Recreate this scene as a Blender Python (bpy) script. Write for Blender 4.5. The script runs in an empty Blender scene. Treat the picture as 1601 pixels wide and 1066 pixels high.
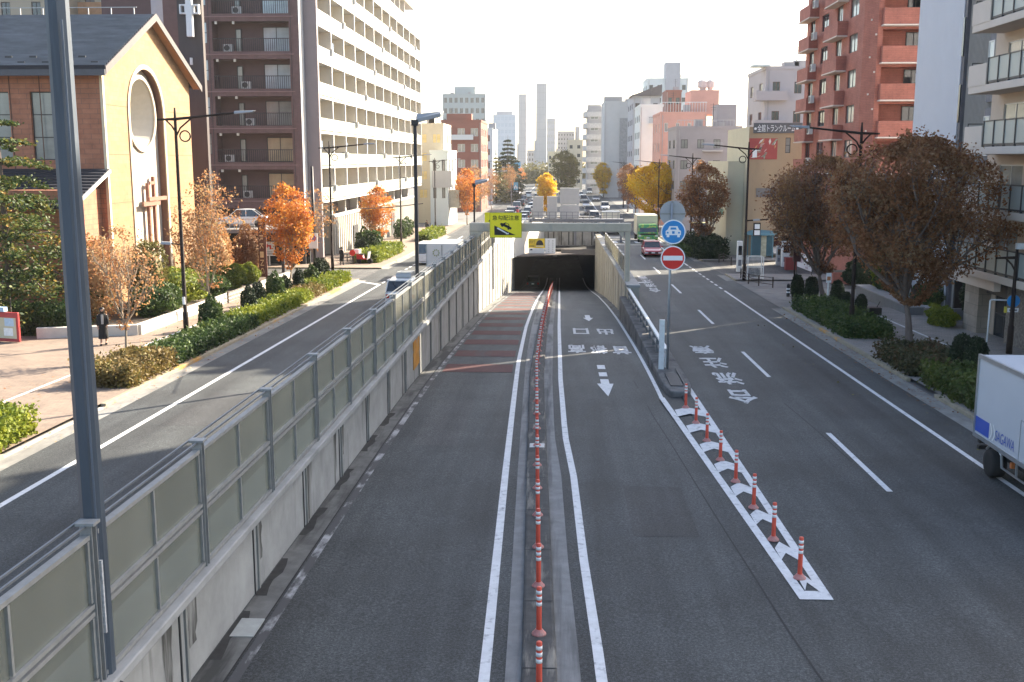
import bpy, math, random
import numpy as np
from mathutils import Vector, Matrix
S = bpy.context.scene
COL = S.collection
rad = math.radians
# ------------------------------------------------------------------ camera, sky, sun, exposure
F, CX, CY = 1650.0, 800.5, 533.0
PITCH, YAW, CAMH, SLOPE = math.atan(283 / F), rad(2.62), 7.5, 0.01773
cam = bpy.data.cameras.new('camera')
cam.sensor_width = 36.0
cam.lens = 36.0 * F / 1601
cam.clip_start, cam.clip_end = 0.3, 6000
camo = bpy.data.objects.new('camera', cam)
camo.location = (0, 0, CAMH)
camo.rotation_euler = (rad(90) - PITCH, 0, YAW)
COL.objects.link(camo)
S.camera = camo
SUN_AZ, SUN_EL = rad(46), rad(30)          # azimuth measured from +Y towards +X
W = bpy.data.worlds.new('World')
S.world = W
W.use_nodes = True
nt = W.node_tree
bg = nt.nodes['Background']
sky = nt.nodes.new('ShaderNodeTexSky')
sky.sky_type = 'NISHITA'
sky.sun_disc = False
sky.sun_elevation = SUN_EL
sky.sun_rotation = SUN_AZ
sky.air_density, sky.dust_density, sky.ozone_density = 1.0, 2.6, 1.0
nt.links.new(sky.outputs[0], bg.inputs[0])
bg.inputs[1].default_value = 0.07
sl = bpy.data.lights.new('sun', 'SUN')
sl.energy, sl.angle, sl.color = 3.6, rad(0.5), (1.0, 0.88, 0.70)
so = bpy.data.objects.new('sun', sl)
sd = Vector((math.sin(SUN_AZ) * math.cos(SUN_EL), math.cos(SUN_AZ) * math.cos(SUN_EL), math.sin(SUN_EL)))
so.rotation_euler = sd.to_track_quat('Z', 'Y').to_euler()
so.location = (40, 40, 60)
COL.objects.link(so)
S.view_settings.view_transform = 'Standard'
S.view_settings.look = 'None'
S.view_settings.exposure = 2.7
S.view_settings.gamma = 1.0
S.view_settings.use_curve_mapping = False
S.cycles.max_bounces = 6
S.cycles.transparent_max_bounces = 8
S.cycles.use_denoising = True
try:
    S.cycles.denoiser = 'OPENIMAGEDENOISE'
except Exception:
    pass

# ------------------------------------------------------------------ pixel -> place
def ray(px, py):
    x = (px - CX) / F; y = (CY - py) / F
    d = (x, math.cos(PITCH) + y * math.sin(PITCH), -math.sin(PITCH) + y * math.cos(PITCH))
    c, s = math.cos(YAW), math.sin(YAW)
    return Vector((d[0] * c - d[1] * s, d[0] * s + d[1] * c, d[2]))
def g(Y):                                   # height of the street
    if Y < 130: return -SLOPE * Y
    t = min(Y, 190) - 130
    return -SLOPE * 130 - SLOPE * (t - t * t / 120)
DIP = [(-50, 0), (30, 0), (36, .05), (41, .14), (46, .3), (55, .68), (66, 1.2), (80, 2.05), (100, 3.5), (117, 4.95), (130, 6.0), (150, 7.5), (260, 13)]
def lerp(tab, v):
    if v <= tab[0][0]: return tab[0][1]
    for (a, b), (c, d) in zip(tab, tab[1:]):
        if v <= c: return b + (d - b) * (v - a) / (c - a)
    return tab[-1][1]
def tun(Y):                                 # height of the road that dives into the tunnel
    return g(Y) - (lerp(DIP, Y - 3) + lerp(DIP, Y) * 2 + lerp(DIP, Y + 3)) / 4
def hit(px, py, f=g):
    d = ray(px, py); t = 3.0
    while t < 1500 and CAMH + d.z * t > f(d.y * t): t *= 1.01
    lo, hi = t / 1.01, t
    for _ in range(30):
        m = (lo + hi) / 2
        if CAMH + d.z * m > f(d.y * m): lo = m
        else: hi = m
    return Vector((d.x * lo, d.y * lo, CAMH + d.z * lo))
def atY(px, py, Y):
    d = ray(px, py); return Vector((0, 0, CAMH)) + d * (Y / d.y)
def atX(px, py, X):
    d = ray(px, py); return Vector((0, 0, CAMH)) + d * (X / d.x)

# ------------------------------------------------------------------ materials
MATS = {}
def nodes_of(name):
    m = bpy.data.materials.new(name); m.use_nodes = True
    n = m.node_tree
    return m, n, n.nodes['Principled BSDF']
def N(n, kind, **kw):
    x = n.nodes.new(kind)
    for k, v in kw.items():
        if k in x.inputs: x.inputs[k].default_value = v
        else: setattr(x, k, v)
    return x
def ramp(n, stops):
    r = n.nodes.new('ShaderNodeValToRGB')
    e = r.color_ramp.elements
    while len(e) < len(stops): e.new(0.5)
    for i, (p, c) in enumerate(stops):
        e[i].position = p; e[i].color = (c[0], c[1], c[2], 1)
    return r
def coords(n, scale=(1, 1, 1), loc=(0, 0, 0), what='Object'):
    tc = n.nodes.new('ShaderNodeTexCoord'); mp = n.nodes.new('ShaderNodeMapping')
    mp.inputs['Scale'].default_value = scale; mp.inputs['Location'].default_value = loc
    n.links.new(tc.outputs[what], mp.inputs[0])
    return mp.outputs[0]
def mix(n, fac, a, b, mode='MIX'):
    x = n.nodes.new('ShaderNodeMix'); x.data_type = 'RGBA'; x.blend_type = mode
    for i, v in ((0, fac), (6, a), (7, b)):
        if isinstance(v, (int, float)): x.inputs[i].default_value = v
        elif isinstance(v, tuple): x.inputs[i].default_value = (v[0], v[1], v[2], 1)
        else: n.links.new(v, x.inputs[i])
    return x.outputs[2]
def mat(name, c, rough=.7, var=.18, scale=2.0, metal=0.0, spec=.4, stretch=(1, 1, 1), bump=0.0, alpha=1.0, dirt=None):
    if name in MATS: return MATS[name]
    m, n, p = nodes_of(name)
    v = coords(n, stretch)
    no = N(n, 'ShaderNodeTexNoise', Scale=scale, Detail=6.0, Roughness=.65)
    n.links.new(v, no.inputs['Vector'])
    lo = tuple(x * (1 - var) for x in c); hi = tuple(min(1, x * (1 + var)) for x in c)
    r = ramp(n, [(.3, lo), (.7, hi)])
    n.links.new(no.outputs['Fac'], r.inputs[0])
    col = r.outputs[0]
    if dirt:                                 # (colour, scale, stretch, low, high) streaks and stains
        n2 = N(n, 'ShaderNodeTexNoise', Scale=dirt[1], Detail=5.0, Roughness=.6)
        n.links.new(coords(n, dirt[2]), n2.inputs['Vector'])
        r2 = ramp(n, [(dirt[3], (0, 0, 0)), (dirt[4], (1, 1, 1))])
        n.links.new(n2.outputs['Fac'], r2.inputs[0])
        col = mix(n, r2.outputs[0], col, dirt[0])
    n.links.new(col, p.inputs['Base Color'])
    p.inputs['Roughness'].default_value = rough
    p.inputs['Metallic'].default_value = metal
    p.inputs['Specular IOR Level'].default_value = spec
    if bump:
        b = N(n, 'ShaderNodeBump', Strength=bump, Distance=.02)
        n.links.new(no.outputs['Fac'], b.inputs['Height']); n.links.new(b.outputs[0], p.inputs['Normal'])
    MATS[name] = m
    return m
def asphalt(name, base, tint=(1, 1, 1)):
    m, n, p = nodes_of(name)
    v = coords(n)
    a = N(n, 'ShaderNodeTexNoise', Scale=21.0, Detail=5.0, Roughness=.95)
    b = N(n, 'ShaderNodeTexNoise', Scale=.35, Detail=5.0, Roughness=.6)
    d = N(n, 'ShaderNodeTexNoise', Scale=1.0, Detail=4.0, Roughness=.6)
    n.links.new(v, a.inputs['Vector']); n.links.new(v, b.inputs['Vector'])
    n.links.new(coords(n, (1.1, .035, 1)), d.inputs['Vector'])
    r1 = ramp(n, [(.36, tuple(base * t * .30 for t in tint)), (.5, tuple(base * t for t in tint)), (.66, tuple(base * t * 3.2 for t in tint))])
    n.links.new(a.outputs['Fac'], r1.inputs[0])
    r2 = ramp(n, [(.28, (.66, .65, .65)), (.72, (1.3, 1.3, 1.3))]); n.links.new(b.outputs['Fac'], r2.inputs[0])
    r3 = ramp(n, [(.3, (.60, .60, .61)), (.7, (1.38, 1.38, 1.35))]); n.links.new(d.outputs['Fac'], r3.inputs[0])
    c = mix(n, 1.0, mix(n, 1.0, r1.outputs[0], r2.outputs[0], 'MULTIPLY'), r3.outputs[0], 'MULTIPLY')
    n.links.new(c, p.inputs['Base Color'])
    p.inputs['Roughness'].default_value = .74
    p.inputs['Specular IOR Level'].default_value = .38
    bu = N(n, 'ShaderNodeBump', Strength=.8, Distance=.02)
    n.links.new(a.outputs['Fac'], bu.inputs['Height']); n.links.new(bu.outputs[0], p.inputs['Normal'])
    MATS[name] = m
    return m
def bricky(name, c1, c2, mortar, sx=1.0, sy=1.0, face='x', bw=.5, bh=.25, ms=.02):
    m, n, p = nodes_of(name)
    tc = n.nodes.new('ShaderNodeTexCoord'); sp = n.nodes.new('ShaderNodeSeparateXYZ'); cb = n.nodes.new('ShaderNodeCombineXYZ')
    n.links.new(tc.outputs['Object'], sp.inputs[0])
    ad = N(n, 'ShaderNodeMath', operation='ADD')
    n.links.new(sp.outputs[0], ad.inputs[0]); n.links.new(sp.outputs[1], ad.inputs[1])
    n.links.new(ad.outputs[0], cb.inputs[0]); n.links.new(sp.outputs[2 if face != 'z' else 1], cb.inputs[1])
    if face == 'z': n.links.new(sp.outputs[0], cb.inputs[0])
    b = N(n, 'ShaderNodeTexBrick', Scale=1.0)
    b.inputs['Color1'].default_value = (*c1, 1); b.inputs['Color2'].default_value = (*c2, 1); b.inputs['Mortar'].default_value = (*mortar, 1)
    b.inputs['Mortar Size'].default_value = ms; b.inputs['Brick Width'].default_value = bw; b.inputs['Row Height'].default_value = bh
    n.links.new(cb.outputs[0], b.inputs['Vector'])
    no = N(n, 'ShaderNodeTexNoise', Scale=1.1, Detail=9.0, Roughness=.75); n.links.new(tc.outputs['Object'], no.inputs['Vector'])
    r = ramp(n, [(.3, (.72, .72, .72)), (.7, (1.22, 1.22, 1.22))]); n.links.new(no.outputs['Fac'], r.inputs[0])
    n.links.new(mix(n, 1.0, b.outputs['Color'], r.outputs[0], 'MULTIPLY'), p.inputs['Base Color'])
    p.inputs['Roughness'].default_value = .8
    MATS[name] = m
    return m
def leafmat(name, cols, trans=.35, scale=.55):
    m, n, p = nodes_of(name)
    ge = n.nodes.new('ShaderNodeNewGeometry')
    no = N(n, 'ShaderNodeTexNoise', Scale=scale, Detail=3.0); n.links.new(coords(n), no.inputs['Vector'])
    ad = N(n, 'ShaderNodeMath', operation='MULTIPLY_ADD'); ad.inputs[1].default_value = .55
    n.links.new(ge.outputs['Random Per Island'], ad.inputs[0])
    m2 = N(n, 'ShaderNodeMath', operation='MULTIPLY_ADD'); m2.inputs[1].default_value = 1.3; m2.inputs[2].default_value = -.42
    n.links.new(no.outputs['Fac'], m2.inputs[0]); n.links.new(m2.outputs[0], ad.inputs[2])
    k = len(cols)
    r = ramp(n, [(.08 + .84 * i / (k - 1), c) for i, c in enumerate(cols)])
    n.links.new(ad.outputs[0], r.inputs[0])
    n.links.new(r.outputs[0], p.inputs['Base Color'])
    p.inputs['Roughness'].default_value = .6
    p.inputs['Specular IOR Level'].default_value = .25
    t = n.nodes.new('ShaderNodeBsdfTranslucent'); n.links.new(r.outputs[0], t.inputs[0])
    mx = n.nodes.new('ShaderNodeMixShader'); mx.inputs[0].default_value = trans
    n.links.new(p.outputs[0], mx.inputs[1]); n.links.new(t.outputs[0], mx.inputs[2])
    n.links.new(mx.outputs[0], n.nodes['Material Output'].inputs[0])
    MATS[name] = m
    return m
def glass(name, c, rough=.06, spec=.8):
    return mat(name, c, rough, .25, .7, spec=spec)
def emit(name, c, s):
    m, n, p = nodes_of(name)
    p.inputs['Base Color'].default_value = (*c, 1)
    p.inputs['Emission Color'].default_value = (*c, 1); p.inputs['Emission Strength'].default_value = s
    MATS[name] = m
    return m

# ------------------------------------------------------------------ mesh builder
class MB:
    def __init__(s): s.v, s.f, s.m = [], [], []
    def add(s, vs, fs, mi=0):
        o = len(s.v); s.v += [tuple(v) for v in vs]
        s.f += [tuple(i + o for i in f) for f in fs]; s.m += [mi] * len(fs)
        return s
    def box(s, x0, x1, y0, y1, z0, z1, mi=0):
        return s.add([(x0, y0, z0), (x1, y0, z0), (x1, y1, z0), (x0, y1, z0), (x0, y0, z1), (x1, y0, z1), (x1, y1, z1), (x0, y1, z1)],
                     [(3, 2, 1, 0), (4, 5, 6, 7), (0, 1, 5, 4), (1, 2, 6, 5), (2, 3, 7, 6), (3, 0, 4, 7)], mi)
    def fbox(s, fc, u0, u1, v0, v1, w0, w1, mi=0):      # box on a face frame
        P = [fc.P(u, v, w) for w in (w0, w1) for v in (v0, v1) for u in (u0, u1)]
        return s.add(P, [(0, 2, 3, 1), (4, 5, 7, 6), (0, 1, 5, 4), (2, 6, 7, 3), (0, 4, 6, 2), (1, 3, 7, 5)], mi)
    def prism(s, pts, d, mi=0):                          # planar polygon swept by vector d
        n = len(pts); d = Vector(d)
        a = [Vector(p) for p in pts]; b = [p + d for p in a]
        return s.add(a + b, [tuple(range(n))[::-1], tuple(range(n, 2 * n))] + [(i, (i + 1) % n, n + (i + 1) % n, n + i) for i in range(n)], mi)
    def poly(s, pts, mi=0): return s.add(pts, [tuple(range(len(pts)))], mi)
    def tube(s, pts, r, n=8, mi=0, cap=True):
        pts = [Vector(p) for p in pts]
        rs = r if isinstance(r, (list, tuple)) else [r] * len(pts)
        V, Fc = [], []
        up = None
        for i, p in enumerate(pts):
            t = (pts[min(i + 1, len(pts) - 1)] - pts[max(i - 1, 0)]).normalized()
            if up is None:
                up = Vector((0, 0, 1)) if abs(t.z) < .9 else Vector((1, 0, 0))
            a = t.cross(up).normalized(); b = a.cross(t).normalized(); up = b if b.length else up
            for k in range(n):
                q = 2 * math.pi * (k + .5) / n
                V.append(p + (a * math.cos(q) + b * math.sin(q)) * rs[i])
        for i in range(len(pts) - 1):
            for k in range(n):
                k2 = (k + 1) % n
                Fc.append((i * n + k, i * n + k2, (i + 1) * n + k2, (i + 1) * n + k))
        if cap:
            Fc.append(tuple(range(n))[::-1]); Fc.append(tuple((len(pts) - 1) * n + k for k in range(n)))
        return s.add(V, Fc, mi)
    def lathe(s, prof, n=16, c=(0, 0, 0), mi=0):         # prof = [(r, z)]
        V = [(c[0] + r * math.cos(2 * math.pi * k / n), c[1] + r * math.sin(2 * math.pi * k / n), c[2] + z) for r, z in prof for k in range(n)]
        m = len(prof)
        Fc = [(i * n + k, i * n + (k + 1) % n, (i + 1) * n + (k + 1) % n, (i + 1) * n + k) for i in range(m - 1) for k in range(n)]
        Fc += [tuple(range(n))[::-1], tuple((m - 1) * n + k for k in range(n))]
        return s.add(V, Fc, mi)
    def disc(s, c, r, nrm=(0, -1, 0), th=.02, n=28, mi=0, r0=0.0):
        c = Vector(c); nrm = Vector(nrm).normalized()
        a = nrm.cross(Vector((0, 0, 1))); a = a.normalized() if a.length > .01 else Vector((1, 0, 0))
        b = nrm.cross(a)
        ring = [c + (a * math.cos(2 * math.pi * k / n) + b * math.sin(2 * math.pi * k / n)) * r for k in range(n)]
        if r0 <= 0: return s.prism(ring, nrm * th, mi)
        inn = [c + (p - c) * (r0 / r) for p in ring]
        V = ring + inn + [p + nrm * th for p in ring] + [p + nrm * th for p in inn]
        Fc = []
        for k in range(n):
            k2 = (k + 1) % n
            Fc += [(k, k2, n + k2, n + k), (2 * n + k, 3 * n + k, 3 * n + k2, 2 * n + k2), (k, 2 * n + k, 2 * n + k2, k2), (n + k, n + k2, 3 * n + k2, 3 * n + k)]
        return s.add(V, Fc, mi)
    def strip(s, Ys, fl, fr, fz, mi=0):                  # ribbon along the street
        V = []
        for Y in Ys: V += [(fl(Y), Y, fz(Y)), (fr(Y), Y, fz(Y))]
        return s.add(V, [(2 * i, 2 * i + 1, 2 * i + 3, 2 * i + 2) for i in range(len(Ys) - 1)], mi)
    def wallstrip(s, Ys, x0, x1, fb, ft, mi=0):          # solid wall along the street
        X0 = x0 if callable(x0) else (lambda Y: x0)
        X1 = x1 if callable(x1) else (lambda Y: x1)
        V = []
        for Y in Ys: V += [(X0(Y), Y, fb(Y)), (X1(Y), Y, fb(Y)), (X1(Y), Y, ft(Y)), (X0(Y), Y, ft(Y))]
        Fc = [(0, 1, 2, 3), tuple(4 * (len(Ys) - 1) + k for k in (3, 2, 1, 0))]
        for i in range(len(Ys) - 1):
            for k in range(4):
                k2 = (k + 1) % 4
                Fc.append((4 * i + k, 4 * (i + 1) + k, 4 * (i + 1) + k2, 4 * i + k2))
        return s.add(V, Fc, mi)
    def mesh(s, name, mats, smooth=False, bevel=0):
        me = bpy.data.meshes.new(name)
        me.from_pydata([tuple(v) for v in s.v], [], s.f)
        for m in (mats if isinstance(mats, (list, tuple)) else [mats]): me.materials.append(m)
        if len(me.materials) > 1: me.polygons.foreach_set('material_index', s.m)
        if smooth: me.polygons.foreach_set('use_smooth', [True] * len(me.polygons))
        me.update()
        return me
    def build(s, name, mats, parent=None, smooth=False, bevel=0, loc=None):
        o = put(s.mesh(name, mats, smooth), name, parent, loc)
        if bevel:
            b = o.modifiers.new('bevel', 'BEVEL'); b.width = bevel; b.segments = 2; b.limit_method = 'ANGLE'; b.angle_limit = rad(40)
        return o
def put(me, name, parent=None, loc=None, rot=None):
    o = bpy.data.objects.new(name, me); COL.objects.link(o)
    if parent: o.parent = parent
    if loc is not None: o.location = loc
    if rot is not None: o.rotation_euler = (0, 0, rot)
    return o
def tag(o, label=None, cat=None, group=None, kind=None):
    if label: o['label'] = label
    if cat: o['category'] = cat
    if group: o['group'] = group
    if kind: o['kind'] = kind
    return o
def thing(name, label, cat, loc=(0, 0, 0), rot=0, group=None):
    o = bpy.data.objects.new(name, None); COL.objects.link(o)
    o.location = loc; o.rotation_euler = (0, 0, rot); o.empty_display_size = .3
    return tag(o, label, cat, group)
def kids(o): return [c for c in bpy.data.objects if c.parent == o]
KIDS = {}
def copy_tree(o, loc, rot=None, label=None, group=None):
    if o.name not in KIDS:
        ch = kids(o); KIDS[o.name] = [(c, kids(c)) for c in ch]
    r = o.copy(); COL.objects.link(r); r.location = loc
    if rot is not None: r.rotation_euler = (0, 0, rot)
    if label: r['label'] = label
    if group: r['group'] = group
    for c, sub in KIDS[o.name]:
        d = c.copy(); COL.objects.link(d); d.parent = r
        for e in sub:
            q = e.copy(); COL.objects.link(q); q.parent = d
    return r
class Face:                                   # u along, v up, w outward
    def __init__(s, o, u, n): s.o, s.u, s.n = Vector(o), Vector(u).normalized(), Vector(n).normalized()
    def P(s, u, v, w=0): return s.o + s.u * u + Vector((0, 0, v)) + s.n * w
    def rot(s): return math.atan2(s.u.y, s.u.x)
def holed(mb, fc, Wd, Ht, holes, depth=.2, mi=0, mr=None, u0=0.0, v0=0.0):
    """wall sheet on a face with rectangular openings that have real reveals"""
    mr = mi if mr is None else mr
    us = sorted({u0, Wd} | {h[0] for h in holes} | {h[1] for h in holes})
    vs = sorted({v0, Ht} | {h[2] for h in holes} | {h[3] for h in holes})
    for a, b in zip(us, us[1:]):
        run = None
        for c, d in zip(vs, vs[1:]):
            um, vm = (a + b) / 2, (c + d) / 2
            inn = any(h[0] < um < h[1] and h[2] < vm < h[3] for h in holes)
            if not inn: run = (run[0] if run else c, d)
            if (inn or d == vs[-1]) and run:
                mb.poly([fc.P(a, run[0]), fc.P(b, run[0]), fc.P(b, run[1]), fc.P(a, run[1])], mi); run = None
    for h in holes:
        q = [(h[0], h[2]), (h[1], h[2]), (h[1], h[3]), (h[0], h[3])]
        for (a, b), (c, d) in zip(q, q[1:] + q[:1]):
            mb.poly([fc.P(a, b), fc.P(a, b, -depth), fc.P(c, d, -depth), fc.P(c, d)], mr)
WCACHE = {}
def window(parent, fc, u0, u1, v0, v1, depth, frame, pane, muls=1, sub=True, bars=0, name='window'):
    w, h = round(u1 - u0, 3), round(v1 - v0, 3)
    key = (w, h, frame.name, pane.name, muls, bars, sub)
    if key not in WCACHE:
        t = min(.06, w * .12)
        fr, gl = MB(), MB()
        fr.box(0, w, -.03, .05, 0, t); fr.box(0, w, -.03, .05, h - t, h)
        fr.box(0, t, -.03, .05, t, h - t); fr.box(w - t, w, -.03, .05, t, h - t)
        for k in range(1, muls + 1):
            x = w * k / (muls + 1); fr.box(x - t / 2, x + t / 2, -.025, .05, t, h - t)
        for k in range(1, bars + 1):
            z = h * k / (bars + 1); fr.box(t, w - t, -.02, .05, z - t / 2, z + t / 2)
        G = fr if not sub else gl
        G.box(t * .8, w - t * .8, .0, .03, t * .8, h - t * .8, 0 if sub else 1)
        WCACHE[key] = (fr.mesh(name, frame if sub else [frame, pane]), gl.mesh('pane', pane) if sub else None)
    a, b = WCACHE[key]
    o = put(a, name, parent, fc.P(u0, v0, -depth + .06), fc.rot())
    if b: put(b, 'pane', o)
    return o
def glyphs(txt, bold=0.0):
    """flat outline of the text as vertices and faces, in a unit-high box starting at the origin"""
    cu = bpy.data.curves.new('lettering', 'FONT'); cu.body = txt; cu.size = 1.0; cu.offset = bold
    cu.resolution_u = 3
    o = bpy.data.objects.new('lettering', cu); COL.objects.link(o)
    dg = bpy.context.evaluated_depsgraph_get(); dg.update()
    me = bpy.data.meshes.new_from_object(o.evaluated_get(dg))
    V = [tuple(v.co) for v in me.vertices]; Fc = [tuple(p.vertices) for p in me.polygons]
    bpy.data.objects.remove(o); bpy.data.curves.remove(cu); bpy.data.meshes.remove(me)
    xs = [v[0] for v in V]; ys = [v[1] for v in V]
    x0, x1, y0, y1 = min(xs), max(xs), min(ys), max(ys)
    return [((v[0] - x0) / (x1 - x0), (v[1] - y0) / (y1 - y0)) for v in V], Fc
def lettering(txt, fn, m, parent, name='lettering', bold=0.0):
    V, Fc = glyphs(txt, bold)
    mb = MB(); pts = [Vector(fn(a, b)) for a, b in V]
    if Fc:
        nn = sum(((pts[f[1]] - pts[f[0]]).cross(pts[f[2]] - pts[f[0]]) for f in Fc), Vector())
    mb.add(pts, Fc)
    return mb.build(name, m, parent)
def frange(a, b, st):
    n = max(1, int(math.ceil((b - a) / st)))
    return [a + (b - a) * i / n for i in range(n + 1)]
RNG = random.Random(7)
# ================================================================== GROUND AND ROADS
M_asph = asphalt('asphalt', .036, (.91, 1.0, 1.04))
M_asph2 = asphalt('asphalt_tunnel', .040, (.91, 1.0, 1.04))
M_conc = mat('concrete', (.30, .295, .28), .85, .25, 1.2, bump=.2, dirt=((.10, .10, .095), .9, (1, 1, 1), .5, .75))
M_kerb = mat('kerb_stone', (.34, .33, .30), .85, .2, 3, dirt=((.16, .15, .13), 1.5, (1, 1, 1), .5, .7))
M_white = mat('road_paint', (.56, .56, .56), .7, .12, 5, dirt=((.20, .20, .21), 6, (1, 1, 1), .56, .74))
M_red = mat('red_paving', (.080, .026, .024), .85, .25, 8, dirt=((.055, .048, .048), 1.0, (1, .12, 1), .54, .72))
M_pave = bricky('paving', (.225, .165, .122), (.19, .142, .108), (.135, .108, .088), face='z', bw=.4, bh=.2, ms=.012)
M_pave2 = bricky('paving_grey', (.26, .235, .21), (.22, .205, .19), (.14, .13, .12), face='z', bw=.4, bh=.2, ms=.012)
M_soil = mat('soil', (.09, .07, .05), .95, .3, 3)
M_tarpatch = asphalt('asphalt_side', .06, (1, 1, 1))

mb = MB()
Yg = frange(-60, 30, 15) + frange(30, 200, 10)[1:] + [300, 500, 900, 1600, 3000]
for a, b in ((-1600, -5.56), (4.3, 1600)):
    mb.strip(Yg, lambda Y: a, lambda Y: b, lambda Y: g(Y) - .03)
mb.strip(frange(134, 200, 10) + [300, 500, 900, 1600, 3000], lambda Y: -5.56, lambda Y: 4.3, lambda Y: g(Y) - .03)
tag(mb.build('ground', mat('ground', (.13, .125, .12), .9, .25, .3)), 'grey built-up ground under the whole street', kind='structure')

def road(name, label, Y0, Y1, fl, fr, m, off=0.0, fz=g, st=3.0):
    o = MB().strip(frange(Y0, Y1, st), fl, fr, lambda Y: fz(Y) + off).build(name, m)
    return tag(o, label, kind='structure')
K = lambda c: (lambda Y: c)
left_road = road('left_road', 'shaded asphalt carriageway left of the tunnel ramp', -30, 140, K(-15.0), K(-5.56), M_asph)
right_road = road('right_road', 'grey asphalt carriageway right of the tunnel ramp', -30, 140, K(4.3), K(13.0), M_asph)
ramp_l = lambda Y: -5.56
tunnel_road = road('tunnel_road', 'asphalt ramp running down into the tunnel mouth', -30, 240, ramp_l, K(4.3), M_asph2, 0, tun, 2.0)
avenue = road('avenue', 'far avenue beyond the tunnel full of traffic', 140, 900, K(-15.0), K(13.0), M_asph, 0, g, 10)

def mark(parent, name, Y0, Y1, fl, fr, fz, off=.006, m=None, st=2.0):
    return MB().strip(frange(Y0, Y1, st), fl, fr, lambda Y: fz(Y) + off).build(name, m or M_white, parent)
# gutters and kerbs
def gutter(name, x0, x1, segs):
    o = MB()
    for a, b in segs: o.strip(frange(a, b, 3), K(x0), K(x1), lambda Y: g(Y) + .008)
    return tag(o.build(name, mat('gutter', (.20, .195, .18), .85, .2, 1.5, dirt=((.12, .115, .11), 1.2, (1, .3, 1), .5, .7))), 'pale concrete gutter along the kerb', kind='structure')
gutter('gutter', -15.02, -14.45, [(-30, 78), (88, 140)])
gutter('gutter', 12.4, 13.02, [(-30, 62), (79, 84), (98, 140)])
M_kerby = mat('kerb_painted', (.26, .225, .16), .8, .25, 2, dirt=((.42, .22, .05), .16, (1, 1, 1), .58, .62))
def kerb(x0, x1, segs, zt=.13):
    o = MB()
    for a, b in segs: o.wallstrip(frange(a, b, 1.5), x0, x1, lambda Y: g(Y) - .05, lambda Y: g(Y) + zt)
    return tag(o.build('kerb', M_kerby, bevel=.015), 'low stone kerb with worn yellow paint', kind='structure')
kerb(-15.2, -15.02, [(-30, 27), (33.5, 78), (88, 140)])
kerb(13.02, 13.2, [(-30, 36.5), (39.5, 62), (79, 84), (98, 140)])
for nm, a, b in (('kerb', 27, 33.5),):
    tag(MB().wallstrip(frange(a, b, 1.5), -15.2, -15.02, lambda Y: g(Y) - .05, lambda Y: g(Y) + .03).build('kerb', M_kerb), 'flush dropped kerb at the driveway', kind='structure')
def pavement(name, label, x0, x1, segs, m, off=.12):
    o = MB()
    for a, b in segs: o.strip(frange(a, b, 3), K(x0), K(x1), lambda Y: g(Y) + off)
    return tag(o.build(name, m), label, kind='structure')
sw_l = pavement('pavement', 'sunlit reddish paved footpath on the left', -34, -15.2, [(-30, 78), (88, 170)], M_pave)
sw_r = pavement('pavement', 'shaded grey paved footpath on the right', 13.2, 27, [(-30, 62), (79, 84), (98, 170)], M_pave2)
side_l = pavement('side_street', 'asphalt side street opening on the left', -60, -15.0, [(77.5, 88.5)], M_tarpatch, .012)
side_r = pavement('side_street', 'asphalt side street opening on the right', 13.0, 70, [(83.5, 98.5)], M_tarpatch, .012)
fore = pavement('forecourt', 'grey concrete forecourt beside the tan building', 13.0, 24, [(61.5, 79.5)], mat('forecourt', (.17, .16, .15), .85, .2, 1.0, dirt=((.10, .10, .10), .6, (1, 1, 1), .5, .7)), .02)

# painted lines --------------------------------------------------------------
mark(left_road, 'edge_line', -30, 75, K(-13.02), K(-12.85), g)
for k in range(8): mark(left_road, 'lane_dash', 76 + k * 2.3, 77.3 + k * 2.3, K(-13.02), K(-12.85), g)
mark(left_road, 'edge_line', 95, 140, K(-13.02), K(-12.85), g)
o = MB().poly([(-15.0, 77.4, g(77.4) + .02), (-15.0, 76.9, g(77) + .02), (-13.0, 74.6, g(75) + .012), (-13.0, 75.2, g(75) + .012)]).build('corner_line', M_white, left_road)
mark(right_road, 'edge_line', -30, 72, K(11.12), K(11.27), g)
for k in range(9): mark(right_road, 'lane_dash', 73.2 + k * 2.2, 74.4 + k * 2.2, K(11.12), K(11.27), g)
mark(right_road, 'edge_line', 93, 122, K(11.12), K(11.27), g)
for k in range(-1, 7): mark(right_road, 'lane_dash', 10.2 + 15.05 * k - .2, 16.2 + 15.05 * k - .2, K(7.97), K(8.12), g)
MB().poly([(4.5, 122.3, g(122) + .01), (12.6, 122.3, g(122) + .01), (12.6, 122.9, g(123) + .01), (4.5, 122.9, g(123) + .01)]).build('stop_line', M_white, right_road)
for k in range(6): mark(right_road, 'crossing_bar', 126, 130, K(4.9 + k * 1.35), K(5.5 + k * 1.35), g)
for x in (-10.2, -7.5, 3.5, 7.5): mark(avenue, 'lane_line', 160, 480, K(x), K(x + .14), g, .02)
mark(right_road, 'edge_tick', 77.3, 77.9, K(5.2), K(6.6), g)
CL = [(10, -1.1), (15, -1.19), (26, -1.45), (34, -1.62), (45, -1.85), (60, -2.02), (135, -2.1)]
CR = [(8, .88), (15, .77), (20, .6), (26, .47), (30.4, .27), (40, .13), (60, .05), (135, 0)]
fCL = lambda Y: lerp(CL, Y); fCR = lambda Y: lerp(CR, Y)
MED = [(10, -.2), (15, -.27), (27, -.57), (40, -.88), (55, -.95), (80, -.9), (135, -.92)]
fM = lambda Y: lerp(MED, Y)
mark(tunnel_road, 'centre_line', -30, 170, lambda Y: fCL(Y), lambda Y: fCL(Y) + .17, tun)
mark(tunnel_road, 'centre_line', -30, 170, lambda Y: fCR(Y) - .17, lambda Y: fCR(Y), tun)
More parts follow.
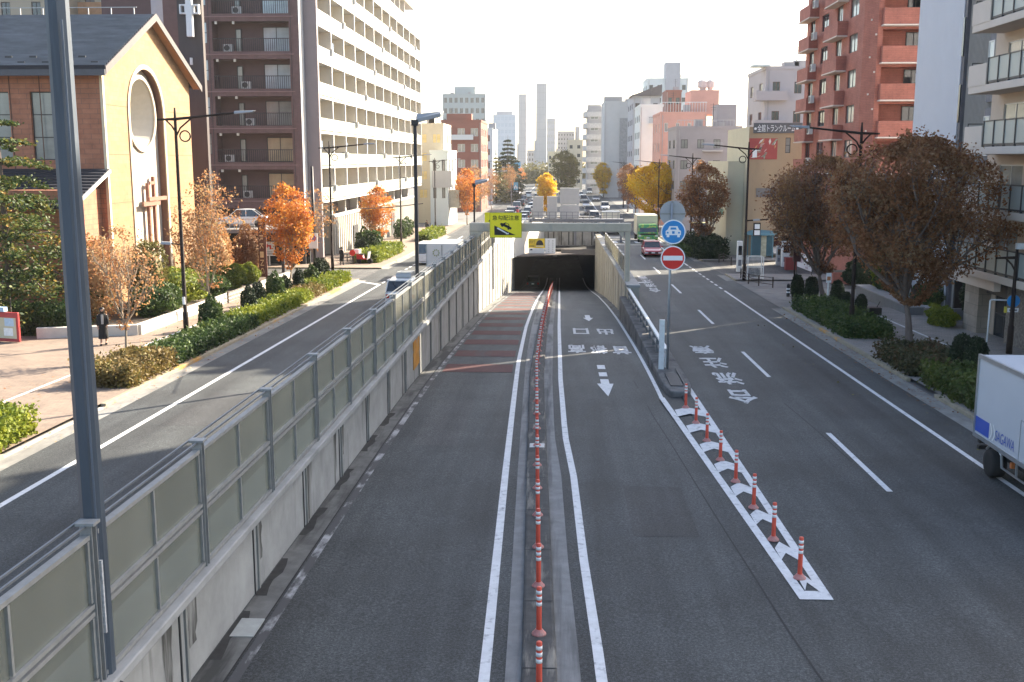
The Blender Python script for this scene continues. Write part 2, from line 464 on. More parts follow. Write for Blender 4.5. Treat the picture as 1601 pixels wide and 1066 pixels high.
M_worn = mat('worn_paint', (.34, .34, .34), .75, .2, 4, dirt=((.06, .06, .062), 2.2, (1.5, .5, 1), .36, .50))
mark(tunnel_road, 'edge_line', 2, 170, K(-4.97), K(-4.80), tun, .006, M_worn)
TR = [(10, 4.86), (18.3, 4.42), (35.6, 3.52), (50, 3.56), (135, 3.6)]
fTR = lambda Y: lerp(TR, Y)
mark(tunnel_road, 'edge_line', 34, 170, lambda Y: fTR(Y) - .02, lambda Y: fTR(Y) + .12, tun)
def seam(parent, pts, f):
    P = [hit(x, y, f) for x, y in pts]; o = MB()
    for a, b in zip(P, P[1:]):
        o.add([(a.x, a.y, a.z + .005), (a.x + .035, a.y, a.z + .005), (b.x + .035, b.y, b.z + .005), (b.x, b.y, b.z + .005)], [(0, 1, 2, 3)])
    return o.build('joint_seam', mat('tar_seam', (.018, .018, .019), .8), parent)
seam(tunnel_road, [(968, 560), (993, 600), (1020, 650), (1052, 700), (1090, 762), (1132, 830), (1180, 905), (1230, 985), (1285, 1066)], tun)
seam(right_road, [(1225, 630), (1275, 672), (1330, 722)], g)
seam(right_road, [(1020, 480), (1060, 520), (1110, 570)], g)
MB().strip(frange(14, 62, 3), K(17.35), K(17.5), lambda Y: g(Y) + .13).build('divider_line', M_white, sw_r)
MB().strip(frange(20, 76, 3), K(-18.62), K(-18.48), lambda Y: g(Y) + .13).build('divider_line', M_white, sw_l)
MB().strip([14.2, 14.98], K(4.32), K(4.76), lambda Y: g(Y) + .012).build('start_bar', M_white, right_road)
# red slow-down bars
y = 41.43; pitch = 4.66
for k in range(16):
    mark(tunnel_road, 'slow_bar', y, y + 2.2, K(-4.72), lambda Y: fCL(Y) - .12, tun, .008, M_red, 1.0)
    y += pitch
# hatched nose
HL = lambda Y: 4.38 + (3.50 - 4.38) * (Y - 18.3) / 17.3
HR = lambda Y: 4.97 + (4.81 - 4.97) * (Y - 18.3) / 17.3
zz = lambda Y: g(Y) + .012
hatch = MB().strip(frange(18.2, 36, 1), lambda Y: HL(Y) - .02, lambda Y: HL(Y) + .17, zz).build('hatch_border', M_white, right_road)
MB().strip(frange(18.2, 38.5, 1), lambda Y: HR(Y) - .17, HR, zz).build('hatch_border', M_white, right_road)
MB().strip([18.2, 18.6], lambda Y: HL(Y) + .17, lambda Y: HR(Y) - .17, lambda Y: zz(Y) + .001).build('hatch_border', M_white, right_road)
for k in range(8):
    yc = (19.22, 21.37, 23.55, 25.67, 27.74, 29.84, 32.11, 34.33)[k] - 1.05 - .02 * k
    a, b = HL(yc) + .17, HR(yc) - .17; m_ = (a + b) / 2; t = (.45 if k == 0 else .62 + .05 * k); yc += (.55 if k == 0 else 0)
    pts = [(a, yc - .1), (m_, yc + .30), (b, yc - .1), (b, yc - .1 + t), (m_, yc + .30 + t), (a, yc - .1 + t)]
    MB().add([(x, yy, zz(yy) + .002) for x, yy in pts], [(0, 1, 4, 5), (1, 2, 3, 4)]).build('chevron', M_white, right_road)
M_ltr = mat('letter_paint', (.50, .50, .50), .75, .15, 5, dirt=((.10, .10, .105), 5, (1, 1, 1), .5, .7))
# lettering painted for drivers who come towards the camera
def ground_text(parent, txt, x0, x1, Y0, Y1, fz, off=.008):
    return lettering(txt, lambda a, b: (x1 + (x0 - x1) * a, Y1 + (Y0 - Y1) * b, fz(Y1 + (Y0 - Y1) * b) + off), M_ltr, parent, 'lettering', .026)
def px_text(parent, txt, box, f, off=.008):
    a = hit(box[0], box[3], f); b = hit(box[2], box[3], f); c = hit(box[0], box[1], f)
    return ground_text(parent, txt, (a.x + c.x) / 2, (a.x + c.x) / 2 + b.x - a.x, a.y, c.y, f, off)
px_text(tunnel_road, '首', (957, 541, 986, 554), tun); px_text(tunnel_road, '都', (923, 540, 951, 553), tun); px_text(tunnel_road, '高', (888, 539, 916, 552), tun)
px_text(tunnel_road, '出', (934, 514, 960, 523), tun); px_text(tunnel_road, '口', (896, 513, 921, 522), tun)
for ch, bx_ in (('合', (1137, 609, 1184, 631)), ('流', (1118, 582, 1160, 601)), ('注', (1098, 559, 1136, 575)), ('意', (1081, 540, 1115, 553))):
    px_text(right_road, ch, bx_, g)
for ch, bx_ in (('合', (1014, 450, 1033, 457)), ('流', (1008, 443, 1026, 449)), ('注', (1003, 437, 1020, 442)), ('意', (997, 431, 1012, 436))):
    px_text(right_road, ch, bx_, g)
def ground_arrow(tip, base_y, wid, x, tails):
    m_ = MB()
    m_.add([(x, tip, tun(tip) + .008), (x + wid / 2, base_y, tun(base_y) + .008), (x - wid / 2, base_y, tun(base_y) + .008)], [(0, 1, 2)])
    for a, b in tails: m_.strip([a, b], K(x - .16), K(x + .16), lambda Y: tun(Y) + .008)
    return m_.build('arrow_marking', M_white, tunnel_road)
p = hit(952, 620, tun); q = hit(952, 600, tun)
ground_arrow(p.y, q.y, .62, p.x - .02, [(q.y, q.y + 1.0), (q.y + 1.7, q.y + 2.7), (q.y + 3.6, q.y + 4.7)])
p = hit(921, 502, tun); q = hit(921, 497, tun)
ground_arrow(p.y, q.y, .65, p.x, [(q.y, q.y + 2.5)])
# median of the ramp
med = MB().strip(frange(-30, 170, 2), lambda Y: fCL(Y) + .40, lambda Y: fCR(Y) - .40, lambda Y: tun(Y) + .012).build('median_strip', mat('median_concrete', (.185, .183, .178), .9, .22, 2.5, bump=.3, dirt=((.075, .075, .073), 1.3, (3, .15, 1), .48, .68)))
tag(med, 'grey concrete strip between the two ramp lanes', kind='structure')
M_medk = mat('median_kerb', (.062, .060, .057), .92, .35, 3, bump=.3, dirt=((.22, .20, .17), 1.1, (4, .4, 2), .55, .68))
mk = MB().wallstrip(frange(-30, 170, 1.5), lambda Y: fM(Y) - .27, lambda Y: fM(Y) + .27, lambda Y: tun(Y), lambda Y: tun(Y) + .13).build('median_kerb', M_medk, med, bevel=.05)
for Y in np.arange(2, 130, 2.6):
    MB().strip([Y, Y + .03], lambda y_: fM(y_) - .26, lambda y_: fM(y_) + .26, lambda y_: tun(y_) + .136).build('kerb_joint', mat('joint', (.03, .03, .03), .9), mk)
mark(med, 'white_patch', 56, 61.5, lambda Y: fCL(Y) + .45, lambda Y: fM(Y) - .3, tun, .02, mat('pale_patch', (.22, .22, .215), .85, .15, 2))
mark(med, 'white_patch', 56, 61.5, lambda Y: fM(Y) + .3, lambda Y: fCR(Y) - .45, tun, .02, MATS['pale_patch'])
b = MB().prism([(-.27, -.2, -.08), (-.20, -.2, .06), (-.06, -.2, .06), (-.06, -.2, .0)], (0, .4, 0)).prism([(.27, -.2, -.08), (.06, -.2, 0), (.06, -.2, .06), (.20, -.2, .06)], (0, .4, 0)).build('kerb_cover', mat('cover_plate', (.45, .44, .42), .6, .1, 5), None, loc=(fM(28.6), 28.6, tun(28.6) + .09))
tag(b, 'pale folded cover plate straddling the dark ramp median', 'cover plate')
# left ramp drain and its covers
dr = MB().strip(frange(2, 135, 2), K(-5.50), lambda Y: -5.0, lambda Y: tun(Y) + .01).build('drain_gutter', mat('ramp_gutter', (.13, .128, .12), .9, .3, 2, dirt=((.045, .045, .042), .9, (2, .25, 1), .47, .6)))
tag(dr, 'dirty concrete drain gutter below the left ramp wall', kind='structure')
MB().strip(frange(2, 135, 2), K(-5.03), K(-5.0), lambda Y: tun(Y) + .014).build('drain_slot', mat('slot', (.02, .02, .02), .9), dr)
M_dpatch = mat('drain_dark', (.035, .034, .032), .95, .3, 4)  # dark wavy-edged patches in the gutter along the wall foot
for Y in (9.5, 15.3, 17.9, 21.2, 24.5, 28.2, 31.3):
    MB().strip(frange(Y, Y + 1.9, .4), K(-5.50), lambda y_: -5.33 + .05 * math.sin(y_ * 5), lambda y_: tun(y_) + .016).build('dark_patch', M_dpatch, dr)
MB().box(-5.42, -5.02, 16.15, 16.85, tun(16.5) + .0, tun(16.5) + .03).build('drain_cover', mat('grate', (.33, .34, .32), .6, .15, 4), dr)
drr = MB().strip(frange(44, 135, 2), lambda Y: fTR(Y) + .14, K(4.2), lambda Y: tun(Y) + .01).build('drain_gutter', MATS['ramp_gutter'])
tag(drr, 'dirty concrete drain gutter below the right ramp wall', kind='structure')
# traffic island at the nose
isl = MB().wallstrip(frange(36.4, 67, 1.5), lambda Y: 3.78 + .12 * max(0, 1 - abs(Y - 36.4)), lambda Y: 4.80 - .2 * max(0, 1 - abs(Y - 36.4)), lambda Y: tun(Y) - .2, lambda Y: g(Y) + .15).build('traffic_island', mat('island_concrete', (.13, .125, .12), .9, .3, 2.5, bump=.3, dirt=((.05, .05, .05), 1, (1, 1, 1), .48, .62)), bevel=.06)
tag(isl, 'raised dark concrete island at the nose of the ramp', 'island')
MB().box(4.0, 4.45, 37.3, 39.6, g(38) + .15, g(38) + .2).build('manhole_plate', mat('dark_plate', (.045, .045, .047), .7, .3, 5), isl)
MB().box(4.50, 4.62, 36.8, 40.6, g(38) + .15, g(38) + .19).build('plank', MATS['dark_plate'], isl)

# ================================================================== RAMP WALLS, BARRIERS, TUNNEL
M_wall = mat('ramp_wall', (.32, .315, .295), .9, .2, .9, bump=.15, dirt=((.10, .097, .088), 1.0, (1, 1.6, .28), .58, .74))
M_cop = mat('coping', (.30, .30, .29), .8, .12, 2, dirt=((.2, .2, .19), 1, (1, .6, 1), .5, .7))
zc = lambda Y: g(Y) + 1.48 + .009 * (Y - 12)
Yw = frange(2, 128, 2)
rw = MB().wallstrip(Yw, -6.0, -5.53, lambda Y: tun(Y) - .4, lambda Y: zc(Y) + .02).build('retaining_wall', M_wall)
tag(rw, 'stained concrete retaining wall left of the ramp', 'retaining wall')
for k, Y in enumerate(np.arange(3.0, 128, 3.75)):
    MB().box(-5.54, -5.515, Y, Y + .05, tun(Y) + .0, zc(Y)).build('wall_joint', mat('joint', (.03, .03, .03), .9), rw)
    MB().box(-5.54, -5.495, Y + .22, Y + .29, tun(Y), zc(Y)).build('downpipe', mat('stained_rib', (.24, .235, .215), .9, .4, 2, stretch=(1, 1, .3)), rw)
MB().wallstrip(frange(2, 90, 2), -6.08, -5.24, zc, lambda Y: zc(Y) + .14).build('coping', M_cop, rw, bevel=.02)
pl = MB().box(-5.55, -5.49, 9.9, 10.7, g(10) + .35, g(10) + 1.15).build('wall_hatch', mat('hatch_grey', (.16, .18, .19), .5, .1, 3), rw)
op = MB().box(-5.54, -5.50, 39.0, 40.6, -.35, .72).build('wall_panel', mat('orange_panel', (.55, .24, .03), .6, .3, 3, dirt=((.35, .33, .28), 1.4, (1, 1, 1), .5, .62)), rw)  # thin mottled orange panel on the ramp wall
rgw = random.Random(5)
M_stain = mat('wall_stain', (.075, .072, .064), .95, .5, 1.6, stretch=(1, 2.5, .5), dirt=((.27, .265, .245), 1.3, (1, 3, .35), .46, .60))
for k, Y in enumerate(np.arange(3.0, 126, 3.75)):
    for s0 in ((.36,) if k % 3 else (.36, -.62)):
        w_ = rgw.uniform(.25, .55); n_ = 7; zt_, zb2 = zc(Y) - .01, tun(Y) + (.02 if rgw.random() < .7 else .5)
        L_ = [(-5.527, Y + s0 + rgw.uniform(-.04, .04), zt_ + (zb2 - zt_) * i / n_) for i in range(n_ + 1)]
        R_2 = [(-5.527, Y + s0 + w_ * (1 - .45 * i / n_) + rgw.uniform(-.06, .06), zt_ + (zb2 - zt_) * i / n_) for i in range(n_ + 1)]
        MB().add(L_ + R_2, [(i, i + 1, n_ + 2 + i, n_ + 1 + i) for i in range(n_)]).build('stain', M_stain, rw)
def patch(parent, x0, x1, Y0, Y1, f, m, off=.004):
    return MB().strip(frange(Y0, Y1, 1.5), lambda Y: x0, lambda Y: x1, lambda Y: f(Y) + off).build('repair_patch', m, parent)
A_d, A_l = asphalt('asphalt_patch_dark', .029, (.96, 1, 1.05)), asphalt('asphalt_patch_light', .046, (.97, 1, 1.03))
patch(tunnel_road, 1.6, 3.0, 21.5, 25.2, tun, A_d); patch(right_road, 8.9, 10.6, 33, 44, g, A_d); patch(right_road, 5.4, 6.9, 60, 71, g, A_l)
patch(left_road, -12.3, -10.6, 31, 36, g, A_d); patch(tunnel_road, -4.2, -2.9, 29, 35.5, tun, A_l)
# translucent noise barrier on the left wall
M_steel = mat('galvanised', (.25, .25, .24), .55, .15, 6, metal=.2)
M_steel_d = mat('steel_dark', (.16, .17, .18), .5, .15, 6, metal=.4)  # darker grey steel for rails and posts
def panel_mat():
    m, n, p = nodes_of('barrier_sheet')
    no = N(n, 'ShaderNodeTexNoise', Scale=.9, Detail=5.0); n.links.new(coords(n, (1, 1, .5)), no.inputs['Vector'])
    r = ramp(n, [(.3, (.23, .225, .20)), (.7, (.35, .34, .30))]); n.links.new(no.outputs['Fac'], r.inputs[0])
    n.links.new(r.outputs[0], p.inputs['Base Color']); p.inputs['Roughness'].default_value = .25
    tl = n.nodes.new('ShaderNodeBsdfTranslucent'); tl.inputs[0].default_value = (.52, .49, .36, 1)
    tr = n.nodes.new('ShaderNodeBsdfTransparent'); tr.inputs[0].default_value = (.80, .80, .75, 1)
    a = n.nodes.new('ShaderNodeMixShader'); b = n.nodes.new('ShaderNodeMixShader')
    a.inputs[0].default_value = .42; b.inputs[0].default_value = .56
    n.links.new(p.outputs[0], a.inputs[1]); n.links.new(tl.outputs[0], a.inputs[2])
    n.links.new(a.outputs[0], b.inputs[1]); n.links.new(tr.outputs[0], b.inputs[2])
    n.links.new(b.outputs[0], n.nodes['Material Output'].inputs[0])
    return m
M_sheet = panel_mat()
nb = thing('noise_barrier', 'translucent noise barrier on the left ramp wall', 'barrier')
def slanted(m_, Ya, Yb, x0, x1, fz0, fz1):
    return m_.add([(x0, Ya, fz0(Ya)), (x1, Ya, fz0(Ya)), (x1, Yb, fz0(Yb)), (x0, Yb, fz0(Yb)), (x0, Ya, fz1(Ya)), (x1, Ya, fz1(Ya)), (x1, Yb, fz1(Yb)), (x0, Yb, fz1(Yb))],
                  [(3, 2, 1, 0), (4, 5, 6, 7), (0, 1, 5, 4), (1, 2, 6, 5), (2, 3, 7, 6), (3, 0, 4, 7)])
FX = -5.42
def barrier_bay(par, Ya, Yb, X, zb, ht, rows=2):
    fr = MB()
    for k in range(rows):
        lo = lambda Y, k=k: zb(Y) + ht * k / rows + .02
        hi = lambda Y, k=k: zb(Y) + ht * (k + 1) / rows - .02
        slanted(fr, Ya, Yb, X - .05, X + .05, lo, lambda Y, lo=lo: lo(Y) + .055)
        slanted(fr, Ya, Yb, X - .05, X + .05, lambda Y, hi=hi: hi(Y) - .055, hi)
        ym = (Ya + Yb) / 2
        for a, b in ((Ya, Ya + .05), (ym - .022, ym + .022), (Yb - .05, Yb)):
            slanted(fr, a, b, X - .04, X + .04, lambda Y, lo=lo: lo(Y) + .075, lambda Y, hi=hi: hi(Y) - .075)
    o = fr.build('panel_frame', M_steel, par)
    for k in range(rows):
        for a, b in ((Ya + .05, (Ya + Yb) / 2 - .02), ((Ya + Yb) / 2 + .02, Yb - .05)):
            slanted(MB(), a, b, X - .012, X + .006, lambda Y, k=k: zb(Y) + ht * k / rows + .07, lambda Y, k=k: zb(Y) + ht * (k + 1) / rows - .07).build('pane', M_sheet, o)
zb_l = lambda Y: zc(Y) + .14
Yp = [3.75 * k + .15 for k in range(1, 27)]
for a, b in zip(Yp, Yp[1:]):
    if b > 87: break
    barrier_bay(nb, a + .07, b - .07, FX, zb_l, 1.86)
for Y in Yp:
    if Y > 88: break
    z = zb_l(Y)
    MB().box(FX - .07, FX + .07, Y - .065, Y - .05, z, z + 1.95).box(FX - .07, FX + .07, Y + .05, Y + .065, z, z + 1.95).box(FX - .01, FX + .01, Y - .05, Y + .05, z, z + 1.95).box(FX - .11, FX + .11, Y - .09, Y + .09, z + 1.95, z + 1.985).build('post', M_steel, nb)
o = MB(); 
for dx in (-.16, .0): o.wallstrip(frange(3.9, 86.4, 3.75), FX + dx - .012, FX + dx + .012, lambda Y: zb_l(Y) + 1.93, lambda Y: zb_l(Y) + 1.955)
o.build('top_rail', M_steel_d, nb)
# right ramp wall and its low barrier
M_wallr = mat('ramp_wall_right', (.34, .32, .265), .9, .12, 1.5, bump=.15, dirt=((.12, .105, .08), 1.1, (1, 1.4, .12), .5, .66))
rr = MB().wallstrip(frange(64.5, 128, 2), 4.2, 4.85, lambda Y: tun(Y) - .4, lambda Y: g(Y) + .95).build('retaining_wall', M_wallr)
tag(rr, 'yellowish stained concrete wall right of the ramp', 'retaining wall')
for Y in np.arange(67.5, 128, 3.9):
    MB().box(4.15, 4.21, Y, Y + .09, tun(Y), g(Y) + .9).build('wall_rib', mat('rib_pale', (.42, .39, .32), .9, .2, 2), rr)
MB().wallstrip(frange(64.5, 110, 2), 4.08, 4.92, lambda Y: g(Y) + .95, lambda Y: g(Y) + 1.1).build('coping', M_cop, rr, bevel=.02)
lw = MB().wallstrip(frange(42.5, 64.5, 2), 4.02, 4.2, lambda Y: tun(Y) - .3, lambda Y: g(Y) + .14).build('kerb_wall', mat('dark_wall', (.10, .095, .085), .9, .3, 2, dirt=((.2, .19, .16), 1.3, (1, 2, .3), .55, .68)))
tag(lw, 'dark stained low wall under the white guardrail', 'low wall')
nb2 = thing('noise_barrier', 'short translucent barrier on the right ramp wall', 'barrier')
zb_r = lambda Y: g(Y) + 1.1
for a, b in zip(frange(68.5, 104, 3.9), frange(68.5, 104, 3.9)[1:]):
    barrier_bay(nb2, a + .07, b - .07, 4.4, zb_r, 1.25, 1)
    MB().box(4.34, 4.46, a - .07, a + .07, zb_r(a), zb_r(a) + 1.3).build('post', M_steel, nb2)
# white guardrail on the island
gr = thing('guardrail', 'white guardrail along the traffic island', 'guardrail')
M_wst = mat('white_steel', (.62, .63, .62), .5, .08, 6, dirt=((.35, .33, .3), 2, (1, 1, 1), .58, .7))
Yr = frange(41.2, 66, 2)
MB().wallstrip(Yr, 4.14, 4.30, lambda Y: g(Y) + .80, lambda Y: g(Y) + .90).build('top_rail', M_wst, gr, bevel=.02)
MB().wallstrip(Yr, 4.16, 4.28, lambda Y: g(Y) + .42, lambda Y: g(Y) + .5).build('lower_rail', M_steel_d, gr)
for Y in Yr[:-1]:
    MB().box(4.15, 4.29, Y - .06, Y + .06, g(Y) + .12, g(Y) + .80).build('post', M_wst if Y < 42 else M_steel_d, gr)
# height gantry at the ramp
M_beige = mat('gantry_paint', (.50, .435, .33), .6, .08, 3, dirt=((.36, .33, .28), 1.2, (1, 1, .4), .55, .72))
ga = thing('gantry', 'beige steel height gantry across the ramp', 'gantry', (0, 67, 0))
G0 = g(67)
MB().box(-5.75, 4.45, -.25, .25, 3.05, 3.58).build('beam', M_beige, ga, bevel=.04)
MB().box(-5.75, -5.25, -.22, .22, G0 + 1.8, 3.1).build('leg', M_beige, ga, bevel=.03)
MB().box(4.08, 4.40, -.2, .2, G0 - .9, 3.1).build('leg', M_beige, ga, bevel=.03)
for a, b in (((3.98, 3.1), (3.55, 3.1)), ((-5.25, 3.1), (-4.8, 3.1))):
    MB().prism([(a[0], -.2, a[1]), (b[0], -.2, b[1]), (a[0], -.2, a[1] - .5)], (0, .4, 0)).build('gusset', M_beige, ga)
# portal
M_dark = mat('interior_shade', (.008, .008, .008), .95, .3, 1)  # near-black colour paints the darkness of unlit interiors
po = thing('tunnel_portal', 'concrete tunnel mouth with dark opening', 'tunnel', (0, 0, 0))
PZ = tun(128)
M_panel = mat('portal_panel', (.27, .265, .255), .85, .15, 1.2, dirt=((.12, .115, .11), 1, (1.5, 1, .3), .5, .66))
MB().box(-2.0, 4.25, 134, 134.6, -3.4, .45).build('headwall', M_panel, po)
for x in (-1.6, -.9, .05, 1.0, 1.55, 2.7, 3.9): MB().box(x, x + .12, 133.93, 134.0, -3.1, .4).build('panel_joint', mat('joint_dark', (.04, .04, .04), .9), po)
MB().prism([(-5.9, 119, -3.6), (-2.0, 134.3, -3.5), (-2.0, 134.3, .4), (-5.9, 119, .4)], (-.4, .1, 0)).build('flank_wall', mat('flank_white', (.62, .60, .55), .8, .06, 2), po)
MB().prism([(-5.6, 122, -3.62), (3.95, 126.8, -3.62), (4.2, 126.8, -3.62), (4.2, 134, -3.62), (-2, 134, -3.62), (-5.9, 124, -3.62)], (0, 0, .14)).build('canopy_slab', mat('slab_brown', (.15, .125, .11), .9, .2, 2), po)
MB().box(.1, 4.15, 126.3, 126.8, -3.7, -3.0).build('lintel', mat('lintel', (.19, .165, .145), .85, .25, 1, stretch=(.2, 1, 2)), po)
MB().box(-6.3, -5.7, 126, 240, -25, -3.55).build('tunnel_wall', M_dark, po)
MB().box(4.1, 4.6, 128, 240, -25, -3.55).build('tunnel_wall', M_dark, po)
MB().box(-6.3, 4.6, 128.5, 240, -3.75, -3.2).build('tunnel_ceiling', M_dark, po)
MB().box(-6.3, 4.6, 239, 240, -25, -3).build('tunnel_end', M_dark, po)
MB().box(-10.5, 8.0, 134.6, 138, g(136) - 2, g(136) + .1).build('roof_slab', M_conc, po)
MB().box(-.9, -.4, 127.6, 127.9, -3.95, -3.8).build('ceiling_light', mat('lamp_white', (.6, .6, .6), .5), po)
# grey walkway with equipment panels above the portal
M_grey = mat('grey_paint', (.15, .155, .175), .55, .1, 4)
wk = thing('inspection_walkway', 'grey steel walkway with railing above the tunnel mouth', 'walkway', (0, 128, 0))
MB().box(-4.1, 7.6, -.5, .7, .15, .52).build('deck', M_grey, wk)
for x in (-3.9, 1.8, 7.3): MB().box(x - .12, x + .12, .1, .35, -2.6, .15).build('leg', M_grey, wk)
o = MB().box(-4.1, 7.6, -.5, -.45, 1.32, 1.38).box(-4.1, 7.6, -.5, -.45, .92, .96)
for x in frange(-4.05, 7.55, .72): o.box(x - .03, x + .03, -.5, -.45, .5, 1.33)
o.build('railing', M_grey, wk)
M_cab = mat('cabinet_grey', (.44, .425, .42), .6, .06, 2)
for x0, x1, z1, gp in ((833, 849.5, 306.5, 0), (855.5, 871, 306.5, 0), (875.8, 905.8, 293.5, 1)):
    a = atY(x0, z1, 128.5); b = atY(x1, z1, 128.5)
    t = thing('equipment_panel', ('tall wide grey panel with a horizontal seam on the walkway' if gp else 'small plain grey panel at the left end of the walkway' if x0 < 850 else 'small plain grey panel between the other two on the walkway'), 'panel', (a.x, 128.4, .52))
    w = b.x - a.x; h = a.z - .52
    MB().box(0, w, 0, .3, .05, h - (h * .56 if gp else 0)).build('board', M_cab, t, bevel=.02)
    if gp: MB().box(0, w, 0, .3, h * .46, h - .08).build('board', M_cab, t, bevel=.02)
    MB().box(-.02, w + .02, -.04, .32, h - .08, h).build('cap', mat('cap_white', (.7, .68, .64), .6), t)
    MB().box(.1, .25, .3, .45, 0, h * .9).box(w - .25, w - .1, .3, .45, 0, h * .9).build('stand', M_grey, t)

# ================================================================== SIGNS AT THE RAMP
M_yel = mat('sign_yellow', (.90, .78, .015), .5, .04, 3)
M_blk = mat('sign_black', (.012, .012, .012), .5)
M_sw = mat('sign_white', (.78, .78, .77), .45, .03, 3)
M_sback = mat('sign_back', (.33, .34, .35), .5, .08, 3, metal=.3)
M_blue = mat('sign_blue', (.02, .22, .52), .4, .05, 3)
M_sred = mat('sign_red', (.60, .02, .015), .4, .05, 3)
def plate_text(par, txt, x0, x1, z0, z1, y, m):
    return lettering(txt, lambda a, b: (x0 + (x1 - x0) * a, y, z0 + (z1 - z0) * b), m, par, 'lettering', .012)
t = thing('warning_sign', 'yellow steep gradient warning sign hung on the beige gantry', 'sign', (-4.42, 66.55, 2.70))
MB().box(0, 1.96, 0, .05, 0, 1.52).build('board', M_yel, t)
o = MB().box(-.03, 1.99, .01, .06, -.03, 0).box(-.03, 1.99, .01, .06, 1.52, 1.55).box(-.03, 0, .01, .06, 0, 1.52).box(1.96, 1.99, .01, .06, 0, 1.52).build('rim', mat('rim_olive', (.36, .36, .03), .5), t)
plate_text(t, '急勾配注意', .14, 1.82, 1.07, 1.38, -.006, mat('sign_olive', (.045, .045, .004), .5))
MB().poly([(.26, -.006, .14), (1.6, -.006, .14), (.26, -.006, .74)]).build('slope_symbol', M_blk, t)
MB().poly([(.42, -.012, .60), (.50, -.012, .62), (1.10, -.012, .26), (1.18, -.012, .30), (1.16, -.012, .19), (.98, -.012, .19), (1.03, -.012, .22), (.44, -.012, .53)]).build('arrow_symbol', M_sw, t)
R_ = Matrix.Rotation(rad(25), 4, 'Y')
cp = [(-.38, .0), (-.38, .12), (-.22, .16), (-.12, .27), (.12, .27), (.22, .15), (.38, .12), (.38, 0), (.30, 0), (.27, -.07), (.17, -.07), (.14, 0), (-.14, 0), (-.17, -.07), (-.27, -.07), (-.30, 0)]
pv = [R_ @ Vector((x, 0, z)) + Vector((.96, -.006, .64)) for x, z in cp]
MB().poly(pv).build('car_symbol', M_blk, t)
pv = [R_ @ Vector((x, 0, z)) + Vector((.96, -.012, .64)) for x, z in ((-.10, .16), (-.06, .24), (.09, .24), (.15, .16))]
MB().poly(pv).build('car_window_symbol', M_yel, t)
# tunnel plates
a = atY(826, 372.5, 126); b = atY(851.5, 396, 126)
t = thing('tunnel_sign', 'small yellow and white tunnel sign over the dark opening', 'sign', (a.x, 125.9, b.z))
w, h = b.x - a.x, a.z - b.z
MB().box(0, w, 0, .06, h * .36, h).build('board', mat('sign_amber', (.80, .55, .03), .5), t)
MB().box(0, w, 0, .06, 0, h * .35).build('lower_board', M_sw, t)
cx, cz = w * .70, h * .55
MB().poly([(cx + .44 * math.cos(math.pi * k / 14), -.006, cz + .62 * math.sin(math.pi * k / 14)) for k in range(15)]).build('tunnel_symbol', M_blk, t)
MB().poly([(cx - .44, -.006, cz - .16), (cx + .44, -.006, cz - .16), (cx + .44, -.006, cz - .08), (cx - .44, -.006, cz - .08)]).build('road_symbol', M_sw, t)
plate_text(t, '点灯', .08, w * .42, h * .66, h * .88, -.006, mat('sign_brown', (.28, .17, .02), .5))
MB().box(.12, w * .36, -.008, 0, h * .46, h * .52).build('bar_symbol', MATS['sign_brown'], t)
MB().poly([(.36 + .16 * math.cos(math.pi * k / 8), -.006, h * .21 + .16 * math.sin(math.pi * k / 8)) for k in range(9)]).build('tunnel_symbol', M_blk, t)
a = atY(852.5, 372.5, 126); b = atY(868.5, 396, 126)
t = thing('notice_board', 'tall white notice board with two columns of writing over the tunnel', 'sign', (a.x, 125.9, b.z))
w, h = b.x - a.x, a.z - b.z
MB().box(0, w, 0, .06, 0, h).build('board', M_sw, t)
mg = mat('notice_ink', (.20, .20, .20), .6)
for i in range(2):
    for k in range(6):
        x, z = w * (.24 + .40 * i), h * (.1 + .14 * k)
        o = MB(); rg = random.Random(k + i * 9)
        for q in range(4): o.box(x + rg.uniform(0, .08), x + rg.uniform(.12, .24), -.006, 0, z + q * .035, z + q * .035 + .018)
        o.build('printed_mark', mg, t)
# sign post on the island
t = thing('sign_post', 'grey pole with blue car and red no-entry discs on the island', 'sign', (4.22, 40.8, g(40.8)))
zg = g(40.8); M_pole = mat('pole_grey', (.30, .31, .32), .45, .1, 5, metal=.5)
MB().tube([(0, 0, .1), (0, .0, 3.0), (.03, .0, 6.6)], .05, 10).build('pole', M_pole, t, smooth=True)
MB().box(-.34, -.14, -.06, .06, .14, 2.4 - .3).build('side_post', M_wst, t)
def disc_sign(z, x, y, rim, fill, nm):
    o = MB().disc((x, y, z), .47, (0, -1, 0), .02).build(nm, rim, t)
    MB().disc((x, y - .02, z), .425, (0, -1, 0), .006).build('face', fill, o)
    return o
dz = disc_sign(4.79 - zg, .09, -.08, M_sw, M_blue, 'vehicle_disc')
nr = disc_sign(3.79 - zg, .1, -.08, M_sw, M_sred, 'no_entry_disc')
MB().box(.1 - .37, .1 + .37, -.115, -.108, 3.79 - zg - .09, 3.79 - zg + .09).build('bar', M_sw, nr)
MB().disc((.06, .09, 5.48 - zg), .49, (0, 1, 0), .02).build('back_disc', M_sback, t)
MB().box(-.42, .54, .06, .085, 5.44 - zg, 5.5 - zg).box(.02, .08, .03, .06, 5.0 - zg, 5.95 - zg).build('bracket', M_steel, t)
X0, Z0, Yf = .09, 4.79 - zg, -.108
P2 = lambda pts: [(X0 + x, Yf - .004, Z0 + z) for x, z in pts]
MB().poly(P2([(-.29, -.12), (-.29, .04), (-.22, .08), (-.15, .22), (.15, .22), (.22, .08), (.29, .04), (.29, -.12), (.25, -.12), (.25, -.2), (.15, -.2), (.15, -.12), (-.15, -.12), (-.15, -.2), (-.25, -.2), (-.25, -.12)])).build('car_symbol', M_sw, dz)
o = MB()
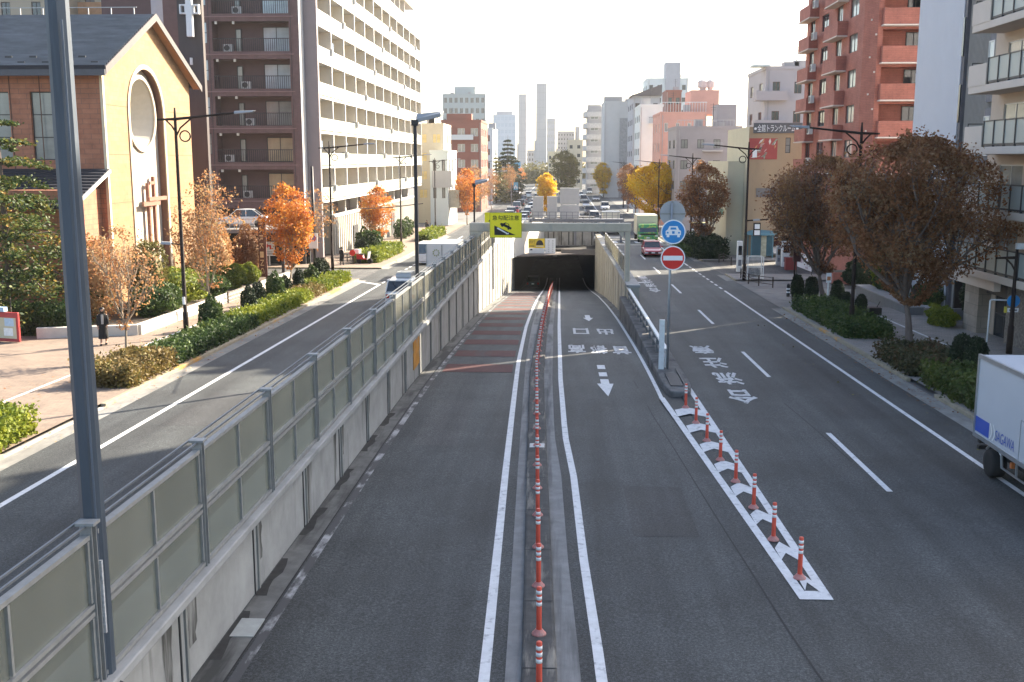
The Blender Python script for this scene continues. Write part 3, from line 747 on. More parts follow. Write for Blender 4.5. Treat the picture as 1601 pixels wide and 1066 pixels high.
for pts in ([(-.12, .09), (-.10, .17), (.10, .17), (.12, .09)], [(-.05, -.07), (-.05, .03), (.05, .03), (.05, -.07)], [(-.25, -.06), (-.25, .0), (-.18, .0), (-.18, -.06)], [(.18, -.06), (.18, 0), (.25, 0), (.25, -.06)]):
    o.poly([(X0 + x, Yf - .008, Z0 + z) for x, z in pts])
o.build('symbol_detail', M_blue, dz)

# ================================================================== RUBBER DELINEATOR POSTS
M_org = mat('post_orange', (.60, .075, .04), .5, .1, 6)
M_refl = mat('reflective_band', (.78, .76, .72), .4, .05, 6)
M_foot = mat('post_foot', (.50, .20, .17), .6, .2, 8, dirt=((.35, .2, .17), 6, (1, 1, 1), .5, .65))
def delineator(label, group):
    t = thing('delineator_post', label, 'post', (0, 0, 0), 0, group)
    MB().lathe([(.12, 0), (.12, .02), (.09, .05), (.06, .09)], 14).build('foot', M_foot, t, smooth=False)
    MB().lathe([(.05, .03), (.045, .12), (.043, .81), (.036, .82)], 12).build('tube', M_org, t, smooth=True)
    for z in (.50, .60, .70): MB().lathe([(.0465, z), (.0465, z + .06)], 12).build('band', M_refl, t, smooth=True)
    return t
dp = delineator('orange post with white bands, one of the long row on the dark ramp median', 'orange posts along the ramp median')
k = 0; Y = 16.24 - 2.06
Yd = []
while Y < 134: Yd.append(Y); Y += 2.06
for i, Y in enumerate(Yd):
    loc = (fM(Y), Y, tun(Y) + .13)
    if i == 0: dp.location = loc; dp['label'] = 'nearest orange post of the row, cut by the bottom of the ramp median'
    else: copy_tree(dp, loc, 0.0, 'orange post with white bands in the long row on the dark ramp median')
HP = [(1072, 638), (1088, 662), (1105, 690), (1126, 720), (1150, 754), (1178, 795), (1209, 845), (1250, 905)]
words = ['farthest', 'second', 'third', 'fourth', 'fifth', 'sixth', 'seventh', 'nearest']
for i, (x, y) in enumerate(HP):
    p = hit(x, y)
    lb = ('orange post standing right beside the concrete island nose' if i == 0 else 'orange post closest to the broad end of the white hatching' if i == 7 else
          '%s orange post counted from the island nose along the white chevrons' % words[i])
    copy_tree(dp, (p.x, p.y, p.z + .014), 0, lb, 'orange posts on the hatched nose')
# ================================================================== BUILDINGS
def rebase(t, loc):
    loc = Vector(loc); t.location = loc
    for c in kids(t): c.location = c.location - loc
M_tile = bricky('church_tile', (.38, .155, .085), (.33, .13, .07), (.20, .10, .07), bw=.9, bh=.28, ms=.016)
M_stone = bricky('church_gable_tile', (.30, .175, .078), (.245, .14, .06), (.22, .13, .06), bw=.8, bh=.26, ms=.014)
M_plast = mat('plaster_white', (.44, .39, .32), .8, .05, 1.5)
M_roof = mat('roof_metal', (.028, .03, .038), .75, .15, 1.2, metal=0, spec=.15, stretch=(.2, 1, 1))
M_soff = mat('soffit_wood', (.40, .21, .10), .7, .12, 2, stretch=(1, .2, 1))
M_brown = mat('brown_trim', (.15, .07, .045), .6, .15, 3)
M_gl_d = glass('glass_dark', (.03, .035, .04))
M_gl_w = glass('glass_curtain', (.22, .23, .215), .12)
M_gl_b = glass('glass_sky', (.40, .47, .49), .08)  # pale blue base colour paints the sky's reflection into the panes
M_gl_y = glass('glass_curtain_tan', (.36, .30, .19), .2)
M_frd = mat('frame_dark', (.04, .04, .042), .5, .1, 5)
M_frw = mat('frame_white', (.60, .60, .58), .5, .06, 5)
M_fra = mat('frame_alu', (.38, .38, .38), .4, .06, 5, metal=.4)

# --- church ---------------------------------------------------------
t = thing('church', 'orange tiled church with steep dark metal roof and white arch', 'church')
XG, YA, YB, YR, ZE, ZR = -25.9, 60.0, 74.2, 67.2, 12.75, 16.25
B0 = g(60) - .6
roofz = lambda Y: ZE + (ZR - ZE) * (1 - abs(Y - YR) / (YR - YA))
yc, ra, zs = 66.3, 2.7, 10.35
ang = [math.pi * k / 18 for k in range(19)]
ys = sorted({YA, 62, YR, 71, YB} | {yc + ra * math.cos(a) for a in ang})
o = MB()
for a, b in zip(ys, ys[1:]):
    lo = lambda y_: zs + math.sqrt(max(0, ra * ra - (y_ - yc) ** 2)) if abs(y_ - yc) <= ra + 1e-6 else B0
    if (a + b) / 2 < yc - ra or (a + b) / 2 > yc + ra: la = lb = B0
    else: la, lb = lo(a), lo(b)
    o.poly([(XG, a, la), (XG, b, lb), (XG, b, roofz(b)), (XG, a, roofz(a))])
gwl = o.build('gable_wall', M_stone, t)
o = MB()
for z in (2.2, 5.0, 7.8, 10.6):
    o.box(XG, XG + .012, YA, yc - ra - .3, z, z + .04).box(XG, XG + .012, yc + ra + .3, YB, z, z + .04)
o.build('wall_joint', mat('gable_joint', (.17, .10, .05), .8), gwl)
arch = [(yc - ra, B0)] + [(yc + ra * math.cos(a), zs + ra * math.sin(a)) for a in ang[::-1]] + [(yc + ra, B0)]
XN = XG - .42
o = MB()
for (a, c), (b, d) in zip(arch, arch[1:]): o.poly([(XG, a, c), (XN, a, c), (XN, b, d), (XG, b, d)])
o.build('arch_reveal', M_brown, t)
rr_, zc_ = 2.1, 10.35
ys = sorted({yc - ra, yc + ra} | {yc + ra * math.cos(a) for a in ang} | {yc + rr_ * math.cos(a) for a in ang})
o = MB()
up = lambda y_: zs + math.sqrt(max(0, ra * ra - (y_ - yc) ** 2)); hh = lambda y_: math.sqrt(max(0, rr_ * rr_ - (y_ - yc) ** 2))
for a, b in zip(ys, ys[1:]):
    if abs((a + b) / 2 - yc) < rr_:
        o.poly([(XN, a, B0), (XN, b, B0), (XN, b, zc_ - hh(b)), (XN, a, zc_ - hh(a))])
        o.poly([(XN, a, zc_ + hh(a)), (XN, b, zc_ + hh(b)), (XN, b, up(b)), (XN, a, up(a))])
    else: o.poly([(XN, a, B0), (XN, b, B0), (XN, b, up(b)), (XN, a, up(a))])
o.build('arch_panel', M_plast, t)
n = 36; o = MB()
for k in range(n):
    a, b = 2 * math.pi * k / n, 2 * math.pi * (k + 1) / n
    q = lambda w_, r_, x: (x, yc + r_ * math.cos(w_), zc_ + r_ * math.sin(w_))
    o.poly([q(a, rr_, XN), q(b, rr_, XN), q(b, 1.55, XN - 1.3), q(a, 1.55, XN - 1.3)])
w = o.build('round_window', mat('window_splay', (.46, .43, .38), .7, .05, 3), t)
MB().disc((XN - 1.3, yc, zc_), 1.56, (-1, 0, 0), .05, 36).build('pane', M_gl_w, w)
MB().disc((XN + .02, yc, zc_), 2.36, (1, 0, 0), .12, 40, 0, 2.11).build('ring_moulding', M_plast, w)
o = MB()
ar2 = [(yc - ra - .28, B0)] + [(yc + (ra + .28) * math.cos(a), zs + (ra + .28) * math.sin(a)) for a in ang[::-1]] + [(yc + ra + .28, B0)]
for (a, c), (b, d), (e, f), (h, i) in zip(arch, arch[1:], ar2, ar2[1:]):
    o.add([(XG + .0, a, c), (XG, b, d), (XG, h, i), (XG, e, f), (XG + .07, a, c), (XG + .07, b, d), (XG + .07, h, i), (XG + .07, e, f)], [(4, 5, 6, 7), (0, 4, 7, 3), (1, 2, 6, 5), (2, 3, 7, 6), (0, 1, 5, 4)])
o.build('arch_moulding', mat('moulding', (.44, .37, .27), .8, .06, 3), t)
# roof
o = MB(); n = 26
for s_ in (-1, 1):
    ye = YR + s_ * (YR - YA + .75)
    for k in range(n):
        f0, f1 = k / n, (k + 1) / n
        ya, yb = YR + (ye - YR) * f0, YR + (ye - YR) * f1
        sl_ = (ZR - ZE) / (YR - YA)
        za, zb_ = ZR + .22 - sl_ * abs(ya - YR), ZR + .22 - sl_ * abs(yb - YR)
        o.prism([(XG + .55, ya, za - .02), (XG + .55, yb, zb_ + .10), (XG + .55, yb, zb_ - .14), (XG + .55, ya, za - .2)], (-24, 0, 0))
o.build('roof', M_roof, t)
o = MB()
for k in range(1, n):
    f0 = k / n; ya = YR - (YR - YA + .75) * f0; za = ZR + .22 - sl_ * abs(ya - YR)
    o.box(XG - 23.4, XG + .5, ya - .035, ya, za - .02, za + .105)  # lighter strips paint the sun glints along the roof steps
o.build('roof_course_glint', mat('roof_course_glint', (.15, .155, .17), .6, .3, 1.5, metal=0, stretch=(.3, 1, 1)), t)
o = MB()
for s_ in (-1, 1):
    ye = YR + s_ * (YR - YA + .78); ze = ZR - (ZR - ZE) / (YR - YA) * (YR - YA + .78)
    o.prism([(XG + .56, YR, ZR + .26), (XG + .56, ye, ze + .26), (XG + .56, ye, ze - .16), (XG + .56, YR, ZR - .2)], (.06, 0, 0))
o.build('bargeboard', mat('bargeboard', (.09, .08, .08), .6, .1, 3), t)
o = MB()
for s_ in (-1, 1):
    ye = YR + s_ * (YR - YA + .7); ze = ZR - (ZR - ZE) / (YR - YA) * (YR - YA + .7)
    o.poly([(XG + .54, YR, ZR - .02), (XG + .54, ye, ze - .02), (XG, ye, ze - .02), (XG, YR, ZR - .02)])
o.build('soffit', M_soff, t)
MB().box(-49, XG + .6, YA - .95, YA - .72, ZE - .62, ZE - .28).build('gutter', mat('gutter_dark', (.06, .062, .075), .4, .1, 3, metal=.3), t)
o = MB()
for k in range(34):
    x = XG - .2 - k * .7; o.box(x - .2, x + .2, YA - .35, YA - .3, ZE + .1 + (k % 2) * .3, ZE + .2 + (k % 2) * .3)
o.build('snow_guard', M_frd, t)
o = MB().box(-48, XG - .6, YR - .03, YR + .03, ZR + .62, ZR + .66)
for k in range(16): o.box(XG - .8 - k * 1.45, XG - .75 - k * 1.45, YR - .03, YR + .03, ZR + .1, ZR + .65)
o.build('ridge_rail', M_fra, t)
# long side wall
fc = Face((-49, YA, B0), (1, 0, 0), (0, -1, 0))
wins = [(atY(50, 200, 60).x, atY(86, 200, 60).x), (atY(-22, 200, 60).x, atY(17, 200, 60).x), (-37.3, -35.8), (-41.3, -39.8)]
hz0, hz1 = atY(60, 250, 60).z - B0, atY(60, 143, 60).z - B0
holes = [(a + 49, b + 49, hz0, hz1) for a, b in wins]
o = MB(); holed(o, fc, -XG * -1 + 49 if False else 49 + XG, ZE - B0 + .1, holes, .3)
MB().poly([(-49, YB, B0), (XG, YB, B0), (XG, YB, ZE), (-49, YB, ZE)]).build('rear_wall', M_tile, t)
sw = o.build('side_wall', M_tile, t)
for h in holes:
    window(t, fc, h[0], h[1], h[2], h[3], .25, M_frd, M_gl_w, 0, True, 2)
o = MB()
for x in frange(-47, XG - .15, 1.9): o.box(x, x + .05, YA - .02, YA, B0, ZE)
o.build('wall_joint', mat('joint_brown', (.10, .05, .035), .8), sw)
MB().box(XG - .14, XG + .03, YA - .03, YA + .2, B0, ZE - .1).build('corner_strip', mat('corner_cream', (.62, .52, .36), .8, .05, 2), t)
# low wing with lean-to roof
MB().box(-49, -26.4, 55.8, 59.98, B0, 5.9).build('wing_wall', M_tile, t)
o = MB(); n = 12
for k in range(n):
    f0, f1 = k / n, (k + 1) / n
    ya, yb = 59.97 - 5.0 * f0, 59.97 - 5.0 * f1; za, zb_ = 7.0 - 1.9 * f0, 7.0 - 1.9 * f1
    o.prism([(-25.75, ya, za), (-25.75, yb, zb_ + .08), (-25.75, yb, zb_ - .14), (-25.75, ya, za - .16)], (-22, 0, 0))
o.build('wing_roof', M_roof, t)
MB().prism([(-25.74, 59.97, 6.98), (-25.74, 54.9, 5.1), (-25.74, 54.9, 4.9), (-25.74, 59.97, 6.78)], (.06, 0, 0)).build('wing_bargeboard', mat('barge_pale', (.62, .60, .56), .6, .06, 3), t)
# brown cross on the arch panel
XC = XN + .25
o = MB()
pz = [atX(242, 282, XG).z, atX(240, 400, XG).z]
yl, yr_ = atX(236, 310, XG).y + 0, atX(245, 310, XG).y
o.box(XC - .1, XC + .1, yl - .12, yl + .12, B0 + .5, pz[0] - .15).box(XC - .1, XC + .1, yr_ - .12, yr_ + .12, B0 + .5, pz[0] + .25)
z = atX(240, 313, XG).z
o.box(XC + .1, XC + .22, yl - 1.3, yr_ + .5, z - .32, z - .05).box(XC + .11, XC + .28, yl - .5, yr_ + 1.5, z - .02, z + .22).box(XC + .1, XC + .16, yl, yr_, z + 1.0, z + 1.2)
o.build('wall_cross', mat('cross_brown', (.24, .11, .075), .6, .1, 4), t)
rebase(t, (-37, 67, g(67)))
# bell tower
t = thing('bell_tower', 'narrow dark bell tower carrying a white cross behind the church', 'tower', (0, 0, 0))
a, b = atY(281, 100, 80), atY(319, 100, 80)
MB().box(a.x, b.x, 80, 80.5, -2, 21.5).build('shaft', mat('tower_dark', (.055, .045, .045), .6, .15, 2, stretch=(1, 1, .1)), t)
MB().box(atY(262, 100, 81).x, a.x - .02, 80.6, 81, -2, 21.5).build('side_shaft', mat('tower_maroon', (.16, .085, .075), .7, .12, 2), t)
MB().box(atY(241, 100, 82).x, atY(262, 100, 82).x, 82, 83.5, -2, 21.5).build('grey_shaft', mat('tower_grey', (.42, .42, .43), .7, .08, 2), t)
p0, p1 = atY(283, 14, 79.8), atY(313, 14, 79.8); q0, q1 = atY(298, 58, 79.8), atY(298, 22, 79.8); c0, c1 = atY(293.5, 14, 79.8).x, atY(303, 14, 79.8).x
o = MB().box(c0, c1, 79.3, 79.7, q0.z, 21.0)
for a0, a1 in ((p0.x, c0 - .02), (c1 + .02, p1.x)):
    zz0, zz1 = atY(298, 22.5, 79.8).z, atY(298, 7.5, 79.8).z
    o.box(a0, a1, 79.4, 79.75, zz0, zz0 + .1).box(a0, a1, 79.4, 79.75, zz1 - .1, zz1).box(a0, a0 + .1, 79.4, 79.75, zz0 + .1, zz1 - .1).box(a1 - .1, a1, 79.4, 79.75, zz0 + .1, zz1 - .1)
o.box(c0, c0 + .12, 79.7, 80, 14.5, 15).build('cross', mat('cross_white', (.75, .74, .72), .5, .04, 3), t)
rebase(t, ((p0.x + p1.x) / 2, 80.5, g(80)))

# --- apartment block ------------------------------------------------
t = thing('apartment_block', 'tall maroon and white apartment block with rows of balconies', 'building')
M_maro = bricky('maroon_tile', (.165, .088, .08), (.145, .078, .072), (.10, .065, .06), bw=.4, bh=.1, ms=.01)
M_mauve = mat('mauve_panel', (.23, .195, .20), .6, .05, 1)
M_wht = mat('facade_white', (.52, .51, .485), .6, .04, 1.5)
M_beig = mat('partition_beige', (.62, .56, .46), .8, .06, 1)
M_rail = mat('rail_mesh_dark', (.035, .03, .032), .5, .1, 8)
XS, Y0, Y1, NF, FZ, FH = -21.3, 94.0, 163.0, 7, 3.9, 3.08
acm = MB().box(0, .8, -.3, 0, 0, .6).mesh('air_conditioner', mat('ac_white', (.50, .49, .47), .6, .05, 4))
acd = MB().disc((.32, -.31, .3), .24, (0, -1, 0), .02).mesh('fan_grille', M_frd)
M_lau, M_lau2 = mat('laundry_white', (.5, .5, .5), .9), mat('laundry_blue', (.16, .22, .32), .9)
# street side: slabs, partitions, balcony panels
zt = FZ + NF * FH
MB().box(XS - 14, XS - 1.75, Y0, Y1, FZ - .3, zt + .2).build('wall', M_beig, t)
o = MB()
for k in range(NF + 1): o.box(XS - 1.75, XS, Y0, Y1, FZ + k * FH - .22, FZ + k * FH)
o.build('floor_slab', M_wht, t)
MB().box(XS - 1.9, XS + .02, Y0, Y1 + .2, zt, zt + 1.5).build('parapet', mat('parapet_beige', (.40, .36, .30), .7, .05, 1), t)
NB = 12; bw = (Y1 - Y0) / NB
part = MB().box(-1.75, -.03, -.09, .09, 0, FH - .22).mesh('partition', M_beig)
post = MB().box(-.06, .05, -.11, .11, 0, FH).mesh('post', M_wht)
pan = MB().box(-.03, .03, .13, bw - .13, .05, 1.18).mesh('balcony_panel', M_wht)
M_glp = mat('balcony_glass_green', (.50, .52, .44), .25, .1, .8, dirt=((.30, .31, .26), 1.5, (1, 1.5, .2), .5, .7))
pang = MB().box(-.03, .03, .13, bw - .13, .08, 1.15).mesh('balcony_panel', M_glp)
for i in range(NB + 1):
    y_ = Y0 + i * bw + (.12 if i == 0 else -.12 if i == NB else 0)
    MB().box(XS - .06, XS + .05, y_ - .11, y_ + .11, FZ, zt).build('post', M_wht, t)
    MB().box(XS - 1.75, XS - .08, y_ - .09, y_ + .09, FZ, zt).build('partition', M_beig, t)
for k in range(NF):
    for i in range(NB):
        if k * NB + i > 98: break
        glassy = k < 3 or (k == 3 and i < 3) or (k == 3 and i > 6)
        put(pang if glassy else pan, 'balcony_panel', t, (XS - .0, Y0 + i * bw, FZ + k * FH))
fs = Face((XS - 1.74, Y0, FZ), (0, 1, 0), (1, 0, 0))
for k in range(NF):
    for i in range(0, NB, 1):
        window(t, fs, i * bw + .8, i * bw + 3.4, k * FH + .1, k * FH + 2.3, .04, M_fra, (M_gl_d, M_gl_w, M_gl_d)[(i * 7 + k * 5) % 3], 1, False)
        if (i * 5 + k * 3) % 4 == 0:
            q = put(acm, 'air_conditioner', t, (XS - .5, Y0 + i * bw + bw - .35, FZ + k * FH + .7)); q.rotation_euler = (0, 0, 0); put(acd, 'fan_grille', q)
        if (i * 3 + k * 7) % 6 == 1:
            o = MB(); rgl = random.Random(i * 10 + k)
            for c in range(4): 
                y_ = Y0 + i * bw + 1.0 + c * .75 + rgl.uniform(-.1, .1); hh_ = rgl.uniform(.4, .8)
                o.box(XS - .62, XS - .58, y_, y_ + rgl.uniform(.35, .6), FZ + k * FH + 2.25 - hh_, FZ + k * FH + 2.25)
            o.build('laundry', (M_lau, M_lau2)[(i + k) % 2], t)
# upper set-back storeys
MB().box(XS - 13, XS - 2.6, Y0 + 10, Y1 - 1, zt + 1.5, zt + 4.2).build('upper_wall', mat('upper_dark', (.12, .075, .07), .7, .1, 1), t)
MB().box(XS - 13, XS - .8, Y0 + 8, Y1 + .5, zt + 4.2, zt + 5.6).build('upper_slab', M_wht, t)
for i in range(12): MB().box(XS - 2.6, XS - 1.2, Y0 + 12 + i * 4.5, Y0 + 12.2 + i * 4.5, zt + 1.5, zt + 4.2).build('upper_fin', M_wht, t)
# ground floor: dark band above white ribbed wall
MB().box(XS - 14, XS - 2.2, Y0 + .2, Y1, g(130) - 2, FZ - .3).build('ground_wall', mat('ground_dark', (.07, .05, .05), .7, .2, 1), t)
for i in range(10): MB().box(XS - 2.2, XS - 1.4, Y0 + 4 + i * 6.6, Y0 + 4.5 + i * 6.6, g(120) - 1, FZ - .3).build('column', M_wht, t)
o = MB().box(XS - 1.2, XS - 1.0, 103, 160, g(120) - 1, 1.95)
y_ = 103.0
while y_ < 160: o.box(XS - 1.0, XS - .82, y_, y_ + .45, g(130) - 1, 1.9); y_ += .95
o.build('ribbed_wall', mat('ribbed_white', (.36, .34, .30), .7, .05, 2), t)
MB().box(XS - 1.25, XS - .75, 102.8, 160.3, 1.95, 2.2).build('wall_cap', M_wht, t)
for y_ in (112.5, 138): MB().box(XS - 1.0, XS - .78, y_, y_ + 2.6, g(120) - 1, .6).build('doorway', M_frd, t)
# end facing the camera
a, b = atY(477, 150, 94).x, XS
MB().box(a, b + .03, 93.9, 94.4, -2, 30).build('end_panel', M_mauve, t)
YM = 92.4
xa, xb = atY(262, 150, YM).x, atY(470, 150, YM).x
fm = Face((xa, YM, -2.0), (1, 0, 0), (0, -1, 0))
U = lambda px: atY(px, 150, YM).x - xa
fl = [3.9 + 3.13 * k + 2.0 for k in range(0, 8)]
holes = []
for z in fl:
    holes += [(U(336), U(455), z + .28, z + 2.78), (U(318), U(328), z + .95, z + 2.75)]
holes.append((U(330), U(462), 2.0, 5.3))
o = MB(); holed(o, fm, xb - xa, 29.5, holes, 1.5)
o.poly([(xb, YM, -2), (xb, 94.4, -2), (xb, 94.4, 27.5), (xb, YM, 27.5)])
o.poly([(xa, YM, 27.5), (xb, YM, 27.5), (xb, 106, 27.5), (xa, 106, 27.5)])
mw = o.build('end_wall', M_maro, t)
MB().box(xb - .005, xb + .06, YM - .04, 93.88, -1.5, 27.4).build('sunlit_edge', M_wht, t)  # white strip paints the sunlit return of the maroon end
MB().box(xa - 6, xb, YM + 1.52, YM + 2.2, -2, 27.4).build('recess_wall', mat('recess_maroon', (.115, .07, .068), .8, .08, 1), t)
lmp = MB().lathe([(.12, 0), (.12, .22)], 10).mesh('downlight', mat('lamp_cream', (.62, .55, .45), .6))
fr_ = Face((xa, YM, -2.0), (1, 0, 0), (0, -1, 0))
for k, z in enumerate(fl):
    lit = (M_gl_y, M_gl_y, M_gl_w, M_gl_b, M_gl_b, M_gl_b, M_gl_b, M_gl_w)[k]
    window(t, fr_, U(408), U(450), z + .32, z + 2.45, 1.46, M_frd, lit, 1, True)
    window(t, fr_, U(365), U(374), z + .32, z + 2.3, 1.46, M_frd, M_gl_w, 0, False)
    window(t, fr_, U(318), U(328), z + .95, z + 2.75, .2, M_frd, M_gl_b if k > 1 else M_gl_w, 0, True, 1)
    o = MB().fbox(fr_, U(336), U(455), z + 1.32, z + 1.38, -.08, .0)
    n = 36
    for i in range(n): 
        u = U(336) + (U(455) - U(336)) * i / n; o.fbox(fr_, u, u + .04, z + .3, z + 1.32, -.06, -.03)
    o.build('balcony_rail', M_rail, t)
    q = put(acm, 'air_conditioner', t, fr_.P(U((372, 345, 380, 376, 350, 366, 372, 380)[k]), z + .32, -.7)); put(acd, 'fan_grille', q)
    for u in (342, 369): put(lmp, 'downlight', t, fr_.P(U(u), z + 2.56, -.1))
    MB().fbox(fr_, U(322), U(462), z + .0, z + .07, 0, .06).build('slab_edge', mat('slab_pink', (.25, .15, .14), .7, .08, 2), mw)
for px_ in (318, 331, 458): MB().fbox(fr_, U(px_) - .02, U(px_) + .02, 0.5, 29, 0, .03).build('drainpipe', M_rail, mw)
rebase(t, (-30, 120, g(120)))
# raised parking deck
t = thing('parking_deck', 'dark raised parking deck in front of the maroon block', 'deck', (-27, 87, g(87)))
zd = 2.0 - g(87)
MB().box(-4.5, 5.0, -3, 5.2, zd - .3, zd).build('deck', mat('deck_grey', (.2, .19, .18), .8, .15, 2), t)
for x, y_ in ((-4, -2.6), (4.6, -2.6), (-4, 4.6), (4.6, 4.6)): MB().box(x - .12, x + .12, y_ - .12, y_ + .12, 0, zd - .3).build('post', M_frd, t)
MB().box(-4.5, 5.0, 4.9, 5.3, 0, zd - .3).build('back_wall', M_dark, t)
o = MB()
for k in range(24): o.box(-4.4 + k * .4, -4.36 + k * .4, -2.95, -2.92, zd, zd + .8)
o.box(-4.45, 4.9, -2.96, -2.9, zd + .8, zd + .85).build('railing', M_fra, t)

# --- generic street buildings ---------------------------------------
M_cream = mat('wall_cream', (.48, .42, .31), .8, .06, .6)
M_tan = mat('wall_tan', (.36, .255, .155), .8, .06, .6, dirt=((.27, .19, .12), .7, (1, 1, .2), .55, .75))
M_pale = mat('wall_pale', (.46, .43, .42), .8, .06, .6)
M_grey1 = mat('wall_grey', (.34, .325, .32), .8, .07, .6)
M_grey2 = mat('wall_grey_blue', (.37, .38, .40), .8, .07, .6)
M_whiteb = mat('wall_white', (.60, .65, .63), .75, .05, .6)
M_salm = mat('wall_salmon', (.56, .30, .24), .8, .07, .6)
M_redb = bricky('red_tile', (.36, .125, .088), (.32, .11, .078), (.22, .09, .07), bw=.5, bh=.12, ms=.01)
M_redd = mat('wall_redbrown', (.26, .095, .065), .8, .08, .8)
M_yelw = mat('wall_yellowish', (.58, .50, .33), .8, .06, .6)
M_gt = mat('glass_tower', (.30, .36, .38), .3, .08, .5)

M_frd = MATS['frame_dark']
def block(name, label, px0, px1, pyt, Y, depth, wm, rows=0, cols=0, side=None, wsz=(.5, .5), frame=None, pane=None, cat='building', zbase=None, fh=None, srows=None, scols=3, parapet=True, group=None, mull=1):
    a, b = atY(px0, pyt, Y), atY(px1, pyt, Y)
    zb = g(Y) - .4; Wd, Ht = b.x - a.x, a.z - zb
    t = thing(name, label, cat, (a.x, Y, zb), 0, group)
    ff = Face((0, 0, 0), (1, 0, 0), (0, -1, 0))
    fsd = Face((Wd, 0, 0), (0, 1, 0), (1, 0, 0)) if side == 'r' else Face((0, depth, 0), (0, -1, 0), (-1, 0, 0)) if side == 'l' else None
    fh = fh or 3.0
    frame = frame or M_frd; pane = pane or M_gl_d
    def cells(Wf, rows, cols):
        H = []
        for r in range(rows):
            zc2 = Ht - 1.2 - fh * r - .9
            for c in range(cols):
                w_ = Wf / cols; u = w_ * (c + .5)
                H.append((u - w_ * wsz[0] / 2, u + w_ * wsz[0] / 2, zc2 - fh * wsz[1] / 2, zc2 + fh * wsz[1] / 2))
        return [h for h in H if h[2] > .4]
    hf = cells(Wd, rows, cols)
    o = MB(); holed(o, ff, Wd, Ht, hf, .18)
    hs = cells(depth, srows if srows is not None else rows, scols) if fsd else []
    if side == 'r':
        holed(o, fsd, depth, Ht, hs, .18); o.poly([(0, 0, 0), (0, 0, Ht), (0, depth, Ht), (0, depth, 0)])
    elif side == 'l':
        holed(o, fsd, depth, Ht, hs, .18); o.poly([(Wd, 0, 0), (Wd, depth, 0), (Wd, depth, Ht), (Wd, 0, Ht)])
    else:
        o.poly([(0, 0, 0), (0, 0, Ht), (0, depth, Ht), (0, depth, 0)]); o.poly([(Wd, 0, 0), (Wd, depth, 0), (Wd, depth, Ht), (Wd, 0, Ht)])
    o.poly([(0, depth, 0), (0, depth, Ht), (Wd, depth, Ht), (Wd, depth, 0)])
    o.poly([(0, 0, Ht), (Wd, 0, Ht), (Wd, depth, Ht), (0, depth, Ht)])
    o.build('wall', wm, t)
    for h in hf[:70]: window(t, ff, *h, .16, frame, pane, mull, False)
    for h in hs[:30]: window(t, fsd, *h, .16, frame, pane, 1, False)
    if parapet:
        MB().box(-.08, Wd + .08, -.08, .2, Ht - .02, Ht + .35).box(-.08, .2, .2, depth, Ht - .02, Ht + .35).box(Wd - .2, Wd + .08, .2, depth, Ht - .02, Ht + .35).build('parapet', wm, t)
    t['W'] = Wd; t['H'] = Ht
    if Y < 450 and Wd > 3.5 and parapet:
        rg = random.Random(int(px0 * 7 + Y))
        for k in range(rg.randint(1, 2)):
            x = rg.uniform(.1, .75) * Wd; MB().box(x, x + rg.uniform(.9, 1.8), 1.2, 2.6, Ht, Ht + rg.uniform(.9, 1.5)).build('roof_unit', M_grey1, t)
        x = rg.uniform(.2, .8) * Wd; hh_ = rg.uniform(2.2, 3.6); o = MB().tube([(x, 2, Ht), (x, 2, Ht + hh_)], .04, 5)
        for k in range(3): o.tube([(x - .5 + .1 * k, 2, Ht + hh_ - .2 - .35 * k), (x + .5 - .1 * k, 2, Ht + hh_ - .2 - .35 * k)], .022, 4)
        o.build('antenna', M_frd, t)
        for f in (.04, .97): MB().box(Wd * f, Wd * f + .1, -.1, -.0, .5, Ht - .2).build('drainpipe', M_grey1, t)
    return t
def roofbox(t, x0, x1, h, m, y0=1, y1=4, nm='roof_hut'):
    return MB().box(x0, x1, y0, y1, t['H'], t['H'] + h).build(nm, m, t)
def tank(t, x, y, r, h):
    return MB().lathe([(r * .5, t['H'] - .02), (r * .5, t['H'] + .6), (r, t['H'] + .62), (r, t['H'] + h), (r * .7, t['H'] + h + .2)], 14, (x, y, 0)).build('water_tank', M_wst, t)
def balconies(t, u0, u1, zs_, m, rail=None, dep=1.1, ht=1.05):
    for z in zs_:
        o = MB().box(u0, u1, -dep, 0, z - .15, z).build('balcony', m, t)
        q = MB()
        if rail:
            q.box(u0, u1, -dep, -dep + .05, z + ht - .06, z + ht); q.box(u0, u0 + .05, -dep + .05, 0, z + ht - .06, z + ht)
            for i in range(int((u1 - u0) / .16) + 1): q.box(u0 + i * .16, u0 + i * .16 + .03, -dep + .01, -dep + .04, z, z + ht - .06)
            q.build('railing', rail, o)
        else:
            q.box(u0, u1, -dep, -dep + .12, z, z + ht).box(u0, u0 + .12, -dep + .12, 0, z, z + ht).box(u1 - .12, u1, -dep + .12, 0, z, z + ht).build('railing', m, o)
# left side, behind the church
t = block('apartment_building', 'pale yellow flats peeping over the church roof', 96, 236, -34, 104, 10, M_cream, 3, 5, None, (.55, .5), M_brown, M_gl_w)
roofbox(t, 3, 8, 2, M_cream)
MB().box(2.0, 6.2, -1.3, 0, t['H'] - 3.6, t['H'] - 3.4).box(2.0, 6.2, -1.3, -1.2, t['H'] - 3.4, t['H'] - 2.4).build('balcony', mat('balc_orange', (.45, .27, .15), .7), t)
t = block('apartment_building', 'beige flats at the far left edge behind the church roof', -160, 78, -20, 98, 10, mat('wall_khaki', (.40, .34, .25), .8, .06, .5), 3, 5, None, (.3, .5))
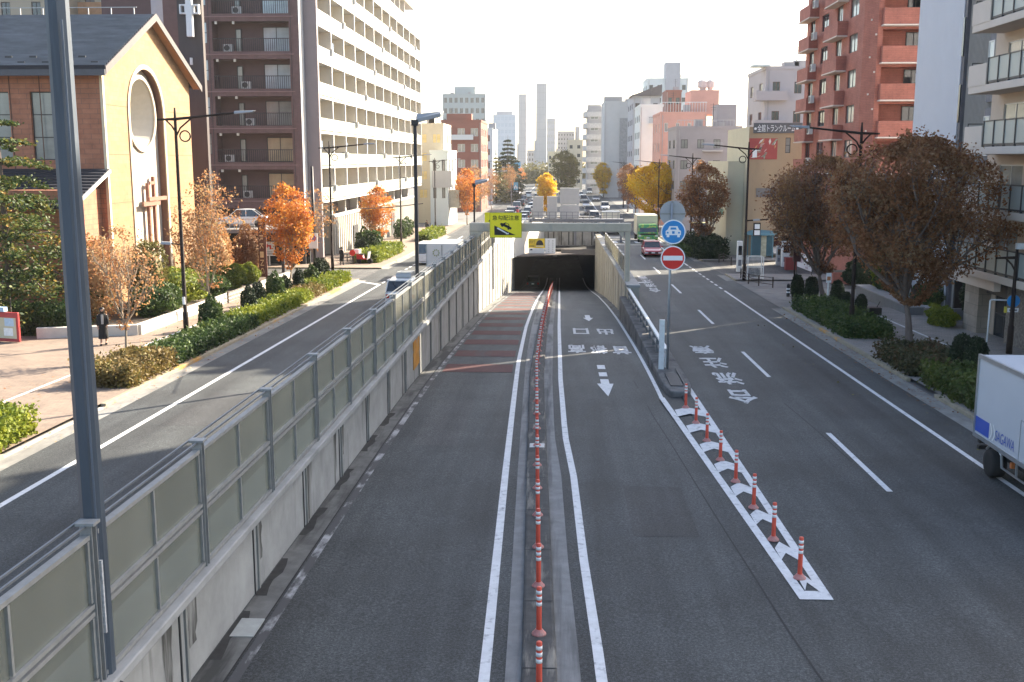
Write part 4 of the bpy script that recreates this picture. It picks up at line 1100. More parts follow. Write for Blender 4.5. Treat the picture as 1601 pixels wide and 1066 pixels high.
# left side beyond the white block
t = block('apartment_building', 'cream flats with yellow blinds just past the white block', 650, 693, 196, 176, 12, M_cream, 4, 2, 'r', (.6, .5), M_fra, mat('blind_yellow', (.55, .42, .18), .5), srows=4, scols=3)
t = block('shop_house', 'low white house with grey billboard wall beside the pavement', 672, 700, 238, 166, 14, M_whiteb, 2, 2, 'r', (.4, .5), M_fra, M_gl_d, fh=4, srows=2, scols=3)
MB().box(.3, 3.4, -.2, -.02, 6.4, 9.0).build('billboard', mat('board_grey', (.44, .43, .42), .7, .05, 1), t)
MB().box(t['W'] - 1.2, t['W'] + 1.6, 1, 3.4, 3.2, 6.0).build('bay', mat('bay_beige', (.42, .38, .30), .7), t)
t = block('apartment_building', 'red-brown brick flats with white windows left of the far avenue', 690, 752, 190, 215, 20, M_redd, 7, 3, 'r', (.55, .5), M_frw, M_gl_w, fh=3.1, scols=4)
MB().box(.5, t['W'] - 1.5, -1.2, -1.05, t['H'] - 3.6, t['H'] - 2.6).build('roof_balcony', M_frw, t)
roofbox(t, 1, 6, 1.6, M_redd)
t = block('apartment_building', 'slim white flats right of the red-brown brick flats', 744, 770, 202, 255, 20, M_whiteb, 9, 2, 'r', (.35, .45), M_frd, M_gl_d, fh=3.2, scols=3)
MB().box(2.2, 2.8, -.1, 0, 4, t['H'] - 3).build('dark_strip', M_frd, t)
t = block('office_tower', 'grey-green stepped office tower with dark window columns', 692, 759, 148, 420, 20, mat('tower_greygreen', (.33, .37, .36), .6, .06, .3), 9, 8, None, (.62, .5), M_grey2, M_gl_d, fh=4.0, cat='tower')
roofbox(t, 4.5, 12.5, 3.2, mat('tower_greygreen2', (.36, .40, .39), .6, .06, .3), 2, 12, 'roof_storey')
t = block('office_tower', 'pale blue glass tower behind the dark conifer', 771, 806, 180, 700, 18, mat('tower_blue', (.36, .43, .50), .35, .06, .2), 12, 6, None, (.8, .6), mat('tower_frame', (.42, .48, .54), .5), mat('tower_glass', (.34, .42, .5), .2), fh=4.2, cat='tower')
roofbox(t, 2, t['W'] - 2, 2.5, M_grey2, 2, 10, 'roof_storey')
# tall twin towers and the blocks round them
M_slab = mat('slab_tower', (.43, .42, .415), .8, .05, .12)
for nm, x0, x1, yt, Y, d in (('shorter of the two plain concrete slab towers', 811, 823, 147, 560, 12), ('taller of the two plain concrete slab towers', 838.5, 855, 130, 520, 9)):
    a, b = atY(x0, yt, Y), atY(x1, yt, Y)
    t = thing('concrete_tower', nm, 'tower', (a.x, Y, g(Y)))
    w, h = b.x - a.x, a.z - g(Y)
    MB().box(0, w, 0, d, 0, h).build('shaft', M_slab, t)
    o = MB()
    for z in frange(4, h - 1, 3.6): o.box(-.02, w + .02, -.02, 0, z, z + .10)
    for f in (.33, .66): o.box(w * f, w * f + .08, -.025, 0, 0, h)
    o.build('panel_seam', mat('slab_seam', (.32, .315, .31), .8), t)
    MB().box(-.8, 0, 1, 4, 0, h * .42).build('buttress', M_slab, t)
block('apartment_building', 'grey block with small square windows right of the taller slab tower', 855, 868, 186, 600, 12, M_grey2, 10, 4, None, (.5, .5), M_frw, M_gl_w, fh=3.6)
block('apartment_building', 'low pale yellow flats below the grey block', 857, 888, 238, 430, 14, M_yelw, 4, 5, None, (.5, .45))
block('apartment_building', 'cream flats with a bare sunlit side in the far centre', 887, 911, 220, 380, 14, M_cream, 6, 2, None, (.4, .4))
block('apartment_building', 'pinkish distant flats on the skyline', 872, 898, 206, 760, 14, mat('wall_mauve', (.40, .37, .37), .8, .05, .5), 6, 6, None, (.5, .4))
block('chimney_block', 'slim grey chimney block on the skyline', 899.5, 906, 199, 640, 5, M_grey1, 0, 0)
block('apartment_building', 'low grey flats between the two slab towers', 822, 839, 236, 640, 12, M_grey1, 3, 4, None, (.5, .5))
block('apartment_building', 'pale low shops behind the street trees on the far left', 768, 812, 262, 330, 12, M_pale, 2, 6, None, (.5, .4))
# right side, far to near
t = block('apartment_building', 'rounded grey flats with white bay windows at the far right', 919, 962, 172, 330, 18, M_grey1, 8, 2, 'l', (.55, .35), M_frw, M_gl_w, fh=3.4, scols=3)
for k in range(8): MB().prism([(-1.2, 2, t['H'] - 2.0 - k * 3.4), (-.3, -.5, t['H'] - 2.0 - k * 3.4), (t['W'], -.5, t['H'] - 2.0 - k * 3.4), (t['W'], -.01, t['H'] - 2 - k * 3.4), (-.01, -.01, t['H'] - 2 - k * 3.4), (-.01, 12, t['H'] - 2 - k * 3.4), (-1.2, 12, t['H'] - 2 - k * 3.4)], (0, 0, 1.5)).build('band', mat('band_pale', (.45, .43, .41), .8), t)
roofbox(t, 0, 4, 1.6, M_grey1)
t = block('office_building', 'plain pale slab office with narrow dark slots', 945, 992, 160, 300, 20, mat('wall_palegrey', (.46, .455, .44), .8, .05, .4), 0, 0, 'l', srows=0)
MB().box(t['W'] * .52, t['W'] * .86, -.3, -.02, 0, t['H'] * .84).build('recess_panel', mat('recess_grey', (.27, .27, .27), .7), t)
roofbox(t, 0, t['W'] * .6, 1.6, M_grey1)
t = block('office_building', 'grey building with a pitched dark roof and white side', 990, 1032, 150, 235, 18, M_grey2, 5, 3, 'l', (.5, .35), M_frd, M_gl_d, fh=3.4, scols=3)
MB().prism([(-.6, -1, t['H']), (t['W'] + .3, -1, t['H']), (t['W'] + .3, -1, t['H'] + 2.4)], (0, 10, 0)).build('roof', mat('roof_brown', (.10, .085, .085), .7), t)
balconies(t, 1.2, t['W'] - .5, [t['H'] - 3.2, t['H'] - 6.4], M_whiteb, M_frd)
t = block('apartment_building', 'tall white flats with a roof tower rising above the others', 1012, 1076, 124, 290, 16, M_whiteb, 6, 5, 'l', (.45, .4), M_frd, M_gl_d, fh=3.3)
a, b = atY(1040, 98, 291), atY(1063, 98, 291)
MB().box(a.x - t.location.x, b.x - t.location.x, -.6, 5, t['H'] - 12, a.z - t.location.z).build('stair_tower', M_grey2, t)
t = block('apartment_building', 'narrow red-brown flats squeezed behind the salmon building', 1042, 1066, 143, 250, 10, M_redd, 3, 2, None, (.5, .5))
t = block('office_building', 'white narrow office beside the salmon building', 1001, 1037, 166, 196, 14, M_whiteb, 0, 0, 'l', srows=6, scols=3, wsz=(.5, .4))
balconies(t, 1.6, t['W'] - .2, [t['H'] - 3.0], M_whiteb, M_frd)
t = block('office_building', 'salmon pink building with a raised block at its right', 1033, 1105, 178, 172, 14, M_salm, 1, 4, 'l', (.3, .45), M_frw, M_gl_w, srows=6, scols=3, fh=3.1)
a = atY(1082, 140, 172); b = atY(1126, 140, 172)
MB().box(a.x - t.location.x, b.x - t.location.x, 1, 9, t['H'], a.z - t.location.z).build('upper_block', M_salm, t)
hU = a.z - t.location.z - t['H']
for px_, r in ((1100, .85), (1112, .7)):
    q = atY(px_, 140, 175); MB().lathe([(r * .6, 0), (r * .6, .5), (r, .55), (r, 1.5), (r * .6, 1.75)], 14, (q.x - t.location.x, 4, t['H'] + hU)).build('water_tank', mat('tank_pink', (.55, .47, .44), .6), t)
o = MB()
for x in frange(.2, t['W'] - .2, .45): o.box(x, x + .06, -.1, -.05, t['H'] + .3, t['H'] + 1.8)
o.box(.2, t['W'], -.12, -.04, t['H'] + 1.75, t['H'] + 1.85).build('roof_railing', M_wst, t)
t = block('apartment_building', 'small grey flats with balconies behind the yellow ginkgo', 1058, 1160, 201, 152, 12, mat('wall_mauvegrey', (.30, .275, .28), .8, .05, .6), 4, 4, 'l', (.42, .42), M_frd, M_gl_w, fh=2.9, scols=2)
balconies(t, t['W'] * .40, t['W'] * .70, [t['H'] - 2.9 - .1, t['H'] - 5.8 - .1, t['H'] - 8.7 - .1], M_pale, M_fra)
a = atY(1122, 163, 154); b = atY(1152, 163, 154)
MB().box(a.x - t.location.x, b.x - t.location.x, 2, 7, t['H'], a.z - t.location.z).build('roof_hut', MATS['wall_mauvegrey'], t)
o = MB()
for x in frange(.1, t['W'] - .1, .5): o.box(x, x + .05, .3, .35, t['H'] + .3, t['H'] + 1.2)
o.box(.1, t['W'], .28, .36, t['H'] + 1.15, t['H'] + 1.22).build('roof_railing', M_fra, t)
t = block('apartment_building', 'pale lilac flats rising behind the tan storage building', 1198, 1300, 108, 128, 12, mat('wall_lilac', (.43, .39, .39), .8, .05, .6), 4, 3, 'l', (.34, .4), M_brown, M_gl_d, fh=3.35, scols=2)
for k in range(3): MB().box(-1.2, 2.4, -.9, 1.5, t['H'] - 3.6 - k * 3.35, t['H'] - 2.5 - k * 3.35).build('balcony', mat('balcony_lilac', (.42, .37, .37), .8, .05, .6), t)
MB().box(-1.6, .4, -.3, 2, t['H'] + .3, t['H'] + .5).build('eave', M_whiteb, t)

# --- tan storage building ------------------------------------------
YT = 103.0
a, b = atY(1172, 198, YT), atY(1290, 198, YT)
zb = g(YT) - .3
t = thing('storage_building', 'tan storage building with red mural and dark sign band', 'building', (a.x, YT, zb))
Wd, Ht = b.x - a.x, a.z - zb
Uf = lambda px: atY(px, 250, YT).x - a.x
Vf = lambda py: atY(1200, py, YT).z - zb
ff = Face((0, 0, 0), (1, 0, 0), (0, -1, 0))
holes = [(Uf(1185), Uf(1222), .1, Vf(361)), (Uf(1226), Uf(1250), .1, Vf(368)), (Uf(1227), Uf(1235), Vf(239), Vf(215))]
o = MB(); holed(o, ff, Wd, Ht, holes, 2.5)
o.poly([(0, 0, Ht), (Wd, 0, Ht), (Wd, 14, Ht), (0, 14, Ht)]); o.poly([(Wd, 0, 0), (Wd, 14, 0), (Wd, 14, Ht), (Wd, 0, Ht)])
o.build('wall', M_tan, t)
window(t, ff, *holes[2], .2, M_frd, M_gl_w, 0, False, 1)
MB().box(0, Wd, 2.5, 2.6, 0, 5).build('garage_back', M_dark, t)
MB().box(-.02, 0, 0.02, 13, 0, Ht).box(-1.6, -.03, 2, 16, 0, Vf(252)).build('side_wall', mat('wall_lightyellow', (.52, .48, .35), .8, .05, .6), t)
MB().box(-1.62, -1.6, 4, 6.5, Vf(339), Vf(330)).build('side_sign', mat('sign_green', (.05, .16, .11), .5), t)
MB().fbox(ff, Uf(1176), Uf(1252), Vf(208), Vf(192), .02, .10).build('sign_band', mat('band_grey', (.10, .10, .105), .6, .08, 2), t)
sl_ = lambda u: 0.0
lettering('全館トランクルーム', lambda p, q: (Uf(1182) + (Uf(1241) - Uf(1182)) * p, -.12, Vf(206) + (Vf(194.5) - Vf(206)) * q), M_sw, t)
for px_ in (1179, 1244): MB().disc((Uf(px_), -.11, Vf(201)), .12, (0, -1, 0), .02, 10).build('dot', M_sw, t)
MB().fbox(ff, 0.02, Uf(1214.5), Vf(249), Vf(216), .0, .04).build('mural', mat('mural_red', (.36, .07, .06), .7, .12, .7), t)
rg = random.Random(4); Mp = [mat('mural_pink', (.55, .32, .28), .7), mat('mural_orange', (.55, .28, .12), .7), mat('mural_green', (.25, .30, .22), .7), mat('mural_white', (.62, .56, .5), .7)]
for k in range(20):
    u, v, an, L = rg.uniform(.5, Uf(1213)), rg.uniform(Vf(247), Vf(218)), rg.uniform(-.2, 1.6), rg.uniform(.25, .75)
    c, s = math.cos(an), math.sin(an); w_ = rg.uniform(.05, .12)
    MB().poly([(u - c * L * .5, -.048, v - s * L * .5), (u + s * w_, -.048, v - c * w_), (u + c * L * .5, -.048, v + s * L * .5), (u - s * w_, -.048, v + c * w_)]).build('mural_mark', Mp[k % 4], t)
MB().poly([(Uf(1205), -.052, Vf(226)), (Uf(1207), -.052, Vf(227)), (Uf(1215), -.052, Vf(217)), (Uf(1212), -.052, Vf(217))]).build('mural_mark', Mp[2], t)
MB().fbox(ff, Uf(1176), Uf(1183), Vf(246), Vf(234), .0, .06).build('small_sign', M_sw, t)
MB().fbox(ff, Uf(1184), Uf(1222), Vf(308), Vf(294), .0, .08).build('louvre', mat('louvre_grey', (.17, .155, .145), .6, .1, 6), t)
for px_ in (1223.5,): MB().fbox(ff, Uf(px_), Uf(1226.5), 0, Vf(361), -.4, .05).build('pier', mat('pier_pale', (.42, .33, .22), .8), t)

# --- red tiled apartment -------------------------------------------
t = thing('apartment_building', 'red tiled flats with bay windows and rounded corner', 'building')
XA, YA_, YB_, ZT = 21.5, 79.0, 97.0, 29.5
zb = g(80) - .5
P0, P1, P2_ = Vector((XA, YB_, zb)), Vector((XA, YA_, zb)), Vector((atY(1367, 150, 77.4).x, 77.4, zb))
f1 = Face((XA, YB_, zb), (0, -1, 0), (-1, 0, 0)); f2 = Face(P1, P2_ - P1, (-.9, -.42, 0)); f3 = Face(P2_, (1, 0, 0), (0, -1, 0))
FL = [9.68 - zb - 2.6 - 2.72 * k + 2.72 * 8 for k in range(0, 1)]
z9 = atX(1390, 214, 24.0)
zsl = [atY(1400, py, 76.4).z - zb for py in (214, 155.5, 97, 38.5)]
Lf = 9       # balcony undersides on the camera side
fh = zsl[1] - zsl[0]
lev = [zsl[0] + fh * k for k in range(-3, 7)]
Lw = YB_ - YA_
holes = []
for z in lev:
    for u in (1.3, 5.4, 10.3, 14.2): holes.append((u, u + 2.3 if u in (5.4, 14.2) else u + 1.7, z + 1.15, z + 2.45))
holes = [h for h in holes if h[3] < ZT - zb]
o = MB(); holed(o, f1, Lw, ZT - zb, holes, .2)
o.poly([f2.P(0, 0), f2.P((P2_ - P1).length, 0), f2.P((P2_ - P1).length, ZT - zb), f2.P(0, ZT - zb)])
hb = [(.35, 3.5, z + 1.15, z + fh - .25) for z in lev if z + fh < ZT - zb]
holed(o, f3, 9, ZT - zb, hb, 1.2)
for v in (0, ZT - zb): o.poly([f1.P(0, v), f1.P(Lw, v), f3.P(0, v), f3.P(9, v), (P2_.x + 9, YB_, zb + v)])
o.build('wall', M_redb, t)
MB().fbox(f3, .2, 6, 0, ZT - zb, -1.5, -1.22).build('recess_wall', M_redb, t)
M_ledge = mat('ledge_cream', (.58, .50, .44), .7, .06, 2)
for h in holes: window(t, f1, *h, .18, M_frd, M_gl_w if (h[0] > 9) else M_gl_d, 1, False)
for z in lev:
    if z + 1.2 > ZT - zb: continue
    for u0, u1 in ((-.05, 4.2), (9.2, 13.6)):
        MB().fbox(f1, u0 + .2, u1, z + .0, z + 1.05, 0, .75).build('balcony', M_redb, t)
        MB().fbox(f1, u0 + .2, u1 + .05, z - .1, z - .01, 0, .82).build('balcony_ledge', M_ledge, t)
    MB().fbox(f3, .25, 3.6, z + .02, z + 1.12, -.05, .55).build('balcony', M_redb, t)
    MB().fbox(f3, .2, 3.65, z - .08, z + .015, -.05, .62).build('balcony_ledge', M_ledge, t)
    window(t, f3, 2.3, 3.35, z + 1.1, z + 2.2, 1.18, M_frd, M_gl_d, 1, False)
    q = put(acm, 'air_conditioner', t, f1.P(5.0, z + .55, .45)); q.rotation_euler = (0, 0, rad(-90)); put(acd, 'fan_grille', q)
    for u, v in ((.9, .4), (1.5, 1.9)): MB().fbox(f2, u, u + .12, z + v, z + v + .12, 0, .08).build('vent', M_ledge, t)
q = put(acm, 'air_conditioner', t, f3.P(2.6, lev[4] + 1.2, .5)); put(acd, 'fan_grille', q)
MB().prism([f3.P(2.0, ZT - zb + 1, .35), f3.P(3.4, ZT - zb + 1, .35), f3.P(4.6, lev[6] + .3, .35), f3.P(3.2, lev[6] + .3, .35)], (0, .3, 0)).build('sloping_fin', mat('pink_fin', (.42, .14, .15), .7, .06, 1), t)
MB().fbox(f3, 3.7, 6.0, 0, ZT - zb, .0, .3).build('pier', M_redb, t)
rebase(t, (25, 86, g(86)))
# red brick planter in front of it
p = hit(1302, 447); q = hit(1358, 450)
t = thing('brick_planter', 'red tiled planter box at the foot of the red flats', 'planter', (p.x, p.y, g(p.y) + .12))
MB().box(0, 3.4, 0, 1.6, 0, .85).build('box', M_redb, t, bevel=.02)
MB().box(.15, 3.25, .15, 1.45, .84, .88).build('soil', M_soil, t)

# --- white slab office ---------------------------------------------
t = thing('office_building', 'white slab office with ribbed grey panel beside the beige flats', 'building')
zb = g(63) - .4; XW = 21.5
yA, yB, yC = XW / (atY(1430, 150, 1.0).x), XW / (atY(1499, 150, 1.0).x), XW / (atY(1549, 150, 1.0).x)
MB().box(XW, XW + 9, yB + .05, yA, zb, 24.0).build('white_wall', mat('slab_white', (.50, .51, .55), .7, .03, 1), t)
MB().box(XW + 5, XW + 9.5, yA + 9.5, yA + 15, zb, 30).build('sun_blocker', MATS['slab_white'], t)  # unseen block, added to narrow the sunbeam on the noise barrier
MB().box(XW + .25, XW + 9, yC, yB - .3, zb, 28).build('ribbed_wall', mat('ribbed_grey', (.27, .26, .24), .8, .08, 2), t)
o = MB(); y_ = yC + .1
while y_ < yB - .4: o.box(XW + .19, XW + .25, y_, y_ + .07, zb, 28); y_ += .17
o.build('rib', mat('rib_grey', (.30, .285, .265), .8, .08, 2), t)
MB().box(XW + .05, XW + 9, yB - .3, yB + .05, zb, 28.2).build('dark_fin', mat('fin_dark', (.10, .10, .115), .6), t)
for z in (2.5, 6.0, 9.5, 13): MB().box(XW - .02, XW + .05, yB - .2, yB + .0, z, z + 2).build('slot_window', M_gl_d, t)
fcw = Face((XW + .2, yC + .75, 0), (0, -1, 0), (-1, 0, 0))
for z in (11.3, 7.6, 4.4, 1.0):
    MB().fbox(fcw, -.1, .9, z - .9, z + 2.5, -.9, .1).build('window_box', mat('box_slate', (.12, .125, .15), .6), t)
    window(t, fcw, .05, .8, z + .1, z + 2.1, -.12, M_frw, M_gl_b, 0, False)
rebase(t, (23, 62, g(62)))

# --- beige flats at the right edge ---------------------------------
t = thing('apartment_building', 'beige flats with black framed glass balconies at the right edge', 'building')
M_bei = mat('wall_beige', (.52, .42, .33), .8, .05, .8)
M_bei2 = mat('wall_beige_fascia', (.58, .50, .43), .75, .04, 1)
zb = g(50) - .5
YE, YN, XF = 53.3, 33.0, 20.8
f1 = Face((XF, YE, zb), (0, -1, 0), (-1, 0, 0))
bz = [2.13 + 2.81 * k for k in range(9)]
holes = []
for z in bz[:-1]:
    for u in (1.5, 6.6, 11.7): holes.append((u, u + 2.6, z + .5 - zb, z + 2.35 - zb))
holes.append((2.2, 4.3, .55, 3.1 - .3))
o = MB(); holed(o, f1, YE - YN, 28.5 - zb, holes, .15)
for y_ in (YE, YN): o.poly([(XF, y_, zb), (32, y_, zb), (32, y_, 28.5), (XF, y_, 28.5)])
o.poly([(XF, YN, 28.5), (32, YN, 28.5), (32, YE, 28.5), (XF, YE, 28.5)])
o.build('wall', M_bei, t)
for h in holes[:-1]: window(t, f1, *h, .12, M_fra, M_gl_w, 1, True)
window(t, f1, *holes[-1], .12, M_frd, M_gl_d, 1, True, 1)
M_frost = mat('frosted_glass', (.30, .335, .32), .35, .06, 1)
for k, z in enumerate(bz):
    e = YE - .9
    MB().box(19.3, XF, YN, e, z, z + .34).build('balcony', M_bei2, t, bevel=.02)
    if k > 0:
        MB().box(19.28, 19.42, e - 2.1, e + .02, z + .33, z + 1.3).box(19.44, XF, e - .12, e, z + .34, z + 1.28).build('balcony_end', M_bei2, t)
        MB().box(19.4, XF, e - .04, e + .01, z + 1.42, z + 1.46).box(19.4, 19.43, e - .04, e, z + 1.28, z + 1.42).build('end_rail', M_frd, t)
        s0 = e - 2.15
    else: s0 = e - .05
    o = MB().box(19.32, 19.38, YN, s0, z + 1.46, z + 1.52).box(19.32, 19.38, YN, s0, z + .40, z + .48)
    y_ = s0
    while y_ > YN: o.box(19.30, 19.40, y_ - .07, y_, z + .34, z + 1.52); y_ -= 1.15
    r = o.build('railing', M_frd, t)
    MB().box(19.34, 19.36, YN, s0, z + .47, z + 1.47).build('pane', M_frost, r)
M_pil = bricky('stone_pillar', (.34, .29, .235), (.26, .22, .18), (.18, .155, .13), bw=.9, bh=.55, ms=.012)
MB().box(20.2, XF + .02, YE - 1.7, YE + .02, zb, 2.1).build('stone_pillar', M_pil, t)
MB().box(20.3, XF - .02, YN, YE - 4.7, zb, 2.1).build('pebble_wall', mat('pebble_wall', (.17, .155, .14), .85, .6, 9, bump=.6), t)
MB().box(20.55, XF - .02, YE - 4.6, YE - 1.75, 1.2, 2.1).build('arch_head', M_frd, t)
MB().box(19.6, 19.9, YE - 4.9, YE + 2, 1.62, 2.1).build('fascia', M_bei2, t)
rebase(t, (26, 43, g(43)))
# dark gap behind the tree: gate wall and hedge bed
t = thing('garden_wall', 'grey tiled planter wall along the right footpath', 'wall')
o = MB().box(19.2, 20.0, 58.5, 69, g(64) - .3, g(64) + .62)
o.build('wall', mat('tile_grey', (.14, .145, .15), .6, .15, 3), t)
MB().box(19.15, 20.05, 58.45, 69.05, g(64) + .62, g(64) + .68).build('cap', mat('cap_grey', (.25, .25, .255), .6), t)
rebase(t, (19.6, 63.7, g(64)))
t = thing('gate_wall', 'black boarded fence between the garden and the beige flats', 'fence')
MB().box(20.9, 25, 56.6, 56.75, g(57), 2.2).build('boards', mat('black_boards', (.012, .012, .012), .7), t)
MB().box(20.2, 23.5, 56.2, 56.4, g(56), g(56) + .75).build('low_wall', mat('cap_grey', (.25, .25, .255), .6), t)
rebase(t, (22, 56.5, g(56)))
# ================================================================== STREET LAMPS
M_iron = mat('lamp_iron', (.020, .013, .011), .7, .15, 4, spec=.2)
M_led = mat('lamp_head', (.26, .27, .28), .5, .06, 4)
def lamp(name, label, X, Y, H=10.2, arm=1, small=True, group=None, reach=2.85):
    t = thing(name, label, 'street lamp', (X, Y, g(Y) + .1), 0, group)
    MB().tube([(0, 0, 0), (0, 0, 1.2), (0, 0, 1.25), (0, 0, H * .98), (0, 0, H + .35)], [.13, .13, .095, .07, .04], 10).build('pole', M_iron, t, smooth=True)
    s = arm
    MB().tube([(-s * .85, 0, H - .18), (0, 0, H - .16), (s * reach, 0, H + .12)], [.045, .07, .04], 8).tube([(0, 0, H - .95), (s * .22, 0, H - .55), (s * .75, 0, H - .12)], .04, 6).tube([(0, 0, H - .75), (-s * .18, 0, H - .45), (-s * .45, 0, H - .18)], .04, 6).build('arm', M_iron, t)
    MB().disc((s * .42, -.02, H - .92), .27, (0, 1, 0), .04, 20, 0, .21).build('scroll', M_iron, t)
    MB().prism([(s * (reach - .1), -.14, H + .06), (s * (reach + .75), -.16, H + .14), (s * (reach + .85), -.08, H + .22), (s * (reach - .1), -.06, H + .2)], (0, .3, 0)).build('lamp_head', M_led if reach > 2 else M_iron, t, bevel=.03)
    if small:
        a = MB().tube([(0, 0, 4.35), (-s * .3, 0, 4.42), (-s * .62, 0, 4.42)], .03, 6).build('side_arm', M_iron, t)
        MB().prism([(-s * .5, -.1, 4.38), (-s * 1.0, -.12, 4.42), (-s * .95, -.08, 4.52), (-s * .5, -.06, 4.5)], (0, .2, 0)).build('side_lamp', M_led, a)
    return t
GL = 'brown iron lamps along the left footpath'; GR = 'brown iron lamps along the right footpath'
lamp('street_lamp', 'brown iron lamp in front of the church with a small side lamp', -17.56, 48.3, 10.25, 1, True, GL)
MB().box(-.06, .06, -.14, -.10, 1.6, 1.95).build('notice', M_sw, bpy.data.objects['street_lamp'])
for i, (X, Y, lb) in enumerate(((-18.3, 84, 'brown iron lamp by the side street in front of the white balconies'), (-18.3, 121, 'brown iron lamp before the far half of the white balconies'), (-18, 152, 'brown iron lamp beside the low white house with the billboard'), (-17.5, 250, 'thin brown lamp among the far orange trees'))):
    lamp('street_lamp', lb, X, Y, 10.0, 1, i < 2, GL)
for i, (X, Y, lb) in enumerate(((14.4, 52.3, 'brown iron lamp between the two big brown trees'), (13.64, 78.7, 'brown iron lamp beside the forecourt and tan building'), (13.8, 113, 'brown iron lamp in front of the small grey flats'), (13.6, 149, 'brown iron lamp standing in front of the yellow ginkgo'), (13.6, 232, 'far brown lamp beside the dark bare trees'))):
    lamp('street_lamp', lb, X, Y, 9.75, -1, i == 1, GR, 2.6)
def square_lamp(label, X, Y, H, w, m, reach, zb, n=4):
    t = thing('lamp_column', label, 'street lamp', (X, Y, zb))
    MB().tube([(0, 0, 0), (0, 0, H)], [w * .72, w * .66], n).build('column', m, t)
    if reach:
        MB().prism([(.05, -.12, H - .02), (reach, -.16, H + .22), (reach + .1, .16, H + .3), (.05, .12, H + .2)], (0, 0, .16)).build('lamp_head', M_led, t, bevel=.03)
        MB().box(-w, w, -w, w, H - .1, H + .12).build('cap', m, t)
    return t
M_colg = mat('column_bluegrey', (.062, .078, .098), .55, .15, 1.5, metal=.1, stretch=(2, 2, .25), dirt=((.036, .045, .058), 2, (2, 2, .2), .5, .7))
M_colb = mat('column_black', (.018, .016, .018), .45, .15, 3)
Yq = 41.2
t = square_lamp('tall black lamp column rising from the noise barrier', -5.62, Yq, 8.9 - g(Yq) - .5, .135, M_colb, 1.0, g(Yq) + .5)
Yq = 66.5; q = atY(763, 283, 69)
t = square_lamp('shorter black lamp column by the gantry end', -5.9, 72.5, atX(763, 283, -5.9).z - g(72) - .5, .12, M_colb, .9, g(72) + .5)
# near column
t = thing('lamp_column', 'thick blue-grey steel column in the left foreground', 'street lamp', (-5.47, 11.65, g(12) + .2))
o = MB(); r0, r1 = .147, .118
o.tube([(0, 0, 0), (0, 0, 11.5)], [r0, r1], 8).build('column', M_colg, t)
MB().tube([(.10, -.14, 0.4), (.10, -.128, 9)], .012, 5).build('seam', mat('seam_blue', (.08, .10, .13), .5), t)
MB().tube([(.16, -.06, 1.35), (.34, -.1, 1.28), (.36, -.12, .9), (.36, -.12, 1.5 - .9)], .03, 8).build('cable_hose', mat('hose_black', (.02, .02, .02), .5), t)
MB().box(.08, .145, -.17, -.135, 2.0, 2.9).build('label_strip', mat('label_grey', (.42, .42, .42), .6, .35, 22), t)

# ================================================================== VEGETATION
def cards(pts, size, rng, flat=0.0, upright=0.0):
    n = len(pts); pts = np.asarray(pts, float)
    a = rng.normal(size=(n, 3)); a[:, 2] *= (1 - flat); a /= np.linalg.norm(a, axis=1)[:, None] + 1e-9
    b = rng.normal(size=(n, 3)); b -= (b * a).sum(1)[:, None] * a
    if flat: b[:, 2] *= (1 - flat)
    b /= np.linalg.norm(b, axis=1)[:, None] + 1e-9
    s = (size * rng.uniform(.6, 1.35, n))[:, None]
    v = np.stack([pts - a * s * .55, pts + b * s * .34 + a * s * .05, pts + a * s * .6, pts - b * s * .34 + a * s * .05], 1).reshape(-1, 3)
    return v
def cardmesh(name, v, m, extra=None):
    me = bpy.data.meshes.new(name)
    n = len(v) // 4; ev, ef = (extra.v, extra.f) if extra else ([], [])
    V = np.concatenate([v, np.array(ev, float).reshape(-1, 3)]) if len(ev) else v
    me.vertices.add(len(V)); me.vertices.foreach_set('co', V.astype(np.float32).ravel())
    tot = np.concatenate([np.full(n, 4), np.array([len(f) for f in ef], int)]).astype(np.int32)
    idx = np.concatenate([np.arange(n * 4), np.array([i + n * 4 for f in ef for i in f], int)]).astype(np.int32)
    me.loops.add(len(idx)); me.loops.foreach_set('vertex_index', idx)
    me.polygons.add(len(tot)); st = np.concatenate([[0], np.cumsum(tot)[:-1]]).astype(np.int32)
    me.polygons.foreach_set('loop_start', st); me.polygons.foreach_set('loop_total', tot)
    me.materials.append(m); me.update(calc_edges=True); me.validate()
    return me
